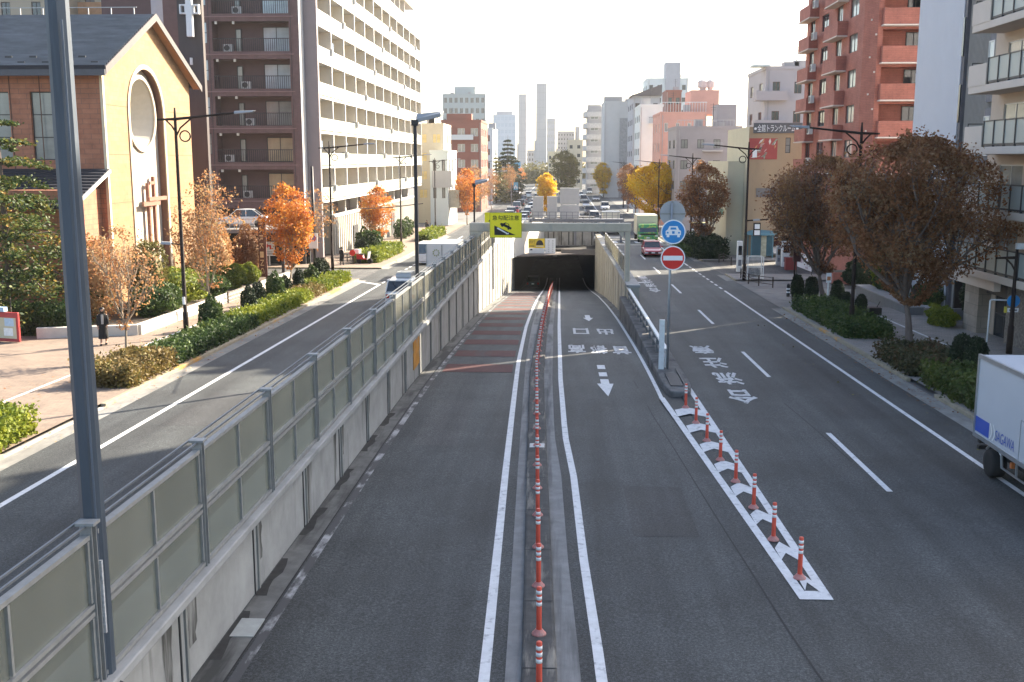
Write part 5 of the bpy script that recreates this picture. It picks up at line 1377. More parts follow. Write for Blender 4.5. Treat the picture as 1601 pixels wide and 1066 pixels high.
def tree_mesh(seed, H, Wd, trunk, r0, leaves, size, lm, bm, prim=6, lean=.0, droop=0.0, fill=1.0, body=.5, low=.12):
    rng = np.random.default_rng(seed); rd = random.Random(seed)
    mb = MB(); tips = []
    SH = [(0, low), (.12, .42), (.3, .78), (.5, .97), (.64, 1.0), (.8, .86), (.92, .56), (1.0, .16)]
    sx, sy = [a for a, b in SH], [b for a, b in SH]
    p1, p2, p3 = rng.uniform(0, 6.28, 3)
    def env(x, y, z):
        s = np.clip((z - trunk * .85) / (H - trunk * .85), 0, 1); az = np.arctan2(y, x)
        return Wd / 2 * np.interp(s, sx, sy) * (1 + .10 * np.sin(3 * az + p1 + s * 3) + .08 * np.sin(5 * az + p2 - s * 5) + .05 * np.sin(9 * az + p3 + s * 9))
    def branch(p, d, L, r, lvl):
        n = 5 if lvl < 2 else 4; pts = [p]; d = d.normalized()
        for i in range(n):
            d = (d + Vector((rd.gauss(0, .10), rd.gauss(0, .10), rd.gauss(0, .07) + (.11 if lvl < 3 else -droop)))).normalized()
            pts.append(pts[-1] + d * L / n)
        rs = [r * (1 - .6 * i / n) for i in range(n + 1)]
        mb.tube(pts, rs, 7 if lvl < 1 else 5 if lvl < 3 else 3, cap=False)
        if lvl >= 2:
            for i in range(1, n + 1): tips.append((pts[i], 1.0 if lvl == 3 else .5))
        if lvl == 3: return
        k = (prim, 6, 4)[lvl]
        for j in range(k):
            f = rd.uniform(.25, 1.0) if lvl > 0 else rd.uniform(.72, 1.0)
            q = pts[min(n, max(1, int(round(f * n))))]
            az = 2 * math.pi * (j + rd.uniform(-.3, .3)) / k + lvl
            sp = (.12 + .78 * ((j * .618 + .2) % 1)) if lvl == 0 else (.38 + .35 * rd.random())
            side = Vector((math.cos(az), math.sin(az), 0)); side = (side - d * side.dot(d)).normalized()
            Ln = L * .6 * rd.uniform(.8, 1.15) if lvl else (H - trunk) * rd.uniform(.42, .56)
            branch(q, d * math.cos(sp) + side * math.sin(sp), Ln, r * (.5 if lvl else .42), lvl + 1)
    branch(Vector((0, 0, 0)), Vector((lean, 0, 1)), trunk, r0, 0)
    T = np.array([tuple(t[0]) for t in tips]); wt = np.array([t[1] for t in tips]); wt = wt / wt.sum()
    zmax = np.percentile(T[:, 2], 99); rmax = np.percentile(np.hypot(T[:, 0], T[:, 1]), 85)
    sz, sr = (H - trunk) / (zmax - trunk), (Wd / 2) / rmax
    def fit(v, lim):
        v = np.array(v, float); up = v[:, 2] > trunk
        v[up, 2] = trunk + (v[up, 2] - trunk) * sz
        v[:, 2] = np.minimum(v[:, 2], H - .1 + rng.random(len(v)) * .15)
        k = np.clip((v[:, 2] - trunk * .8) / (trunk * .4 + .01), 0, 1) * (sr - 1) + 1
        v[:, 0] *= k; v[:, 1] *= k
        r = np.hypot(v[:, 0], v[:, 1]) + 1e-6; rm = env(v[:, 0], v[:, 1], v[:, 2]) * lim
        f = np.where((r > rm) & (v[:, 2] > trunk * 1.02), rm / r, 1)
        v[:, 0] *= f; v[:, 1] *= f
        return v
    mb.v = [tuple(x) for x in fit(mb.v, .97)]; T = fit(T, 1.02)
    n1 = int(leaves * (1 - body)); idx = rng.choice(len(T), n1, p=wt)
    keep = rng.random(len(T)) < fill; idx = idx[keep[idx]]
    sg = .22 * (Wd / 6) ** .5
    P = T[idx] + rng.normal(size=(len(idx), 3)) * np.array([sg, sg, sg * .8])
    m = int(leaves * body * 2.2); z = trunk * .85 + (H - trunk * .85) * rng.random(m) ** .8; az = rng.uniform(0, 6.283, m)
    r = env(np.cos(az), np.sin(az), z) * np.sqrt(rng.random(m) * .9 + .08) * rng.uniform(.9, 1.03, m)
    Q = np.stack([r * np.cos(az), r * np.sin(az), z], 1)
    a = 7.5 / Wd
    nz = np.sin(Q[:, 0] * 2.3 * a + p1) * np.sin(Q[:, 1] * 2.1 * a + p2) + np.sin(Q[:, 2] * 2.6 * a + p3 + Q[:, 0] * .9) * .8 + np.sin(Q[:, 0] * 5.1 * a + Q[:, 1] * 4.3 * a - Q[:, 2] * 4.7 * a) * .5
    Q = Q[nz + rng.normal(size=m) * .25 > (.55 - fill * .55)][:int(leaves * body)]
    P = np.concatenate([P, Q])
    return mb.mesh('trunk', bm, True), cardmesh('crown', cards(P, size, rng), lm)
M_bark = mat('bark', (.13, .10, .085), .95, .3, 6, bump=.5, stretch=(1, 1, .25))
M_bark2 = mat('bark_pale', (.24, .19, .14), .95, .3, 6, bump=.4, stretch=(1, 1, .25))
L_brown = leafmat('leaf_russet', [(.085, .048, .020), (.185, .080, .034), (.26, .115, .052), (.30, .17, .085), (.33, .23, .13)], .42, .45)
L_brown2 = leafmat('leaf_rust', [(.09, .038, .02), (.17, .075, .036), (.23, .125, .065), (.30, .17, .06)], .35)
L_orange = leafmat('leaf_orange', [(.34, .075, .02), (.47, .15, .03), (.55, .23, .045), (.58, .33, .07)], .45, .7)
L_orange2 = leafmat('leaf_faded', [(.24, .095, .045), (.36, .16, .065), (.44, .25, .11), (.34, .26, .12)], .4, .7)
L_yel = leafmat('leaf_ginkgo', [(.50, .24, .02), (.66, .38, .02), (.76, .52, .03), (.58, .44, .07)], .5)
L_green = leafmat('leaf_green', [(.016, .034, .012), (.035, .065, .018), (.065, .105, .025), (.10, .13, .03)], .25, .8)
L_lime = leafmat('leaf_lime', [(.05, .085, .012), (.12, .16, .018), (.19, .22, .022), (.26, .27, .03)], .3, .8)
L_dark = leafmat('leaf_dark', [(.010, .020, .010), (.020, .036, .015), (.035, .055, .02)], .2, .8)
L_dry = leafmat('leaf_dry', [(.09, .065, .03), (.16, .11, .04), (.22, .16, .05), (.10, .11, .03)], .25, .8)
L_olive = leafmat('leaf_olive', [(.06, .06, .02), (.12, .11, .03), (.18, .15, .04)], .3)
L_cedar = leafmat('leaf_cedar', [(.014, .030, .012), (.030, .058, .016), (.062, .095, .022), (.14, .15, .03), (.32, .17, .035)], .25, .6)
def tree(name, label, base, meshes, group=None, rot=0.0, sc=1.0):
    t = thing(name, label, 'tree', base, rot, group)
    a = put(meshes[0], 'trunk', t); b = put(meshes[1], 'crown', t)
    t.scale = (sc, sc, sc)
    return t
def gp(x, off=.12): return (x[0], x[1], g(x[1]) + off)
big = tree_mesh(11, 9.2, 7.3, 2.2, .2, 52000, .13, L_brown, M_bark, 12, fill=.72, body=.42)
tree('zelkova_tree', 'large dark russet tree in front of the beige flats', gp(hit(1422, 545)), big)
big2 = tree_mesh(5, 8.7, 7.0, 2.1, .19, 33000, .13, L_brown2, M_bark, 12, fill=.62, body=.35)
tree('zelkova_tree', 'large thinning rust brown tree in front of the tan storage building', gp(hit(1287, 475)), big2)
t1 = tree_mesh(21, 5.4, 3.0, 1.5, .075, 2600, .11, L_orange2, M_bark2, 6, fill=.5, body=.25)
tree('street_tree', 'slender half bare orange tree beside the walking woman', gp(hit(197, 568)), t1, 'young trees along the left footpath')
t2 = tree_mesh(33, 7.6, 3.9, 1.9, .085, 6500, .12, L_orange2, M_bark2, 9, fill=.5, body=.2)
tree('street_tree', 'tall thinly leaved pale orange tree beside the church arch', gp(hit(338, 500)), t2, 'young trees along the left footpath')
t3 = tree_mesh(8, 6.9, 3.5, 1.5, .10, 11500, .15, L_orange, M_bark2, 9, fill=.62, body=.3)
tree('street_tree', 'dense glowing orange tree in front of the maroon flats', gp(hit(452, 453)), t3, 'young trees along the left footpath')
t4 = tree_mesh(17, 6.6, 3.6, 1.9, .09, 2200, .15, L_orange2, M_bark2, 7, fill=.5, body=.2)
tree('street_tree', 'nearly bare tree before the corner of the maroon block', (-19.6, 84, g(84) + .1), t4, 'young trees along the left footpath')
tree('street_tree', 'orange tree in front of the white ribbed wall', gp(hit(594, 397)), t3, 'young trees along the left footpath', 1.9, .95)
tree('street_tree', 'round orange tree before the red-brown brick flats', (-14.8, 168, g(168) + .1), t3, 'trees along the far avenue', .7, 1.25)
tree('street_tree', 'second orange tree before the red-brown brick flats, just beyond the round one', (-15.5, 190, g(190) + .1), t2, 'trees along the far avenue', 2.7, 1.2)
for i, (x, Y, m_, s, lb) in enumerate(((-14.6, 225, t2, 1.1, 'far orange tree left of the queueing cars'), (-13.2, 262, t2, 1.2, 'far orange tree behind the others below the conifer'), (-12.6, 305, t3, 1.35, 'farthest orange tree below the blue road sign'))):
    tree('street_tree', lb, (x, Y, g(Y)), m_, 'trees along the far avenue', i * 1.3, s)
gk = tree_mesh(3, 9.6, 10.4, 1.9, .2, 22000, .27, L_yel, M_bark, 9, fill=.95)
tree('ginkgo_tree', 'bright yellow ginkgo in front of the salmon building', (14.5, 160, g(160)), gk)
cg = tree_mesh(44, 9.5, 5.0, 1.2, .18, 9000, .30, L_yel, M_bark, 7, low=.5)
tree('ginkgo_tree', 'narrow yellow tree in the middle of the far avenue', (-2.6, 200, g(200)), cg, None, 0.0, .82)
og = tree_mesh(45, 12.5, 7.5, 1.6, .2, 9000, .34, L_olive, M_bark, 7)
tree('street_tree', 'olive green tree behind the narrow yellow tree', (.9, 265, g(265)), og)
tree('ginkgo_tree', 'small far amber tree before the rounded grey flats', (12.0, 300, g(300)), cg, None, 1.0, 1.0)
bt = tree_mesh(6, 9.0, 4.5, 1.8, .17, 9000, .2, L_brown, M_bark, 7, fill=.85)
tree('street_tree', 'dark brown tree on the planted corner behind the round signs', (13.9, 104, g(104)), bt)
tree('street_tree', 'dark bare-looking tree right of the equipment panels', (13.5, 215, g(215)), bt, 'dark trees by the far right lanes', 2.0, 1.05)
tree('street_tree', 'dark bare-looking tree left of the yellow ginkgo', (13.8, 196, g(196)), bt, 'dark trees by the far right lanes', 4.0, 1.0)
# conifers
def conifer(seed, H, R, leaves, size, lm, z0=.6, droop=.25, layers=15):
    rng = np.random.default_rng(seed); mb = MB(); P = []
    mb.tube([(0, 0, 0), (0, 0, H * .5), (0, 0, H)], [.03 * H * .6, .012 * H, .02], 7)
    for i in range(layers):
        f = i / layers; z = z0 + (H - z0 - .3) * f; rr = R * (1 - f) ** .8 + .25
        for k in range(7 if f < .7 else 5):
            az = 2 * math.pi * (k / 6 + .37 * i) + rng.normal() * .25; L = rr * rng.uniform(.72, 1.1)
            e = Vector((math.cos(az) * L, math.sin(az) * L, z - droop * L * rng.uniform(.2, 1.1)))
            mid = Vector((math.cos(az) * L * .5, math.sin(az) * L * .5, z + .06 * L))
            mb.tube([(0, 0, z), mid, e], [.05, .035, .012], 4, cap=False)
            n = int(leaves / (layers * 6) * (L / R + .25))
            s = rng.random(n) ** .7
            c = np.where(s[:, None] < .5, np.array([0, 0, z])[None] * (1 - 2 * s[:, None]) + np.array(mid)[None] * 2 * s[:, None], np.array(mid)[None] * (2 - 2 * s[:, None]) + np.array(e)[None] * (2 * s[:, None] - 1))
            w = .10 + .20 * L * np.sin(np.pi * np.clip(s, .05, .97))[:, None]
            P.append(c + rng.normal(size=(n, 3)) * w * np.array([.8, .8, .15]) - np.array([0, 0, .05]))
    P = np.concatenate(P)
    return mb.mesh('trunk', M_bark, True), cardmesh('crown', cards(P, size, rng, .45), lm)
cd = conifer(9, 11.4, 5.0, 30000, .17, L_cedar, .7, .26, 11)
tree('cedar_tree', 'layered green and amber cedar beside the church wall', (-27.6, 51.5, g(51) + .1), cd)
cd2 = conifer(10, 16.5, 5.2, 16000, .5, L_dark, 1, .3, 15)
tree('conifer_tree', 'tall dark conifer beside the slim white flats', (-13.4, 262 + 8, g(262)), cd2)
tree('conifer_tree', 'greener conifer just left of the tall dark one', (-15.6, 258, g(258)), conifer(12, 12.0, 3.6, 3500, .45, L_olive, 1, .3, 12))
# shrubs and hedges
def blob(seed, rx, ry, rz, n, size, lm, cm, lump=.18, zc=None, boxy=0.0):
    rng = np.random.default_rng(seed)
    d = rng.normal(size=(n, 3)); d /= np.linalg.norm(d, axis=1)[:, None]
    if boxy: 
        m_ = np.abs(d).max(1)[:, None]; d = d * (1 - boxy) + d / m_ * boxy
    ph = rng.uniform(0, 6.28, 6)
    r = 1 + lump * (np.sin(d[:, 0] * 5 + ph[0]) * np.sin(d[:, 1] * 5 + ph[1]) + .6 * np.sin(d[:, 2] * 7 + ph[2] + d[:, 0] * 4)) + rng.normal(size=n) * .05
    P = d * r[:, None] * np.array([rx, ry, rz]); zc = rz * .92 if zc is None else zc
    P[:, 2] += zc; P = P[P[:, 2] > .0]
    core = MB(); K8, J8 = 10, 6
    prof = [(math.cos(-1.2 + 2.7 * j / J8) * .84, math.sin(-1.2 + 2.7 * j / J8) * .84) for j in range(J8 + 1)]
    V = [(math.cos(2 * math.pi * k / K8) * r_ * rx, math.sin(2 * math.pi * k / K8) * r_ * ry, zc + z_ * rz) for r_, z_ in prof for k in range(K8)]
    core.add(V, [(j * K8 + k, j * K8 + (k + 1) % K8, (j + 1) * K8 + (k + 1) % K8, (j + 1) * K8 + k) for j in range(J8) for k in range(K8)])
    return cardmesh('foliage', cards(P, size, rng), lm, core)
def hedge_mesh(seed, x0, x1, Y0, Y1, h, n, size, lm, ragged=.10):
    rng = np.random.default_rng(seed)
    u = rng.random(n); v = rng.random(n)
    w, L = x1 - x0, Y1 - Y0
    # surface samples on top and sides
    per = w + 2 * h
    s = rng.random(n) * per
    xx = np.where(s < h, 0, np.where(s < h + w, s - h, w)); zz_ = np.where(s < h, s, np.where(s < h + w, h, per - s))
    yy = u * L
    end = rng.random(n) < (w / (w + L)) * .9
    yy = np.where(end, np.where(v < .6, 0, L), yy); xx = np.where(end, rng.random(n) * w, xx); zz_ = np.where(end, rng.random(n) * h, zz_)
    bump = .12 * np.sin(yy * 2.1 + seed) + .10 * np.sin(yy * 4.7 + xx * 3) + .07 * np.sin(xx * 5 + yy * 1.3)
    zz_ = zz_ * (1 + bump * .9) + rng.normal(size=n) * ragged * .9 + (rng.random(n) < .03) * rng.random(n) * .22
    ctr = (xx - w / 2) / (w / 2 + 1e-6)
    xx = xx + ctr * bump * .35 + rng.normal(size=n) * ragged
    yy = yy + rng.normal(size=n) * ragged
    P = np.stack([xx + x0, yy + Y0, np.clip(zz_, .02, None)], 1)
    gY = np.array([g(y_) for y_ in np.linspace(Y0 - 1, Y1 + 1, 40)])
    P[:, 2] += np.interp(P[:, 1], np.linspace(Y0 - 1, Y1 + 1, 40), gY) + .12
    core = MB(); 
    core.wallstrip(frange(Y0 + .1, Y1 - .1, 2), x0 + .1, x1 - .1, lambda Y: g(Y) + .1, lambda Y: g(Y) + .12 + h * .80)
    return cardmesh('hedge', cards(P, size, rng), lm, core)
def hedge(label, seed, x0, x1, Y0, Y1, h, n, size, lm, group=None, ragged=.10, name='hedge'):
    o = put(hedge_mesh(seed, x0, x1, Y0, Y1, h, n, size, lm, ragged), name)
    return tag(o, label, 'hedge', group)
GH = 'low hedges along the left kerb'
hedge('dry brownish low bush at the near end of the left planting strip', 1, -17.2, -15.35, 36.3, 40.6, .62, 6500, .13, L_dry, GH, .12, 'bush')
hedge('dark green low hedge around the foot of the lamp by the church', 2, -17.0, -15.35, 40.5, 52, .46, 13000, .13, L_green, GH)
hedge('bright yellow-green low hedge from the lamp towards the side street', 3, -17.0, -15.4, 52, 64.5, .5, 13000, .13, L_lime, GH)
hedge('dry ochre stretch between the two yellow-green hedges', 4, -17.0, -15.5, 64.4, 68.5, .45, 4500, .14, L_dry, GH)
hedge('yellow-green low hedge ending at the side street', 5, -17.0, -15.5, 68.5, 77, .55, 7500, .15, L_lime, GH)
hedge('bright lime hedge at the left edge of the picture', 6, -17.6, -15.35, 20, 29.4, .8, 12000, .13, L_lime, GH)
hedge('lime hedge beyond the side street under the orange tree', 7, -18.2, -16.2, 93, 108, .9, 6500, .18, L_lime, GH)
hedge('yellow-green hedge at the far bend of the left footpath', 8, -17.2, -15.6, 126, 143, .9, 3500, .24, L_lime, GH)
GRH = 'low hedges along the right kerb'
hedge('green low hedge at the foot of the right lamp and rust tree', 11, 13.5, 15.6, 49.6, 61.2, .62, 12000, .13, L_green, GRH)
hedge('reddish green bush around the big russet tree', 12, 13.35, 15.6, 39.9, 44.2, .56, 6500, .13, leafmat('leaf_azalea', [(.03, .03, .015), (.05, .055, .02), (.09, .07, .03), (.12, .06, .03)], .2, .8), GRH, .13, 'bush')
hedge('yellowish green low hedge just behind the parcel truck', 13, 13.4, 15.0, 32, 38.7, .62, 7500, .13, leafmat('leaf_yellowgreen', [(.03, .05, .012), (.07, .095, .02), (.12, .14, .03)], .25, .8), GRH)
hedge('dark green clipped mass below the dark brown corner tree', 14, 12.9, 15.6, 99.5, 112, 1.6, 6500, .2, L_dark, GRH)
hedge('low green hedge at the tip of the planted corner', 15, 12.2, 13.8, 103, 114, .7, 3000, .2, L_green, GRH)
# conical shrubs
sh = blob(3, .40, .40, .75, 1500, .12, L_dark, None, .12)
sh2 = blob(4, .48, .48, .72, 1500, .13, L_green, None, .16)
GS = 'dark clipped shrubs along the left planting strip'
spots = [(-17.2, 50.8, 1.1, 'dark rounded shrub just right of the church lamp post'), (-17.0, 56.5, .95, 'dark clipped shrub right of the tall pale orange tree'), (-17.3, 59.5, 1.0, 'dark clipped shrub two back from the tall pale orange tree'), (-17.0, 62.0, 1.1, 'tall dark clipped shrub midway along the lime hedge'),
         (-17.2, 65.0, .95, 'dark clipped shrub just before the dense orange tree'), (-17.0, 67.6, .9, 'small dark shrub at the foot of the dense orange tree'), (-17.0, 71.2, 1.05, 'dark shrub just beyond the dense orange tree'), (-17.1, 73.6, 1.05, 'dark shrub second beyond the dense orange tree'), (-17.2, 75.8, 1.1, 'dark shrub at the side street end of the strip')]
for i, (x, Y, s, lb) in enumerate(spots):
    o = put(sh if i % 3 else sh2, 'clipped_shrub', None, (x, Y, g(Y) + .12), i * 1.1); o.scale = (s, s, s * (1.0 + .15 * (i % 2)))
    tag(o, lb, 'shrub', GS)
tall = blob(5, .62, .62, 1.12, 4200, .12, L_dark, None, .08)
for i, (px_, py_, s, lb) in enumerate(((1501, 592, 1.0, 'tall dark clipped shrub left of its twin behind the truck'), (1523, 598, 1.0, 'tall dark clipped shrub touching the truck roof corner'), (1246, 470, .95, 'dark clipped shrub nearest the bollards on the right strip'), (1268, 474, .95, 'dark clipped shrub in the middle of the three by the rust tree'), (1308, 481, .95, 'dark clipped shrub right of the rust tree trunk'), (1345, 497, .75, 'low dark shrub right of the brown right lamp'), (1322, 490, .7, 'low dark shrub left of the brown right lamp'))):
    p = hit(px_, py_); o = put(tall, 'clipped_shrub', None, (p.x, p.y, g(p.y) + .1), i * .9); o.scale = (s * .66, s * .66, s * .74)
    tag(o, lb, 'shrub', 'dark clipped shrubs on the right strip')
o = put(blob(6, .9, .9, 1.25, 2500, .2, L_green, None, .08, None, .5), 'clipped_shrub', None, (-18.3, 101.5, g(101) + .1)); tag(o, 'square clipped green shrub beyond the side street', 'shrub')
o = put(blob(16, .55, .5, .95, 1200, .2, L_dark, None, .08, None, .3), 'clipped_shrub', None, (-18.4, 97.5, g(97) + .1)); tag(o, 'dark oval shrub just left of the square clipped one', 'shrub')
# church garden
gw = MB()
for a, b in (((-20.15, 49), (-20.3, 78)), ((-24.4, 47.6), (-20.15, 49))):
    d = (Vector((b[0] - a[0], b[1] - a[1], 0))).normalized(); nn = Vector((d.y, -d.x, 0)) * .16
    A = Vector((a[0], a[1], g(a[1]))); B = Vector((b[0], b[1], g(b[1])))
    gw.add([A - nn, A + nn, B + nn, B - nn] + [p_ + Vector((0, 0, .62)) for p_ in (A - nn, A + nn, B + nn, B - nn)], [(3, 2, 1, 0), (4, 5, 6, 7), (0, 1, 5, 4), (1, 2, 6, 5), (2, 3, 7, 6), (3, 0, 4, 7)])
tag(gw.build('garden_wall', mat('garden_wall_pale', (.50, .46, .40), .8, .08, 2), bevel=.02), 'low pale wall around the church garden', 'wall')
gd = MB().strip(frange(50, 78, 4), K(-25.6), K(-20.3), lambda Y: g(Y) + .35).build('garden_bed', M_soil); tag(gd, 'brown soil bed of the church garden', kind='structure')
hs = [(-22.4, 60.5, 1.5, 1.9, 1.0, L_lime, 'broad yellow-green hedge in front of the church arch'), (-21.6, 55.2, 1.2, 2.0, .8, L_green, 'dark green garden bush left of the church arch'), (-22.6, 56.8, 1.0, 1.2, 1.9, L_olive, 'tall olive bush behind the slender half bare tree'),
      (-23.6, 52.3, 1.1, 1.2, 2.1, L_orange2, 'reddish bush right of the thick blue-grey column'), (-21.7, 68.5, .85, .85, .8, L_lime, 'round clipped lime bush at the end of the church garden'), (-21.5, 71.5, .8, .8, .72, L_lime, 'second round lime bush nearer the brown name sign'), (-22.8, 66.4, 1.0, 1.0, 1.4, L_dry, 'pale green and rust bush left of the round lime bush'),
      (-23.4, 70.5, 1.2, 1.2, 2.0, L_orange2, 'orange garden bush below the white car deck'), (-22.3, 74.5, 1.0, 1.0, 2.0, L_brown2, 'red leaved garden bush beside the brown name sign'), (-21.5, 63.8, .9, 1.3, .7, L_green, 'dark low bush right of the lamp by the church')]
for i, (x, Y, rx, ry, rz, lm, lb) in enumerate(hs):
    o = put(blob(30 + i, rx, ry, rz, 3800, .14, lm, None, .14), 'garden_bush', None, (x, Y, g(Y) + .35)); tag(o, lb, 'bush', 'bushes in the church garden')
o = put(hedge_mesh(51, -27.5, -23.2, 48.4, 50.2, 1.25, 7000, .15, L_green), 'hedge'); tag(o, 'dark green hedge below the cedar behind the pale low wall', 'hedge')
bs = tree_mesh(71, 4.6, 3.0, .5, .05, 250, .12, L_orange2, M_bark2, 8, fill=.5, body=.1)
tree('bare_shrub', 'bare twiggy shrub against the church corner', (-23.8, 57.2, g(57) + .3), bs)
# right garden
for i, (x, Y, rx, ry, rz, lm, lb) in enumerate(((20.9, 60.5, .8, 1.0, .6, L_green, 'low green bush in the grey tiled planter'), (20.6, 66.8, .8, 1.8, .8, L_green, 'dark leafy bush in the grey tiled planter'), (21.3, 70.4, .7, .8, 1.6, L_lime, 'light green sapling between lamp and russet tree'), (20.9, 74.0, 1.2, 1.0, 1.0, L_dark, 'dark bush growing in the red tiled planter'), (19.6, 54.6, .6, 1.4, .5, L_lime, 'low yellow-green plants beside the russet tree trunk'), (21.3, 54.6, .7, 1.0, 2.0, L_dark, 'dark ivy mass beside the stone pillar'))):
    o = put(blob(60 + i, rx, ry, rz, 3000, .15, lm, None, .18), 'garden_bush', None, (x, Y, g(Y) + (.5 if i < 2 else .1))); tag(o, lb, 'bush', 'bushes along the right gardens')
for i, (x, Y, r_) in enumerate(((-19.8, 112, 1.2), (-19.9, 106.5, 1.0), (-20, 132, 1.3), (-20, 137, 1.3))):
    o = put(blob(80 + i, .8, r_, 1.2, 1500, .2, L_green, None, .18), 'garden_bush', None, (x, Y, g(Y) + .1)); tag(o, ('green bush left of the dark doorway in the ribbed wall', 'dark green bush at the near end of the ribbed wall', 'green climber on the far part of the ribbed wall', 'green climber past the far doorway of the ribbed wall')[i], 'bush', 'bushes against the ribbed wall')
# far green mass behind the left street
hedge('mixed green trees closing the far end of the avenue', 91, -16, 14, 470, 486, 7, 3000, 1.0, L_olive, None, .8, 'far_trees')['kind'] = 'stuff'
# ================================================================== VEHICLES
M_tyre = mat('tyre', (.015, .015, .015), .85, .1, 8)
M_rim = mat('rim', (.42, .43, .44), .35, .08, 6, metal=.7)
M_win = mat('car_glass', (.012, .015, .018), .05, .1, 1, spec=.9)
M_chas = mat('chassis', (.02, .02, .021), .7, .2, 5)
M_hl = mat('headlight', (.65, .67, .68), .1, .05, 5, spec=.8)
M_tl = mat('tail_light', (.42, .01, .01), .2, .05, 5)
def paint(nm, c): 
    m = mat('paint_' + nm, c, .28, .03, 1, spec=.6)
    m.node_tree.nodes['Principled BSDF'].inputs['Coat Weight'].default_value = .5
    return m
P_white = paint('white', (.70, .70, .69)); P_silver = paint('silver', (.42, .43, .44)); P_red = paint('red', (.38, .015, .03)); P_black = paint('black', (.02, .02, .022)); P_maroon = paint('maroon', (.16, .015, .02)); P_blue = paint('blue', (.05, .10, .25)); P_grey = paint('grey', (.16, .165, .17))
WHM = {}
def wheel(par, x, y, r=.31, w=.2, s=1):
    k = (r, w)
    if k not in WHM:
        prof = [(r * .62, -w / 2), (r * .93, -w / 2), (r, -w * .38), (r, w * .38), (r * .93, w / 2), (r * .62, w / 2)]
        def rot(mb): 
            mb.v = [(v[2], v[0], v[1]) for v in mb.v]; return mb
        a = rot(MB().lathe(prof, 20)).mesh('tyre', M_tyre, True)
        b = rot(MB().lathe([(.03, w * .30), (r * .25, w * .36), (r * .5, w * .30), (r * .64, w * .50), (r * .60, w * .1)], 14)).mesh('rim', M_rim)
        WHM[k] = (a, b)
    o = put(WHM[k][0], 'wheel', par, (x, y, r)); 
    o.rotation_euler = (0, 0, 0 if s > 0 else math.pi)
    put(WHM[k][1], 'rim', o)
    return o
def section(hw, z0, z1, rb=.08, rt=.12, inset=.0):
    return [(-hw + rb, z0), (hw - rb, z0), (hw, z0 + rb), (hw + .0, (z0 + z1) / 2), (hw - inset, z1 - rt), (hw - inset - rt, z1), (-hw + inset + rt, z1), (-hw + inset, z1 - rt), (-hw, (z0 + z1) / 2), (-hw, z0 + rb)]
def loft(mb, st):
    """st = [(y, section)]"""
    n = len(st[0][1]); V = [(x, y, z) for y, s in st for x, z in s]
    Fc = [(i * n + k, i * n + (k + 1) % n, (i + 1) * n + (k + 1) % n, (i + 1) * n + k) for i in range(len(st) - 1) for k in range(n)]
    Fc += [tuple(range(n))[::-1], tuple((len(st) - 1) * n + k for k in range(n))]
    return mb.add(V, Fc)
SPEC = {  # length, width, belt height, roof height, bonnet end, screen top, roof end, tail (fractions from front = -y)
    'sedan': (4.4, 1.74, .88, 1.45, .27, .42, .72, .88), 'hatch': (4.0, 1.7, .92, 1.5, .24, .38, .86, .97), 'suv': (4.5, 1.8, 1.0, 1.66, .25, .37, .90, .98),
    'van': (4.6, 1.7, 1.05, 1.92, .07, .20, .96, .995), 'kei': (3.4, 1.48, 1.0, 1.78, .14, .26, .94, .99), 'taxi': (4.4, 1.7, .98, 1.75, .22, .36, .88, .98)}
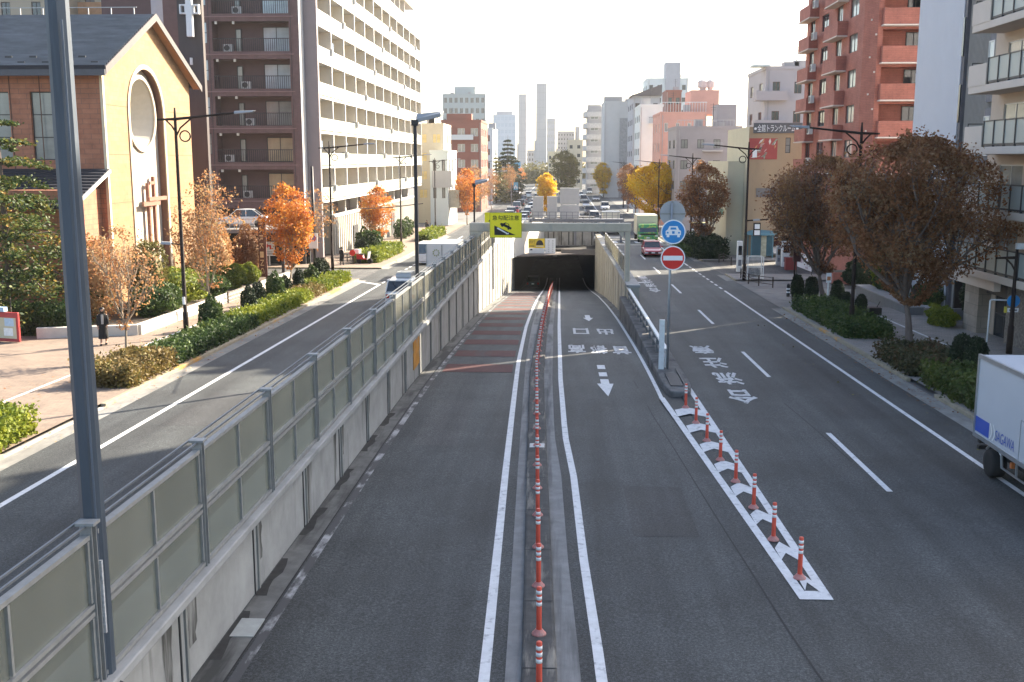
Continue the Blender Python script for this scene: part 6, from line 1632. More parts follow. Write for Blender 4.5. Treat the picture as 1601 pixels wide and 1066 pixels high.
def car(label, kind, pnt, loc, rot=0.0, group=None, name='car', cat='car', detail=True, roof=None):
    L, Wd, zb, zr, a, b, c, d = SPEC[kind]
    t = thing(name, label, cat, loc, rot, group)
    hw = Wd / 2; y0 = -L / 2
    Y = lambda f: y0 + L * f
    mb = MB()
    zh = zb - .10 if kind not in ('van',) else zb - .15
    st = [(Y(0), section(hw - .16, .32, zh - .22, .06, .08)), (Y(.025), section(hw - .06, .24, zh - .12)), (Y(.12), section(hw, .2, zh - .02)), (Y(a), section(hw, .2, zb)), (Y(.6), section(hw, .2, zb + .02)), (Y(max(d, .9)), section(hw, .2, zb + .02)), (Y(.975), section(hw - .05, .26, zb - .02)), (Y(1), section(hw - .12, .36, zb - .12, .06, .08))]
    loft(mb, st)
    o = mb.build('body', pnt, t, smooth=False, bevel=.02)
    gi = .16
    G = MB(); q = lambda y, z, w: [(-w, y, z), (w, y, z)]
    zt = zr - .03; zbl = zb - .02
    V = q(Y(a), zbl, hw - .04) + q(Y(b), zt, hw - gi) + q(Y(c), zt, hw - gi) + q(Y(d), zbl, hw - .05)
    G.add(V, [(0, 1, 3, 2), (2, 3, 5, 4), (4, 5, 7, 6), (0, 2, 4, 6), (1, 7, 5, 3)])
    G.build('glasshouse', M_win, t)
    R = MB()
    loft(R, [(Y(b) - .06, section(hw - gi - .02, zr - .07, zr - .02, .01, .02)), (Y((b + c) / 2), section(hw - gi + .02, zr - .06, zr + .02, .01, .03)), (Y(c) + .05, section(hw - gi - .02, zr - .07, zr - .02, .01, .02))])
    R.build('roof', roof or pnt, t)
    if detail:
        P = MB()
        for s in (-1, 1):
            for (ya, za, xa), (yb, zb2, xb) in ((((Y(a)), zbl, hw - .03), (Y(b), zt, hw - gi + .012)), ((Y(d), zbl, hw - .04), (Y(c), zt, hw - gi + .012)), ((Y((a + d) / 2 + .02), zbl, hw - .03), (Y((b + c) / 2 + .02), zt, hw - gi + .012))):
                P.tube([(s * xa, ya, za), (s * xb, yb, zb2)], .035, 4)
        P.build('pillar', pnt, t)
    for s in (-1, 1):
        wheel(t, s * (hw - .1), Y(.19), .31, .2, s); wheel(t, s * (hw - .1), Y(.81), .31, .2, s)
        MB().box(s * hw - .22 * s - .16, s * hw - .22 * s + .16, Y(.0) - .01, Y(.03), zh - .40, zh - .26).build('headlight', M_hl, t)
        MB().box(s * hw - .16 * s - .10, s * hw - .16 * s + .10, Y(.97), Y(1.0) + .01, zb - .38, zb - .14).build('tail_light', M_tl, t)
        if detail: MB().prism([(s * hw, Y(a) + .25, zb), (s * (hw + .2), Y(a) + .22, zb + .02), (s * (hw + .2), Y(a) + .22, zb + .16), (s * hw, Y(a) + .25, zb + .1)], (0, .1, 0)).build('mirror', pnt, t)
    MB().box(-.45, .45, Y(0) - .015, Y(.02), .34, .52).build('grille', M_chas, t)
    MB().box(-.17, .17, Y(0) - .03, Y(0) - .015, .40, .52).box(-.17, .17, Y(1) + .0, Y(1) + .02, .55, .7).build('number_plate', M_sw, t)
    return t
def truck(label, loc, rot, L, Wd, Hb, boxm, cabm, name='box_truck', cabl=1.7, deckz=.85, group=None):
    """front towards -y"""
    t = thing(name, label, 'truck', loc, rot, group)
    hw = Wd / 2; y0 = -L / 2
    yb = y0 + cabl + .1
    b = MB().box(-hw, hw, yb, L / 2, deckz, Hb).build('box', boxm, t, bevel=.02)
    e = MB()
    for s in (-1, 1):
        e.box(s * hw - .035, s * hw + .035, yb - .02, L / 2 + .02, Hb - .08, Hb + .02).box(s * hw - .03, s * hw + .03, yb - .02, L / 2 + .02, deckz - .05, deckz + .06)
        e.box(s * hw - .035, s * hw + .035, L / 2 - .05, L / 2 + .02, deckz + .06, Hb - .08)
    e.build('edge_trim', M_rim, b)
    MB().box(-.02, .02, L / 2, L / 2 + .02, deckz + .1, Hb - .1).build('door_seam', M_chas, b)
    hc = min(Hb * .72, 2.15); cw = hw - .06
    loftm = MB()
    loft(loftm, [(y0, section(cw - .05, .42, 1.15, .05, .05)), (y0 + .05, section(cw, .38, 1.2, .05, .05)), (y0 + .25, section(cw - .03, .38, hc, .05, .14, .06)), (y0 + cabl, section(cw - .03, .38, hc + .02, .05, .14, .06))])
    c = loftm.build('cab', cabm, t)
    MB().add([(-cw + .12, y0 + .03, 1.24), (cw - .12, y0 + .03, 1.24), (cw - .22, y0 + .235, hc - .14), (-cw + .22, y0 + .235, hc - .14)], [(0, 1, 2, 3)]).build('windscreen', M_win, c)
    for s in (-1, 1):
        MB().add([(s * (cw + .01), y0 + .3, 1.22), (s * (cw + .01), y0 + cabl - .35, 1.22), (s * (cw - .06), y0 + cabl - .35, hc - .18), (s * (cw - .06), y0 + .42, hc - .18)], [(0, 1, 2, 3)]).build('side_window', M_win, c)
        MB().box(s * (cw - .2) - .15, s * (cw - .2) + .15, y0 - .02, y0 + .05, .72, .9).build('headlight', M_hl, c)
        wheel(t, s * (hw - .18), y0 + .75, .36, .22, s)
        wheel(t, s * (hw - .16), L / 2 - 1.05, .36, .34, s)
    MB().box(-hw + .3, hw - .3, y0 + .4, L / 2 - .2, .5, deckz - .02).build('chassis', M_chas, t)
    MB().box(-cw + .25, cw - .25, y0 - .03, y0, .9, 1.08).build('grille', M_chas, c)
    MB().box(-.2, .2, y0 - .04, y0 - .01, .5, .64).build('number_plate', M_sw, c)
    return t
# parcel truck at the right edge
GB = mat('truck_box_grey', (.50, .505, .53), .45, .03, 1.2)
Lt = 6.2
t = truck('light grey parcel truck with blue stripe and lettering at the right edge', (12.02, 27.5 - Lt / 2, g(25.5)), 0, Lt, 2.2, 2.48 - g(27.5), GB, P_white, 'parcel_truck', 1.7, .86)
MR = mat('stripe_blue', (.035, .09, .42), .45, .04, 2)
hw, ye = 1.1, Lt / 2
bx = [c for c in kids(t) if c.name.startswith('box')][0]
MB().box(-hw - .006, -hw, ye - .92, ye - .05, .97, 1.36).build('stripe', MR, bx)
for k in range(2):
    o = MB()
    for i in range(8):
        f0, f1 = i / 8, (i + 1) / 8
        cy = lambda f: ye - .95 - .18 * k - .13 * math.sin(math.pi * f)
        o.add([(-hw - .012, cy(f0), .97 + .42 * f0), (-hw - .012, cy(f0) - .07, .97 + .42 * f0), (-hw - .012, cy(f1) - .07, .97 + .42 * f1), (-hw - .012, cy(f1), .97 + .42 * f1)], [(0, 1, 2, 3)])
    o.build('crescent', M_sw, bx)
lettering('SAGAWA', lambda a, b: (-hw - .008, ye - 1.32 - 1.12 * a - .03 * b, 1.03 + .27 * b), MR, bx)
MB().box(-hw - .01, -hw, ye - 2.72, ye - 2.70, .9, 1.9).box(-hw - .01, -hw, ye - 3.6, ye - 2.72, 1.88, 1.9).build('side_door_seam', M_rim, bx)
MB().box(-hw + .02, -hw + .06, ye - 4.2, ye - 1.75, .42, .46).box(-hw + .02, -hw + .06, ye - 2.6, ye - 2.55, .46, .85).box(-hw + .02, -hw + .06, ye - 4.0, ye - 3.95, .46, .85).build('side_guard', M_rim, t)
MB().tube([(-hw + .14, ye - 1.52, .36), (-hw + .14, ye - 1.45, .66), (-hw + .14, ye - 1.2, .80), (-hw + .14, ye - .8, .8), (-hw + .14, ye - .55, .6)], .035, 6).build('mudguard', M_rim, t)
MB().box(-hw + .1, hw - .1, ye - .12, ye + .02, .46, .56).box(-hw + .12, -hw + .3, ye - .1, ye + .05, .62, .75).build('rear_bumper', M_chas, t)
MB().box(-hw + .12, -hw + .2, ye - 2.1, ye - 2.0, .52, .66).build('marker_light', mat('marker_orange', (.6, .18, .05), .4), t)
# right carriageway
car('red hatchback with silver sky reflections driving towards the camera', 'sedan', P_red, (9.05, 105.5, g(105.5) + .01))
p = hit(1013, 379)
t = truck('cream box truck with green cab waiting behind the red car', (p.x, p.y + 3.2, g(p.y)), 0, 6.6, 2.5, 3.15, mat('truck_cream', (.52, .50, .40), .5, .04, 2), mat('truck_green', (.06, .30, .12), .35, .1, 3, dirt=((.40, .48, .10), 3.0, (1, 1, 1), .52, .58)), 'box_truck', 1.8)
car('white kei van facing us behind the grey walkway', 'kei', P_white, (4.6, 150, g(150) + .01), name='kei_van', cat='van')
truck('cream truck stopped across the tunnel roof behind the walkway', (7.0, 148, g(148)), 0, 6.0, 2.3, 3.0, mat('truck_cream2', (.55, .52, .45), .5, .04, 2), mat('truck_cream2', (.55, .52, .45)), 'box_truck', 1.6)
# left carriageway
p = hit(617, 482)
t = car('white estate car with grey roof box seen from behind over the barrier', 'suv', P_white, (p.x + .35, p.y + 2.2, g(p.y + 2) + .01), math.pi)
MB().prism([(-.45, -.9, 1.70), (.45, -.9, 1.70), (.5, -.2, 1.98), (.42, .8, 1.98), (-.42, .8, 1.98), (-.5, -.2, 1.98)], (0, 0, .02)).box(-.45, .45, -.8, .9, 1.70, 1.95).build('roof_box', P_silver, t, bevel=.05)
t = truck('white box truck with small round logo on its rear doors left of the barrier', (-9.0, 83.2, g(80)), math.pi, 6.4, 2.35, 2.65, P_white, P_white)
bx = [c for c in kids(t) if c.name.startswith('box')][0]
o = MB(); rg = random.Random(2)
for k in range(9): 
    a = k * .7; o.prism([(.45 + .16 * math.cos(a), 3.225, 1.95 + .18 * math.sin(a)), (.45 + .30 * math.cos(a + .3), 3.225, 1.95 + .30 * math.sin(a + .3)), (.45 + .22 * math.cos(a + .7), 3.225, 1.95 + .24 * math.sin(a + .7))], (0, .006, 0))
o.build('logo', mat('logo_olive', (.25, .27, .06), .5), bx)
car('white van ahead of the box truck on the left carriageway', 'van', P_white, (-11.9, 95, g(95) + .01), math.pi, name='van', cat='van')
car('white saloon parked on the raised deck before the maroon block', 'sedan', P_white, (-26.6, 87.6, 2.02), rad(-80))
car('dark car inside the dark tunnel mouth', 'hatch', P_black, (-3.6, 141, tun(141) + .02), math.pi)
# forecourt and garage on the right
p = hit(1126, 383); car('white car parked at the mouth of the right side street', 'hatch', P_white, (p.x, p.y + 1, g(p.y) + .03), rad(80))
p = hit(1130, 372); car('dark maroon car behind the white parked car', 'hatch', P_maroon, (p.x + .2, p.y + 3, g(p.y) + .03), rad(75))
p = hit(1110, 371); car('white and yellow small car left of the maroon one', 'kei', P_white, (p.x - .6, p.y + 2, g(p.y) + .03), rad(75), roof=mat('paint_pale_yellow', (.55, .52, .25), .4))
MB().box(0, .01, 0, .01, 0, .01)
car('white van backed into the garage of the tan building', 'van', P_white, (20.6, 104.6, g(104) + .1), 0, name='van', cat='van')
# queueing traffic on the far avenue
GQ = 'cars queueing on the far avenue'
lst = [(-8.9, 172, 'grey', 'suv'), (-6.2, 176, 'white', 'sedan'), (-8.8, 183, 'white', 'taxi'), (-6.2, 186, 'black', 'hatch'), (-9.0, 194, 'silver', 'van'), (-6.1, 197, 'white', 'kei'), (-8.9, 206, 'red', 'hatch'), (-6.1, 210, 'silver', 'sedan'), (-9.0, 219, 'white', 'van'), (-6.0, 224, 'blue', 'hatch'), (-8.9, 238, 'black', 'suv'), (-6.0, 246, 'white', 'sedan'), (-9.0, 262, 'silver', 'kei'), (-6.0, 275, 'white', 'van'), (-9.0, 300, 'white', 'suv'), (-6, 320, 'grey', 'van'),
       (5.6, 178, 'white', 'van'), (8.8, 190, 'silver', 'sedan'), (5.5, 205, 'black', 'suv'), (9.2, 222, 'white', 'taxi'), (5.5, 232, 'white', 'kei'), (5.6, 262, 'silver', 'van'), (9.0, 272, 'grey', 'sedan'), (5.5, 300, 'white', 'hatch'), (8.8, 330, 'white', 'van')]
PT = dict(grey=P_grey, white=P_white, black=P_black, silver=P_silver, red=P_red, blue=P_blue)
KN = dict(suv='off-roader', sedan='saloon', taxi='tall cab', hatch='hatchback', van='van', kei='small van')
seen = {}
for i, (x, Y, c, k) in enumerate(lst):
    side = 'left' if x < 0 else 'right'
    lane = 'inner' if (-7 < x < 0 or 0 < x < 7) else 'outer'
    rank = sum(1 for a in lst[:i] if (a[0] < 0) == (x < 0) and ((abs(a[0]) < 7) == (abs(x) < 7))) 
    ordw = ['first', 'second', 'third', 'fourth', 'fifth', 'sixth', 'seventh', 'eighth', 'ninth'][rank]
    car('%s %s, %s in the %s lane of the far %s queue' % (c, KN[k], ordw, lane, side), k, PT[c], (x, Y, g(Y) + .03), math.pi if x < 0 else 0, GQ, detail=False)

# ================================================================== PEOPLE
M_skin = mat('skin', (.45, .26, .18), .6, .05, 6)
def person(label, loc, rot, coat, trousers, hair, stride=.18, coatlen=.55, H=1.62, bag=None, longhair=False, scarf=None):
    """walks towards -y"""
    t = thing('person', label, 'person', loc, rot)
    k = H / 1.7
    J = [(0, 0, .92), (0, .01, 1.12), (0, .01, 1.32), (0, -.005, 1.44), (0, -.015, 1.52), (0, -.025, 1.62), (0, -.02, 1.69),
         (-.09, 0, .88), (-.10, -stride * .55, .50), (-.10, -stride, .10), (-.10, -stride - .16, .04),
         (.09, 0, .88), (.10, stride * .2, .50), (.10, stride * 1.1, .13), (.10, stride * 1.1 - .14, .04),
         (-.17, .01, 1.38), (-.22, .06, 1.12), (-.21, -.04, .90), (-.20, -.08, .82),
         (.17, .01, 1.38), (.22, -.03, 1.12), (.20, -.16, .94), (.19, -.22, .90)]
    E_ = [(0, 1), (1, 2), (2, 3), (3, 4), (4, 5), (5, 6), (0, 7), (7, 8), (8, 9), (9, 10), (0, 11), (11, 12), (12, 13), (13, 14), (2, 15), (15, 16), (16, 17), (17, 18), (2, 19), (19, 20), (20, 21), (21, 22)]
    Rr = [.13, .115, .125, .055, .055, .095, .07, .095, .062, .042, .035, .095, .062, .042, .035, .06, .045, .034, .03, .06, .045, .034, .03]
    me = bpy.data.meshes.new('body'); me.from_pydata([tuple(c * k for c in j) for j in J], E_, [])
    o = bpy.data.objects.new('body', me); COL.objects.link(o)
    sk = o.modifiers.new('skin', 'SKIN'); 
    for v, r in zip(me.skin_vertices[0].data, Rr): v.radius = (r * k, r * k)
    me.skin_vertices[0].data[0].use_root = True
    sb = o.modifiers.new('sub', 'SUBSURF'); sb.levels = 2; sb.render_levels = 2
    dg = bpy.context.evaluated_depsgraph_get(); dg.update()
    m2 = bpy.data.meshes.new_from_object(o.evaluated_get(dg)); bpy.data.objects.remove(o)
    for m_ in (M_skin, trousers): m2.materials.append(m_)
    for p in m2.polygons: 
        p.material_index = 1 if p.center.z < .9 * k else 0; p.use_smooth = True
    b = put(m2, 'body', t)
    # coat: flared shell with sleeves
    zt, zbm = 1.47 * k, (.92 - coatlen) * k
    cm = MB(); n = 16
    rows = [(zt, .07, .07), (1.41 * k, .19, .11), (1.2 * k, .205, .135), (.98 * k, .185, .135), ((.92 - coatlen * .4) * k, .205, .17), (zbm, .225, .205 + stride * .3)]
    V = [(rx * k * math.cos(2 * math.pi * i / n) * (1 + .04 * math.sin(i * 2.3)), ry * k * math.sin(2 * math.pi * i / n), z) for z, rx, ry in rows for i in range(n)]
    cm.add(V, [(r * n + i, (r + 1) * n + i, (r + 1) * n + (i + 1) % n, r * n + (i + 1) % n) for r in range(len(rows) - 1) for i in range(n)])
    for a in (15, 19):
        cm.tube([Vector(J[a]) * k, Vector(J[a + 1]) * k, Vector(J[a + 2]) * k], [.078 * k, .066 * k, .055 * k], 10)
    cm.build('coat', coat, t, smooth=True)
    hm = MB(); 
    hm.lathe([(.02, 1.745 * k), (.07, 1.735 * k), (.105, 1.69 * k), (.112, 1.63 * k), (.10, (1.45 if longhair else 1.56) * k), (.06, (1.42 if longhair else 1.54) * k)], 14, (0, .022, 0)).build('hair', hair, t, smooth=True)
    f = MB().box(-.012, .012, -.13 * k, -.10 * k, 1.60 * k, 1.63 * k).box(-.02, .02, -.118 * k, -.1 * k, 1.565 * k, 1.572 * k)
    f.build('nose', M_skin, b)
    MB().box(-.045, -.02, -.117 * k, -.1 * k, 1.635 * k, 1.648 * k).box(.02, .045, -.117 * k, -.1 * k, 1.635 * k, 1.648 * k).build('eyes', M_chas, b)
    for s in (18, 22):
        c = Vector(J[s]) * k; hd = MB()
        for q in range(4): hd.tube([c + Vector((-.02 + .014 * q, 0, -.01)), c + Vector((-.021 + .015 * q, -.012, -.05)), c + Vector((-.02 + .014 * q, -.004, -.085 + .006 * abs(q - 1.5)))], [.0085, .008, .006], 5)
        hd.tube([c + Vector((-.03, -.01, 0)), c + Vector((-.045, -.03, -.045))], [.01, .007], 5)
        hd.build('fingers', M_skin, b)
    for s in (10, 14):
        c = Vector(J[s]) * k; MB().prism([(c.x - .05, c.y - .10, 0), (c.x + .05, c.y - .10, 0), (c.x + .045, c.y + .17, 0), (c.x - .045, c.y + .17, 0)], (0, 0, .085)).build('shoe', M_chas, t, bevel=.02)
    if scarf: MB().box(-.05, .05, -.16 * k, -.12 * k, .98 * k, 1.42 * k).build('scarf', scarf, t, bevel=.01)
    return t
C_blk = mat('cloth_black', (.010, .010, .011), .9, .2, 8); C_dk = mat('cloth_charcoal', (.03, .03, .034), .9, .2, 8); C_jean = mat('cloth_jeans', (.20, .21, .22), .9, .15, 8)
H_blk = mat('hair_black', (.016, .011, .009), .5, .2, 9)
p = hit(163, 543)
person('woman in a long black coat walking past the church garden', (p.x, p.y, g(p.y) + .12), rad(20), C_blk, M_skin, H_blk, .16, .62, 1.66, None, True, mat('scarf_grey', (.32, .31, .30), .8))
p = hit(566, 404)
t = person('man in a dark jacket and grey trousers seen from behind', (p.x, p.y, g(p.y) + .12), math.pi, C_dk, C_jean, H_blk, .12, .12, 1.74)
b = thing('shoulder_bag', 'dark bag hanging from the walking man’s hand', 'bag', (p.x - .33, p.y + .05, g(p.y) + .55))
MB().box(-.06, .06, -.18, .18, 0, .28).build('bag_body', C_blk, b, bevel=.03); MB().tube([(0, -.12, .27), (0, -.08, .40), (0, .08, .40), (0, .12, .27)], .012, 6).build('strap', C_blk, b)
p = hit(613, 420)
person('dark dressed person half hidden by the lamp post at the side street', (-18.9, 90.5, g(90) + .03), rad(150), C_blk, C_dk, H_blk, .1, .5, 1.65)
for i, (x, Y) in enumerate(((-17.9, 142), (-18.6, 147))):
    person(('pedestrian in dark clothes on the far left footpath', 'second pedestrian further along the far left footpath')[i], (x, Y, g(Y) + .12), rad(10), C_dk, C_jean, H_blk, .15, .2, 1.68)

# ================================================================== STREET FURNITURE
M_pipe = mat('pipe_brown', (.035, .026, .022), .5, .15, 5)
def pipe_fence(label, pts, h=.75, group='dark pipe guard fences'):
    t = thing('pipe_fence', label, 'fence', (pts[0][0], pts[0][1], g(pts[0][1]) + .1), 0, group)
    L = [Vector((x - pts[0][0], y - pts[0][1], g(y) - g(pts[0][1]))) for x, y in pts]
    for p_ in L: MB().tube([p_, p_ + Vector((0, 0, h))], .05, 8).build('post', M_pipe, t)
    for z in (h - .06, h * .62, h * .3):
        MB().tube([p_ + Vector((0, 0, z)) for p_ in L], .026, 6).build('rail', M_pipe, t)
    return t
W2 = lambda px, py: (hit(px, py).x, hit(px, py).y)
pipe_fence('dark pipe fence round the white cage at the kerb corner', [W2(1158, 437), W2(1170, 446), W2(1186, 449), W2(1208, 452)])
pipe_fence('dark pipe fence left of the forecourt lamp', [W2(1124, 412), W2(1131, 410), W2(1143, 417)])
pipe_fence('dark rail by the kerb near the red scooter', [W2(543, 411), W2(553, 415)], .7)
pipe_fence('thin pale rail along the far left footpath', [(-17, 124), (-17.2, 130), (-17.4, 138)], .9)
pipe_fence('dark pipe fence at the far right of the crossing', [(13.2, 128), (13.2, 133), (13.3, 140)], .9)
pipe_fence('dark low rail at the church garden path', [(-19.9, 62), (-19.9, 68)], .7)
for i, (x, y) in enumerate(((1232, 466), (1238, 462))):
    p = hit(x, y); t = thing('bollard', ('black and white bollard nearest the right kerb tip', 'black bollard just behind the black and white one')[i], 'bollard', (p.x, p.y, g(p.y) + .1), 0, 'bollards at the right kerb tip')
    MB().lathe([(.11, 0), (.11, .75), (.07, .82), (.02, .84)], 12).build('post', M_blk, t, smooth=False)
    MB().lathe([(.112, .45), (.112, .55)], 12).build('band', M_sw, t); 
    MB().lathe([(.112, .25), (.112, .33)], 12).build('band', M_sw, t)
# white wire cage with grey sack
p = hit(1166, 440); q = hit(1188, 446)
t = thing('roll_cage', 'tall white wire cage holding a grey netted bundle', 'cage', (p.x + .1, p.y, g(p.y) + .1))
o = MB()
for x in (0, 1.15):
    for y_ in (0, .8): o.box(x - .03, x + .03, y_ - .03, y_ + .03, 0, 1.75)
for z in (.15, .95, 1.72):
    o.box(0, 1.15, -.02, .02, z, z + .04).box(0, 1.15, .78, .82, z, z + .04)
for k in range(12): o.box(.05 + k * .09, .065 + k * .09, -.01, .01, .15, 1.72)
o.build('wire_frame', M_wst, t)
t2 = thing('netted_bundle', 'grey netted bundle resting in the white wire cage', 'bundle', (p.x + .65, p.y + .4, g(p.y) + .3))
put(blob(91, .45, .3, .34, 900, .10, mat('net_grey', (.16, .165, .18), .8, .3, 9), None, .12), 'bundle', t2)
# teal booth, black board, machines, boxes
t = thing('booth', 'small booth with teal roof at the forecourt', 'booth', (*W2(1180, 405), g(96) + .0)); p = W2(1180, 405)
t.location = (p[0], p[1], g(p[1]) + .03)
Mteal = mat('teal', (.09, .20, .235), .5, .08, 3); Mtl2 = mat('teal_glass', (.05, .115, .14), .2, .1, 2, spec=.7)
MB().lathe([(1.55, 2.25), (1.5, 2.4), (1.0, 2.62), (.05, 2.7)], 8, (0.6, .9, 0)).build('roof', Mteal, t)
for x, y_ in ((-.4, -.2), (1.6, -.2), (-.4, 1.8), (1.6, 1.8)): MB().box(x - .05, x + .05, y_ - .05, y_ + .05, 0, 2.3).build('post', Mteal, t)
MB().box(-.38, .5, -.2, -.16, .3, 2.2).build('pane', Mtl2, t); MB().box(1.0, 1.58, -.2, -.16, .3, 2.2).build('pane', Mtl2, t); MB().box(.5, 1.0, -.19, -.16, .2, 2.2).build('door', mat('booth_paper', (.42, .40, .28), .7, .3, 4), t)
t = thing('notice_board', 'black notice board standing by the left end of the forecourt', 'board', (*W2(1137, 398), 0)); t.location.z = g(t.location.y) + .05
MB().box(0, 1.05, 0, .08, .75, 1.75).build('board', M_blk, t); MB().box(.1, .16, .02, .06, 0, .75).box(.9, .96, .02, .06, 0, .75).build('leg', M_chas, t)
for i, (px_, py_, w, h, m_, lb) in enumerate(((1152, 426, .42, 2.5, M_wst, 'narrow white vending machine left of the forecourt lamp'), (1222, 418, .7, 2.2, M_wst, 'tall white ticket machine in front of the garage'), (1214, 416, .35, 1.7, mat('post_grey', (.35, .35, .36), .5), 'grey pay post left of the white ticket machine'))):
    p = W2(px_, py_); t = thing('ticket_machine', lb, 'machine', (p[0], p[1], g(p[1]) + .05))
    MB().box(0, w, 0, .5, 0, h).build('cabinet', m_, t, bevel=.03)
    MB().box(w * .15, w * .85, -.02, 0, h * .55, h * .85).build('screen', M_win, t)
    MB().box(w * .2, w * .8, -.02, 0, h * .2, h * .4).build('panel', M_grey, t)
p = W2(1228, 424); t = thing('red_box', 'dark red cabinet right of the white ticket machine', 'cabinet', (p[0], p[1], g(p[1]) + .05))
MB().box(0, .95, 0, .6, .05, 1.0).build('cabinet', mat('red_dark', (.20, .03, .03), .6, .1, 3), t, bevel=.03); MB().box(-.03, .98, -.03, .63, 1.0, 1.06).build('lid', mat('red_dark', (.2, .03, .03)), t)
p = W2(1245, 432); t = thing('banner', 'tilted white banner with pictures behind the right shrubs', 'banner', (p[0], p[1], g(p[1]) + .05), rad(-20))
MB().prism([(0, 0, .75), (1.15, 0, .35), (1.15, 0, 1.5), (0, 0, 1.9)], (0, .03, 0)).build('sheet', mat('banner_white', (.58, .56, .57), .7, .05, 3), t)
MB().prism([(.55, -.01, .95), (1.05, -.01, .78), (1.05, -.01, 1.30), (.55, -.01, 1.47)], (0, .005, 0)).build('picture', mat('banner_pale', (.75, .74, .76), .7), t)
MB().prism([(.1, -.01, 1.1), (.42, -.01, 1.0), (.42, -.01, 1.5), (.1, -.01, 1.6)], (0, .005, 0)).prism([(.65, -.01, .60), (.85, -.01, .53), (.85, -.01, .70), (.65, -.01, .77)], (0, .005, 0)).build('picture', mat('banner_mauve', (.36, .28, .31), .7, .3, 5), t)
MB().tube([(0, .02, 0), (0, .02, 1.95)], .03, 6).tube([(1.15, .02, 0), (1.15, .02, 1.55)], .03, 6).build('post', M_chas, t)
# signal style lantern on the forecourt lamp
t = thing('lantern_sign', 'black framed lantern sign beside the forecourt lamp', 'sign', (13.64, 78.7, g(78.7) + 3.3))
MB().tube([(0, 0, 1.2), (1.0, 0, 1.25), (1.6, -.1, 1.32)], .05, 6).build('arm', M_iron, t); MB().box(.55, 1.05, -.12, .12, .1, 1.05).build('frame', M_iron, t); MB().box(.60, 1.0, -.14, -.12, .15, .5).box(.62, .98, -.14, -.12, .6, .95).build('pane', M_sw, t)
# dark post at the right strip
p = hit(1240, 470); t = thing('slim_post', 'slim black post at the tip of the right planting strip', 'post', (p.x, p.y, g(p.y) + .1))
MB().lathe([(.07, 0), (.07, 1.0), (.045, 1.05), (.045, 3.4)], 10).build('pole', M_iron, t); MB().box(-.12, .35, -.06, .06, 2.35, 3.3).build('dark_plate', mat('plate_maroon', (.06, .02, .02), .6), t)
p = hit(1293, 486); t = thing('marker_post', 'white marker post with small sign beside the rust tree', 'post', (p.x, p.y, g(p.y) + .1))
MB().lathe([(.05, 0), (.05, 1.9)], 10).build('pole', M_wst, t); MB().box(-.14, .14, -.06, -.03, 1.55, 2.1).build('plate', M_sw, t); MB().box(-.1, .1, -.07, -.06, 1.68, 1.9).build('marking', mat('sign_orange', (.5, .2, .08), .6), t)
# pedestrian sign at the right edge
p = hit(1541, 556); t = thing('footpath_sign', 'blue round footpath sign on a bent white pole', 'sign', (p.x, p.y, g(p.y) + .1))
zt = atY(1547, 470, p.y).z - g(p.y) - .1
MB().tube([(0, 0, 0), (.02, 0, zt), (.06, 0, zt + .04), (1.0, 0, zt + .02)], .035, 8).build('pole', M_wst, t, smooth=True)
d = MB().disc((.96, -.06, zt - .0), .27, (0, -1, 0), .02).build('disc', M_blue, t); MB().poly([(.88, -.085, zt - .16), (.98, -.085, zt - .16), (1.02, -.085, zt + .02), (.98, -.085, zt + .17), (.92, -.085, zt + .17), (.92, -.085, zt)]).build('figure_symbol', M_sw, d)
MB().box(.74, 1.2, -.07, -.05, zt - .48, zt - .30).build('plate', M_sw, t); MB().box(.80, 1.14, -.075, -.07, zt - .42, zt - .36).build('writing', M_grey, t); MB().box(.62, .70, -.1, .02, zt - .5, zt - .25).build('box', mat('box_yellow', (.5, .42, .05), .5), t)
t = lamp('street_lamp', 'low black lamp post at the right edge with a small camera', *W2(1577, 557), 4.3, 1, False, GR, .9)
MB().box(-.05, .3, -.1, .1, 4.5, 4.75).build('camera_box', M_wst, t)
p = hit(1366, 512); t = thing('letter_box', 'small black box on a post behind the right hedge', 'box', (p.x, p.y, g(p.y) + .1))
MB().box(-.35, .3, -.25, .25, .55, .95).build('box', M_blk, t, bevel=.04); MB().tube([(0, 0, 0), (0, 0, .6)], .05, 8).build('post', M_blk, t); MB().tube([(.1, 0, .95), (.25, 0, 1.25)], .02, 6).build('handle', M_chas, t)
MB().box(0, .01, 0, .01, 0, .01)
# left side signs
p = (-18.1, 77.0); t = thing('parking_sign', 'white no-parking sign on a tall dark pole by the side street', 'sign', (p[0], p[1], g(p[1]) + .1))
ht = atY(492, 262, 77).z - g(77); MB().tube([(0, 0, 0), (0, 0, ht)], [.13, .10], 10).build('pole', M_colb, t, smooth=True)
a = atY(484, 388, 77); b = atY(497, 364, 77); X0 = a.x - p[0]; Zb = a.z - g(77) - .1; w = b.x - a.x; h = b.z - a.z
MB().box(X0, X0 + w, -.2, -.16, Zb, Zb + h).build('board', M_sw, t); cz = Zb + h * .66
MB().disc((X0 + w / 2, -.2, cz), .22, (0, -1, 0), .01, 24, 0, .16).build('ring', M_sred, t); MB().disc((X0 + w / 2, -.2, cz), .155, (0, -1, 0), .008).build('disc', mat('disc_blue', (.25, .28, .42), .5), t)
MB().prism([(X0 + w / 2 - .13, -.212, cz + .1), (X0 + w / 2 - .1, -.212, cz + .13), (X0 + w / 2 + .13, -.212, cz - .1), (X0 + w / 2 + .1, -.212, cz - .13)], (0, -.004, 0)).build('slash', M_sred, t)
q = hit(416, 446); t = thing('name_sign', 'tall narrow brown sign with vertical lettering by the church garden', 'sign', (q.x, q.y, g(q.y) + .1))
z1 = atY(412, 340, q.y).z - g(q.y) - .1; Mbs = mat('sign_darkbrown', (.10, .035, .025), .6, .1, 4)
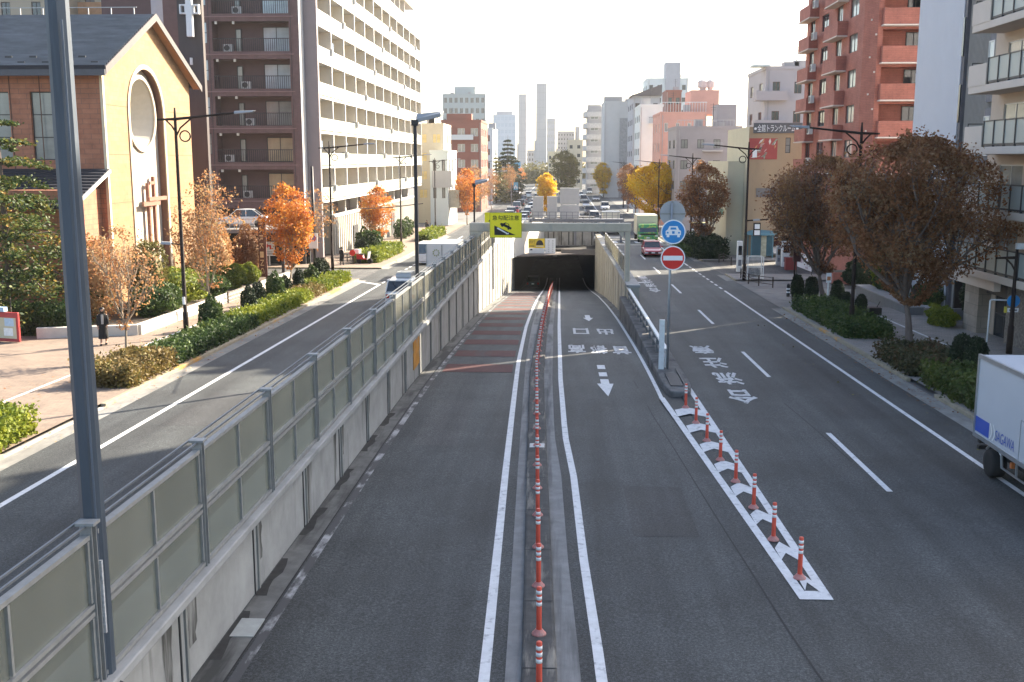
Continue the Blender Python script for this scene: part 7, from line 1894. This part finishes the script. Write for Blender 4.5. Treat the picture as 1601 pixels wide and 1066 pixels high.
MB().box(.02, .14, -.06, .06, 0, z1).build('post', Mbs, t); MB().box(-.42, .0, -.05, .05, .5, z1).build('board', Mbs, t)
for k, ch in enumerate('PARKING'):
    zc2 = z1 - .5 - k * .58
    if zc2 < .7: break
    lettering(ch, lambda a_, b_, z=zc2: (-.33 + .26 * b_, -.056, z + .42 - .42 * a_), mat('letter_cream', (.60, .42, .24), .6), t)
MB().tube([(-1.7, .3, 2.55), (-.1, .1, 2.62)], .035, 6).build('arm', M_iron, t)
q = hit(427, 418); t = thing('arrow_sign', 'white board with red turning arrow beside the brown sign', 'sign', (q.x - .3, q.y, g(q.y) + .1))
MB().box(-.5, .5, 0, .05, .9, 2.1).build('board', M_sw, t); MB().box(-.05, .05, .02, .08, 0, .9).build('post', M_wst, t)
MB().poly([(-.35, -.006, 1.75), (-.08, -.006, 1.95), (-.08, -.006, 1.82), (.2, -.006, 1.82), (.2, -.006, 1.45), (.06, -.006, 1.45), (.06, -.006, 1.68), (-.08, -.006, 1.68), (-.08, -.006, 1.56)]).build('arrow_symbol', M_sred, t)
MB().box(-.38, .38, -.006, 0, 1.02, 1.1).box(-.38, .3, -.006, 0, 1.2, 1.26).build('writing', M_grey, t)
# church notice board
a = atY(-30, 548, 46.6); b = atY(31, 540, 46.2)
t = thing('church_board', 'red framed notice board with papers at the left edge', 'board', (b.x, 46.2, g(46) + .1), math.atan2(.55, -2.2) + math.pi)
zt = atY(31, 489, 46.2).z - g(46) - .1
MB().box(-3.2, 0, 0, .12, .05, zt).build('frame', mat('board_red', (.36, .04, .04), .5, .08, 3), t, bevel=.02)
MB().box(-3.05, -.12, -.015, 0, .2, zt - .25).build('board', mat('board_cream', (.50, .44, .30), .7, .05, 3), t)
rg = random.Random(3)
for k, c in enumerate(((.7, .7, .68), (.55, .6, .35), (.6, .45, .3), (.4, .5, .6), (.66, .6, .4))):
    x = -.75 - (k % 3) * .8 + rg.uniform(-.1, .1); z = .32 + (k // 3) * .45
    MB().box(x, x + .5, -.022, -.015, z, z + .36).build('paper', mat('paper%d' % k, c, .7, .12, 9), t)
MB().box(-3.0, -.7, -.05, .2, zt + .02, zt + .22).build('header', mat('header_blue', (.30, .42, .55), .5, .1, 3), t)
# red scooter at the far kerb corner
q = hit(570, 414); t = thing('scooter', 'red and white motor scooter parked at the far kerb corner', 'scooter', (q.x, q.y, g(q.y) + .13), rad(65))
for y_ in (-.6, .6): 
    o = wheel(t, 0, y_, .24, .12); 
MB().prism([(-.14, -.5, .35), (-.14, .75, .35), (-.14, .8, .8), (-.14, .15, .75), (-.14, .0, .42), (-.14, -.3, .42)], (.28, 0, 0)).build('body', mat('scooter_red', (.5, .03, .03), .4), t, bevel=.03)
MB().prism([(-.2, -.42, .35), (-.2, -.36, .35), (-.2, -.5, 1.05), (-.2, -.6, 1.05)], (.4, 0, 0)).build('leg_shield', P_white, t, bevel=.03)
MB().tube([(-.3, -.5, 1.1), (0, -.55, 1.05), (.3, -.5, 1.1)], .025, 6).build('handlebar', M_chas, t)
MB().box(-.2, .2, .45, .95, .85, 1.25).build('box', P_white, t, bevel=.03); MB().box(-.13, .13, .05, .5, .75, .85).build('seat', M_chas, t, bevel=.03)
t = thing('round_sign', 'red round board on a stand beside the scooter', 'sign', (q.x - 1.0, q.y - .3, g(q.y) + .13)); MB().disc((0, 0, .95), .26, (0, -1, 0), .04).build('disc', M_sred, t); MB().box(-.03, .03, .01, .05, 0, .8).box(-.2, .2, -.1, .15, 0, .05).build('stand', M_chas, t)
# far blue road signs
for i, (px0, px1, py0, py1, Y) in enumerate(((802, 814, 253, 263, 300), (803, 810, 285, 297, 235))):
    a = atY(px0, py1, Y); b = atY(px1, py0, Y)
    t = thing('direction_sign', ('blue direction sign above the far left lanes', 'smaller pale blue sign lower down the far left lanes')[i], 'sign', (a.x, Y, g(Y)))
    MB().box(0, b.x - a.x, 0, .1, a.z - g(Y), b.z - g(Y)).build('board', mat('sign_paleblue', (.10, .32, .48), .5, .15, 2), t)
    o = MB()
    for k in range(3): o.box((b.x - a.x) * (.15 + .25 * k), (b.x - a.x) * (.3 + .25 * k), -.02, 0, a.z - g(Y) + .3 + .3 * (k % 2), a.z - g(Y) + .8 + .3 * (k % 2))
    o.build('writing', M_sw, t)
    MB().box(-.6, -.4, 0, .2, 0, b.z - g(Y)).box(-.4, 0, .03, .13, (a.z + b.z) / 2 - g(Y), (a.z + b.z) / 2 - g(Y) + .15).build('post', M_grey, t)
# yellow sign head beside the gantry
a = atY(775, 330, 72); t = thing('yellow_marker', 'bright yellow marker sign peeping above the warning sign', 'sign', (a.x - .2, 72, g(72)))
z = a.z - g(72); MB().box(-.55, .55, 0, .06, z - .8, z - .1).build('board', M_yel, t); MB().poly([(-.3, -.006, z - .7), (.3, -.006, z - .7), (.0, -.006, z - .2)]).build('symbol', M_blk, t); MB().box(-.05, .05, .06, .14, 0, z - .3).build('post', M_grey, t)
a = atY(500, 315, 77); b = atX(661, 318, -5.66)
t = thing('overhead_cable', 'thin black cable strung from the no-parking pole towards the black lamp column', 'cable', tuple(a))
MB().tube([(b - a) * f + Vector((0, 0, -.35 * math.sin(math.pi * f))) for f in (0, .2, .4, .6, .8, 1)], .022, 5).build('cable', M_colb, t)
# fallen leaves on the right gutter and left path
rng = np.random.default_rng(77)
def litter(label, x0, x1, Y0, Y1, n, m, off):
    P = np.stack([rng.uniform(x0, x1, n), rng.uniform(Y0, Y1, n), np.zeros(n)], 1)
    P[:, 2] = [g(y_) + off for y_ in P[:, 1]]
    v = cards(P, .09, rng, .93); o = put(cardmesh('fallen_leaves', v, m), 'fallen_leaves')
    tag(o, label, kind='stuff')
litter('scattered fallen leaves along the right gutter', 12.2, 13.1, 34, 60, 500, L_brown2, .03)
litter('few pale leaves blown onto the right carriageway', 10, 12.4, 28, 60, 60, L_olive, .02)
litter('fallen leaves along the left planting strip', -15.4, -14.4, 28, 76, 350, L_orange2, .05)
litter('fallen leaves on the sunny left footpath', -20, -17.5, 34, 76, 300, L_orange2, .14)

# air: distant blocks fade a little

me = MB().box(-420, 420, -70, 760, -30, 130)
m, n, p = nodes_of('haze_air')
n.nodes.remove(p)
v = n.nodes.new('ShaderNodeVolumePrincipled')
v.inputs['Color'].default_value = (.93, .93, .93, 1)
v.inputs['Density'].default_value = .00016
v.inputs['Anisotropy'].default_value = .4
n.links.new(v.outputs[0], n.nodes['Material Output'].inputs['Volume'])
tag(me.build('haze', m), 'thin pale haze over the avenue', kind='stuff')
